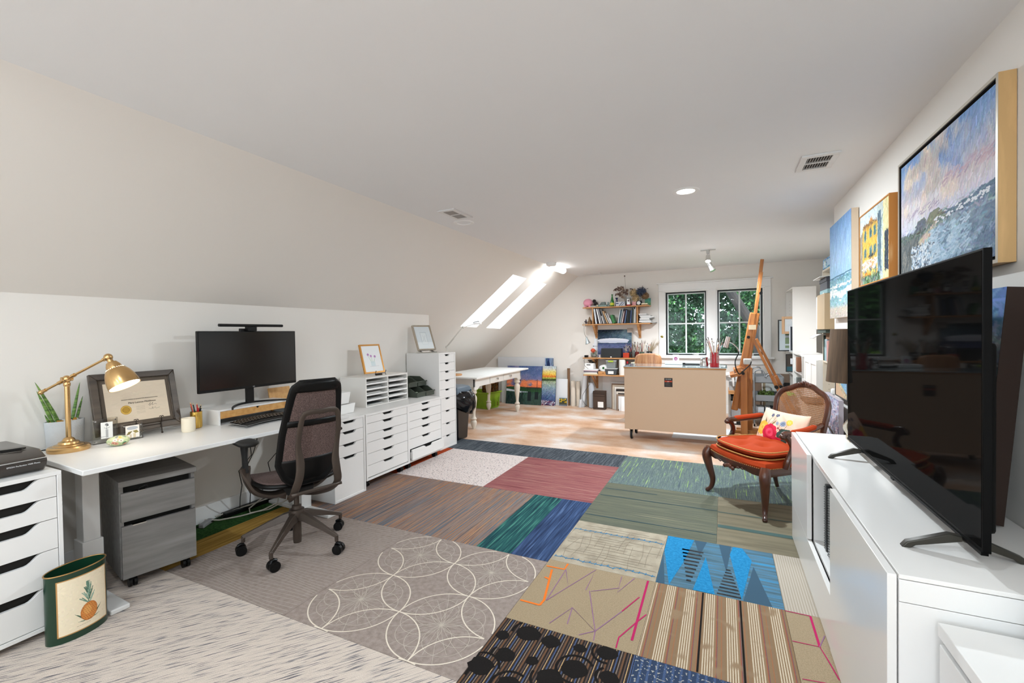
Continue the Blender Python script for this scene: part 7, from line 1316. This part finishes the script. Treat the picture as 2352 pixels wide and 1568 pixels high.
def inside(x, z):
    c = False; n = len(loopb)
    for i in range(n):
        (x0, y0), (x1, y1) = loopb[i], loopb[(i+1) % n]
        if (y0 > z) != (y1 > z) and x < (x1-x0)*(z-y0)/(y1-y0)+x0: c = not c
    return c
g = G(); sp_ = .0135
def strand(p, q, w):
    a, b = Vector((p[0], by(p[1], p[0]), p[1])), Vector((q[0], by(q[1], q[0]), q[1])); g.tube([a, b], w, 4, cap=False)
def clip(p0, d, L_=.6, n=50):
    on = None; out = []
    for i in range(n+1):
        x, z = p0[0]+d[0]*L_*i/n, p0[1]+d[1]*L_*i/n; k = inside(x, z)
        if k and on is None: on = (x, z)
        if not k and on is not None: out.append((on, (x, z))); on = None
    return out
for k in range(-19, 20):
    for a, b in clip((k*sp_, .45), (0, 1)): strand(a, b, .0024)
for k in range(34):
    for a, b in clip((-.3, .48+k*sp_), (1, 0)):
        m_ = [(a[0]+(b[0]-a[0])*i/6, a[1]) for i in range(7)]
        for i in range(6): strand(m_[i], m_[i+1], .0024)
q7 = math.sqrt(.5)
for k in range(-36, 60):
    for a, b in clip((-.3, .3+k*sp_), (q7, q7), .9, 70): strand(a, b, .0014)
    for a, b in clip((.3, .3+k*sp_), (-q7, q7), .9, 70): strand(a, b, .0014)
tag(g.build('cane_panel', CANE, AC), kind='stuff')
# ---------------- floral pillow
cv = Cv(240, 150, '#e9bfa6', 21); cv.blend((cv.noise(10, 3)-.5)*1.2, '#f2d0bb')
def flower(x, y, r, c, c2, n=8):
    for k in range(n): a = 2*PI*k/n; cv.ell(x+r*.6*math.cos(a)/cv.asp, y+r*.6*math.sin(a), r*.5/cv.asp, r*.5, c)
    cv.ell(x, y, r*.55/cv.asp, r*.55, c2); cv.ell(x, y, r*.22/cv.asp, r*.22, c)
def leaf(x0, y0, x1, y1, w, c): mx, my = (x0+x1)/2, (y0+y1)/2; dx, dy = (x1-x0)*cv.asp, y1-y0; l = math.hypot(dx, dy); nx, ny = -dy/l*w/cv.asp, dx/l*w; cv.poly([(x0, y0), (mx+nx, my+ny), (x1, y1), (mx-nx, my-ny)], c)
cv.line(.22, .3, .30, .75, .012, '#5a4a44'); cv.line(.30, .45, .40, .78, .012, '#5a4a44'); cv.line(.5, .3, .55, .6, .012, '#5a4a44'); cv.line(.62, .35, .68, .62, .012, '#2f3b44')
for x, y in ((.29, .80), (.40, .82)):
    for k in range(5): a = k*1.256; cv.ell(x+.022*math.cos(a), y+.036*math.sin(a), .016, .026, '#4b5570')
leaf(.20, .42, .16, .70, .04, '#6d5f3f'); leaf(.33, .45, .42, .66, .035, '#8a7550'); leaf(.05, .2, .02, .6, .03, '#6f7f80'); leaf(.08, .1, .03, .4, .04, '#8a7550'); leaf(.78, .3, .88, .5, .03, '#a5824f'); leaf(.8, .28, .72, .45, .03, '#a5824f')
cv.poly([(.55, .02), (.5, .25), (.58, .42), (.76, .45), (.80, .25), (.72, .05)], '#35473f'); cv.line(.55, .05, .76, .42, .015, '#5f7468'); leaf(.15, .0, .5, .12, .05, '#4b5570'); leaf(.1, .05, .3, .2, .03, '#cfcf9a')
flower(.14, .36, .20, '#d9a33a', '#e0b552'); flower(.34, .24, .25, '#c9203f', '#e0435f'); cv.poly([(.35, .02), (.6, .0), (.62, .12), (.42, .16)], '#c9203f')
flower(.58, .58, .09, '#8f98a8', '#5f6a80'); flower(.46, .56, .06, '#a5a9b5', '#8a93a5'); flower(.70, .66, .09, '#dcb84a', '#e6cc6a'); cv.ell(.50, .42, .018, .03, '#7a1f2a'); cv.ell(.55, .38, .018, .03, '#7a1f2a')
for k in range(9): a = k*.7; cv.ell(.9+.03*math.cos(a), .28+.05*math.sin(a), .012, .02, '#3d4760')
PIL = vcol('pillow_print', .85, bump=.2)
def pill(sgn):
    def fn(u, v):
        x, y = (u-.5)*2, (v-.5)*2; th = np.clip((1-np.abs(x)**2.6)*(1-np.abs(y)**2.6), 0, 1)**.55*.062; wr = .004*np.sin(x*14+y*9)*(1-x*x)
        return np.stack([x*.225*(1-.07*(1-y*y)*0-.06*(1-np.abs(y))**2*0+.0), sgn*(th+wr*(th > .01)), .145+y*.145*(1-.10*(1-x*x)**1)], -1)
    return fn
t = thing('throw_pillow', 'peach lumbar pillow embroidered with flowers on the armchair', 'pillow', (.375, 4.005, .455), rot=(R(-26), R(3), R(-40))); t.scale = (.80, .86, .95)
picture('front_cover', cv, 1, 1, t, fn=pill(-1), mt=PIL)
g = G(); fnb = pill(1); g.surf(lambda u, v: tuple(float(q) for q in fnb(np.array(u), np.array(v))), 40, 26, flip=True); g.build('back_cover', mat('peach_cotton', '#e9bfa6', .85), t)

# ---------------- white media console
MC_ = thing('media_console', 'long glossy white media console with open compartment', 'console', (.42, 3.345, 0), R(-90)); L_, D_, H_ = 1.85, .455, .695
g = G(); g.bx(0, 0, H_-.012, L_, D_, H_); g.build('top_panel', LACG, MC_, bevel=.0012)
g = G(); g.bx(.0, .0, .0, .018, D_, H_-.014); g.bx(L_-.018, 0, 0, L_, D_, H_-.075); g.bx(L_-.018, 0, H_-.073, L_, D_, H_-.014); g.bx(.018, D_-.01, .0, L_-.018, D_, H_-.014); g.bx(.018, .004, 0, L_-.018, D_-.01, .02); g.bx(.018, .004, H_-.032, L_-.018, D_-.01, H_-.014)
for x in (.585, 1.125): g.bx(x-.009, .004, .02, x+.009, D_-.01, H_-.032)
g.bx(.594, .004, .235, 1.116, D_-.01, .25); g.build('carcass', LAC, MC_, bevel=.001)
for a, b, z0_, z1_ in ((.003, .585, .245, H_-.004), (1.135, L_-.004, .012, H_-.004)): g = G(); g.bx(a, -.024, z0_, b, -.003, z1_); g.build('door', LACG, MC_, bevel=.0015)
g = G(); g.bx(.003, -.022, .012, 1.131, -.003, .24); g.build('drawer_front', LACG, MC_, bevel=.0015)
for k, (y, w, h, c, c2, nm) in enumerate(((2.62, .035, .33, '#2b2c2e', '#55585a', 'black ridged binder with spiral spine'), (2.53, .05, .33, '#8f9192', '#1d1f20', 'silver grey spiral binder'), (2.44, .055, .31, '#6a6c6e', '#2a2c2d', 'grey binder with dark spine'))):
    t = thing('spiral_binder', nm+' inside the open console compartment', 'binder', (.455, y, .25), 0); g = G(); g.bx(0, 0, 0, .26, w, h); g.build('cover', mat('bd_'+c, c, .3, metal=.3), t, bevel=.003); g = G()
    for q in range(26): g.tube([(-.003, w*.5+w*.42*math.cos(a), .012+q*(h-.024)/25+.0*a) if False else (-.001-.004*math.sin(a), w*.5-w*.3*math.cos(a), .012+q*(h-.024)/25) for a in np.linspace(0, PI, 7)], .0014, 4)
    g.build('spiral', mat('sp_'+c2, c2, .3, metal=.5), t)
g = G(); g.bx(0, 0, 0, .26, .05, .10); item('black_box', 'black box lying behind the binders in the console', 'box', (.48, 2.70, .25), g, BLKM)
# ---------------- television
TVX, TY0, TY1 = .618, 2.985, 1.583
t = thing('television', 'large black flat-screen television on the white console', 'television', (TVX, (TY0+TY1)/2, H_), R(-90)); w, z0_, z1_ = TY0-TY1, .055, .862
SCR = bpy.data.materials.new('tv_screen'); SCR.use_nodes = True; N = SCR.node_tree.nodes; L = SCR.node_tree.links; N.clear()
o_ = N.new('ShaderNodeOutputMaterial'); mx = N.new('ShaderNodeMixShader'); d_ = N.new('ShaderNodeBsdfDiffuse'); g_ = N.new('ShaderNodeBsdfGlossy'); d_.inputs[0].default_value = (.004, .004, .004, 1); g_.inputs['Roughness'].default_value = .04; mx.inputs[0].default_value = .032
L.new(d_.outputs[0], mx.inputs[1]); L.new(g_.outputs[0], mx.inputs[2]); L.new(mx.outputs[0], o_.inputs[0])
g = G(); g.bx(-w/2, 0, z0_, w/2, .018, z1_); TVB = mat('tv_black', '#050505', .5, spec=.12); g.build('bezel', TVB, t, bevel=.0015); g = G(); g.bx(-w/2+.006, -.0008, z0_+.012, w/2-.006, .0, z1_-.006); g.build('screen', SCR, t)
g = G(); g.bx(-w/2+.06, .018, z0_+.03, w/2-.06, .055, z1_-.25); g.build('rear_housing', TVB, t, bevel=.012); g = G(); g.bx(-w/2, -.003, z0_-.006, w/2, .012, z0_+.003); g.bx(.0, -.004, z0_-.012, .03, .004, z0_-.004); g.build('sensor_strip', TVB, t)
for x in (-w/2+.265, w/2-.115):
    for s_ in (-1, 1): g = G(); g.prism([(0, .055), (s_*.03, .058), (s_*.125, .018), (s_*.138, .0), (s_*.118, .0), (s_*.105, .010), (s_*.0, .040)], 'x', x-.012+s_*0, x+.012); g.T = Matrix(); g.build('foot', mat('tv_foot', '#3d3a33', .4, metal=.4), t, bevel=.003)
# ---------------- table lamp
t = thing('table_lamp', 'table lamp with brown drum shade and silvery sculpted base', 'table lamp', (.712, 3.18, H_)); 
SHB = grain('lamp_shade_brown', [(.3, '#43311f'), (.5, '#543f2b'), (.7, '#624b35')], (60, 60, 1.2), 1, .8, bump=.15)
g = G(); pr = [(.128, .648), (.15, .348)]
def oct_(r, z): return [(r*math.cos(a)*(1.0), r*math.sin(a)*.92, z) for a in [2*PI*k/40 for k in range(40)]]
g.ring([oct_(.135, .655), oct_(.158, .345), oct_(.155, .345), oct_(.132, .655)], closed=True); g.build('lamp_shade', SHB, t)
MERC = mat('mercury_glass', '#b9b2a6', .13, metal=.9, var=.35, vs=9)
g = G(); rr = []
for i in range(25):
    v = i/24; z = .03+v*.31; a = v*PI*.9; r = .02+.078*math.sin(v*PI)**1.2; rr.append([((r*math.cos(q)*(1+.35*math.cos(2*q)))*math.cos(a)-(r*.55*math.sin(q))*math.sin(a)-.028*math.cos(v*PI*1.6), (r*math.cos(q)*(1+.35*math.cos(2*q)))*math.sin(a)+(r*.55*math.sin(q))*math.cos(a), z) for q in np.linspace(0, 2*PI, 25)[:-1]])
g.ring(rr); g.build('body', MERC, t); g = G(); g.bx(-.055, -.045, 0, .055, .045, .03); g.build('base', mat('base_champagne', '#b9a98a', .25, metal=.7), t, bevel=.004); g = G(); g.cyl((0, 0, .33), (0, 0, .56), .006); g.cyl((-.13, 0, .64), (.13, 0, .64), .002); g.build('stem', STEEL, t)
# ---------------- paintings on the right wall
def wallart(name, label, yfar, w, z, h, cv, style, x=.838, dep=.045, lean=0, fc='#c99a5f'):
    t = thing(name, label, 'painting', (x, yfar, z), rot=(R(-lean), 0, R(-90))) if lean else thing(name, label, 'painting', (x, yfar, z), R(-90)); fm = grain('frame_'+fc.strip('#'), [(.3, fc), (.6, fc), (.8, '#dcb27a' if style != 'canvas' else fc)], (20, 20, 3), 1, .5)
    if style == 'floater':
        g = G(); th = .012; g.bx(0, 0, 0, th, dep, h); g.bx(w-th, 0, 0, w, dep, h); g.bx(th, 0, 0, w-th, dep, th); g.bx(th, 0, h-th, w-th, dep, h); fr = g.build('frame', fm, t); g = G(); l_ = .003; g.bx(th, .001, th, th+l_, dep*.6, h-th); g.bx(w-th-l_, .001, th, w-th, dep*.6, h-th); g.bx(th+l_, .001, th, w-th-l_, dep*.6, th+l_); g.bx(th+l_, .001, h-th-l_, w-th-l_, dep*.6, h-th); g.build('black_lining', BLKM, fr)
        g = G(); s_ = .0015; g.bx(-.0005, -s_, 0, th, 0, h); g.bx(w-th, -s_, 0, w+.0005, 0, h); g.bx(th, -s_, 0, w-th, 0, th); g.bx(th, -s_, h-th, w-th, 0, h); g.build('frame_face', mat('face_silver', '#b9b0a2', .35, metal=.5), fr)
        g = G(); g.bx(th, dep*.6, th, w-th, dep*.7, h-th); g.build('gap_backing', BLKM, t); gp = .014; g = G(); g.bx(th+gp, .006, th+gp, w-th-gp, dep*.6, h-th-gp); g.build('canvas', mat('canvas_side', '#2a2a2c', .8), t); picture('picture', cv, w-2*th-2*gp, h-2*th-2*gp, t, y=.005, x0=th+gp, z0=th+gp, mt=PAINT)
    elif style == 'thin':
        g = G(); th = .008; g.bx(0, 0, 0, th, dep, h); g.bx(w-th, 0, 0, w, dep, h); g.bx(th, 0, 0, w-th, dep, th); g.bx(th, 0, h-th, w-th, dep, h); g.build('frame', fm, t, bevel=.001); g = G(); g.bx(th, .006, th, w-th, dep*.8, h-th); g.build('canvas', mat('canvas_side2', '#c9b9a5', .8), t); picture('picture', cv, w-2*th, h-2*th, t, y=.005, x0=th, z0=th, mt=PAINT)
    else: g = G(); g.bx(0, 0, 0, w, dep, h); g.build('canvas', mat('canvas_'+fc, fc, .75), t); picture('picture', cv, w, h, t, y=-.0008, x0=0, mt=PAINT)
    return t
cv = Cv(330, 230, '#6f86b5', 31)
cv.vgrad([(0, '#5f7186'), (.15, '#93aec6'), (.28, '#a5bfd2'), (.36, '#7f92a6'), (.40, '#bcc2d8'), (.5, '#d5cfdb'), (.62, '#cdbfc3'), (.8, '#9db0d2'), (1, '#6f97cf')])
n1 = cv.noise(7, 6, 4); cv.blend(np.clip((n1-.46)*7, 0, 1)*(cv.Y > .5)*np.clip(1.45-cv.X*1.25, 0, 1), '#ecd6c2'); n2 = cv.noise(6, 7, 4); cv.blend(np.clip((n2-.5)*5, 0, .8)*(cv.Y > .45)*(cv.X < .6), '#bfb3ae'); n3 = cv.noise(5, 5, 3); cv.blend(np.clip((n3-.45)*4, 0, .9)*(cv.Y > .62)*(cv.X > .5), '#6488c8'); cv.blend(np.clip(cv.noise(4, 6)-.45, 0, 1)*3*(cv.Y > .42)*(cv.Y < .62), '#dcdbe4')
cv.strokes(3800, .055, .012, 1.25, .35, .05, y0=.42, a=.75)
cv.strokes(60, .05, .012, .35, .2, .05, x0=.55, x1=1, y0=.6, y1=.68, cols=['#c0a0ae', '#cdb0b8', '#b09ab0'])
cv.strokes(50, .05, .010, .3, .2, .05, x0=.08, x1=.5, y0=.49, y1=.56, cols=['#a596b0', '#b3a3b6', '#c9b9c6'])
cv.poly([(.20, .38), (.24, .45), (.33, .46), (.36, .42), (.40, .47), (.50, .475), (.55, .42), (.60, .40), (.60, .37), (.2, .34)], '#667066'); cv.poly([(.36, .40), (.41, .465), (.50, .47), (.54, .41), (.5, .38)], '#7d8068'); cv.poly([(.2, .38), (.24, .44), (.32, .45), (.36, .38)], '#5a6270')
cv.poly([(0, .40), (.2, .38), (.35, .36), (.55, .40), (.45, .34), (.22, .24), (.1, .1), (0, .05)], '#5f6d70'); cv.poly([(0, .38), (.22, .37), (.36, .36), (.3, .31), (.1, .26), (0, .2)], '#56685f'); cv.poly([(.25, .30), (.48, .38), (.42, .31), (.26, .22)], '#c9b7a4')
cv.strokes(1400, .04, .012, .3, .5, .07, y0=.22, y1=.42, x1=.6); cv.poly([(.55, .42), (1, .46), (1, .36), (.6, .385)], '#5a7088'); cv.strokes(500, .07, .010, .1, .2, .07, y0=.34, y1=.45, x0=.5)
for k in range(60): x = .45+.5*cv.rg.rand(); cv.ell(x, .385+.05*(x-.4)+.012*cv.rg.randn(), .012, .006, '#e6e8ee')
cv.strokes(1800, .06, .014, .25, .5, .07, y1=.36, x0=.2); cv.blend(np.clip((cv.noise(8, 6)-.5)*5, 0, .8)*(cv.Y < .33)*(cv.X > .45), '#5a6e86'); cv.strokes(900, .05, .012, .4, .5, .06, y1=.3, x0=.3)
cv.strokes(800, .07, .012, 1.3, .3, .06, y1=.3, x1=.25, cols=['#4b5254', '#6a6f6c', '#8d8a80', '#3d4446', '#5a6468'])
cv.strokes(520, .028, .014, .3, .7, .06, x0=.16, x1=.46, y0=0, y1=.25, cols=['#eef2f6', '#dfe8ef', '#4a525e', '#f4f6f8', '#a9c0d4', '#7f9ab4']); cv.strokes(260, .05, .012, .2, .3, .05, x0=.4, x1=.8, y0=.08, y1=.33, cols=['#c3d6e4', '#a9c6da', '#8fb0c8'])
cv.a = cv.a*.86+.14*np.array([.74, .72, .72])
wallart('seascape_painting', 'large framed seascape with pink clouds above the television', 2.99, .935, 1.565, .635, cv, 'floater', fc='#c6a06b')
cv = Cv(170, 200, '#a9c4da', 32); cv.vgrad([(0, '#c3b8ac'), (.10, '#cfc3b4'), (.15, '#9cc0c6'), (.3, '#7fb0bd'), (.38, '#86a9b5'), (.42, '#5f8a9a'), (.44, '#9fc0d8'), (.6, '#a8c3de'), (.85, '#8fb0d6'), (1, '#7ea2cf')])
cv.strokes(2600, .09, .010, 1.45, .18, .045, y0=.45); cv.strokes(1300, .05, .012, .05, .35, .06, y0=.13, y1=.42); cv.line(0, .425, 1, .435, .010, '#456a7c')
for k in range(150): x = cv.rg.rand(); cv.ell(x, .25+.02*math.sin(9*x)+.02*cv.rg.randn(), .04, .010, ['#f0efe9', '#e4e6e2', '#cfd9d6'][k % 3])
for k in range(60): x = cv.rg.rand(); cv.ell(x, .33+.008*cv.rg.randn(), .03, .006, '#eceae2')
cv.strokes(300, .03, .012, 0, .8, .06, y1=.14)
wallart('wave_painting', 'tall pale blue seascape painting, farthest on the right wall', 4.63, .70, 1.44, .775, cv, 'canvas', fc='#d9c3a9', dep=.042)
cv = Cv(150, 130, '#c3cfd2', 33); cv.rect(0, .0, .25, 1, '#9a8f7c'); cv.poly([(0, 1), (.6, 1), (.6, .75), (.12, .78), (0, .7)], '#c9d6dc'); cv.rect(.1, .08, .62, .82, '#d9a94e'); cv.rect(.1, .79, .64, .84, '#8a6a4a'); cv.poly([(.35, .84), (.42, .92), (.48, .84)], '#c98a4a')
for x in (.2, .4, .54):
    for y in (.62, .38, .16): cv.rect(x-.03, y, x+.03, y+.13, '#4f6a6a'); cv.rect(x-.045, y, x-.03, y+.13, '#7f9a8c'); cv.rect(x+.03, y, x+.045, y+.13, '#7f9a8c')
cv.rect(.3, .36, .52, .39, '#3a3a3c'); cv.rect(.62, 0, .8, 1, '#b9c3bd'); cv.rect(.64, .1, .74, .9, '#5f7480'); cv.rect(.8, 0, 1, 1, '#dccf9f'); cv.rect(.85, .1, .96, .6, '#3d464f'); cv.strokes(1500, .05, .016, 1.4, .5, .07); cv.rect(.1, .0, .7, .12, '#5f7a62'); cv.strokes(500, .05, .02, 1.2, .6, .14, y1=.16, x0=.05, x1=.75); cv.strokes(120, .06, .02, 0, .5, .06, y0=.2, y1=.32, x0=.1, x1=.6, cols=['#e6d9c6', '#d98a6a', '#e9e2d6'])
wallart('street_painting', 'framed painting of a yellow building, middle of right wall', 3.735, .60, 1.63, .47, cv, 'thin', fc='#c07f35', dep=.045)
cv = Cv(90, 170, '#6a86b0', 34); cv.vgrad([(0, '#2a2e28'), (.18, '#5a5a5e'), (.3, '#68758c'), (.36, '#7f93b0'), (.40, '#8a6a42'), (.44, '#2a2622'), (.52, '#4a423c'), (.68, '#6a6a70'), (.78, '#a9b0b5'), (.88, '#6a90bf'), (1, '#5f86bd')], warp=.06); cv.strokes(2200, .05, .014, 1.0, .8, .07); cv.strokes(500, .10, .010, 1.45, .2, .06, y1=.25, cols=['#3a4a32', '#5a5a4a', '#6a4a5a', '#2a2e2a'])
wallart('marsh_painting', 'thick dark-edged marsh painting leaning behind the television', 2.80, .83, .705, .775, cv, 'canvas', x=.765, fc='#2e1d14', dep=.055, lean=4.5)
cv = Cv(60, 90, '#a9b4cf', 35); cv.vgrad([(0, '#c9c3c0'), (.3, '#8fb0c9'), (.42, '#5a5048'), (.5, '#7a6a80'), (.7, '#c0b9cc'), (1, '#a9b0cc')], warp=.1); cv.strokes(600, .07, .02, .8, .8, .12, cols=['#8f86a8', '#d9d0dc', '#6a7f9a', '#c9a9b0', '#b9c9dc']); cv.line(.0, .45, 1, .3, .05, '#4a3a34'); cv.line(0, .38, 1, .22, .03, '#cfcfd4')
wallart('small_painting', 'small pastel painting leaning behind the table lamp', 4.68, .55, .35, .45, cv, 'canvas', x=.80, fc='#a59ca3', dep=.03)
cv = Cv(60, 50, '#b9a98a', 36); cv.poly([(0, 1), (1, .2), (1, 1)], '#7fa5bd'); cv.strokes(300, .08, .03, -.7, .6, .1); cv.poly([(0, .9), (.8, .0), (0, 0)], '#c9a98a')
wallart('small_painting', 'small framed beach painting just under the lamp shade', 4.50, .40, .80, .17, cv, 'thin', x=.845, fc='#1d1d1f', dep=.03)
# ---------------- small white cabinet at the near edge
t = thing('white_side_cabinet', 'low white cabinet at the bottom right edge of the view', 'cabinet', (.49, 1.47, 0), R(-90)); g = G(); L2, D2, H2 = 1.3, .38, .60
g.bx(0, 0, H2-.035, L2, D2, H2); g.bx(0, .02, 0, .018, D2, H2-.035); g.bx(L2-.018, .02, 0, L2, D2, H2-.035); g.bx(.018, D2-.01, 0, L2-.018, D2, H2-.035); g.bx(.018, .02, 0, L2-.018, D2-.01, .05); g.build('carcass', LAC, t, bevel=.002)
for k in range(2): g = G(); g.bx(.01+.64*k, .0, .03, .63+.64*k, .019, H2-.05); g.build('door', LAC, t, bevel=.002)
t = thing('white_display_box', 'white box on the low cabinet, at the right edge', 'box', (.64, 1.43, .60)); g = G(); g.bx(0, -.25, 0, .2, 0, .055); g.build('box', BIN, t, bevel=.006)
t = thing('silver_photo_frame', 'silver photo frame standing on the white box', 'picture frame', (.665, 1.41, .656)); g = G(); g.bx(0, 0, 0, .012, .02, .11); g.bx(.13, 0, 0, .142, .02, .11); g.bx(.012, 0, 0, .13, .02, .012); g.bx(.012, 0, .098, .13, .02, .11); g.build('frame', STEEL, t, bevel=.001); g = G(); g.bx(.012, .005, .012, .13, .012, .098); g.build('photo', mat('photo_grey', '#5f6468', .2, var=.6, vs=30), t)
g = G(); g.bx(0, 0, 0, .004, .11, .18); item('switch_plate', 'grey wall plate beside the leaning marsh painting', 'plate', (.88, 1.52, 1.25), g, mat('plate_grey', '#cfccc8', .5), bevel=.002) if False else None
# ------------------------------------------------------------------ ceiling fixtures
downlight(-.245, 3.615, True, 'recessed ceiling light switched on above the carpets', 46)
downlight(-2.206, 3.618, False, 'recessed ceiling light switched off beside the ceiling vent')
for (x, y), nm in zip(((-.5, .3), (-2.0, .1), (-.5, -1.2), (-2.0, -1.2), (.3, -.4)), ('nearest above the camera', 'over the near end of the desk', 'in the middle behind the camera', 'farthest left behind the camera', 'by the right wall behind the camera')): downlight(x, y, True, 'added unseen recessed ceiling light, ' + nm, 7 if 'desk' in nm else 11)  # five lights out of view, added to brighten the room
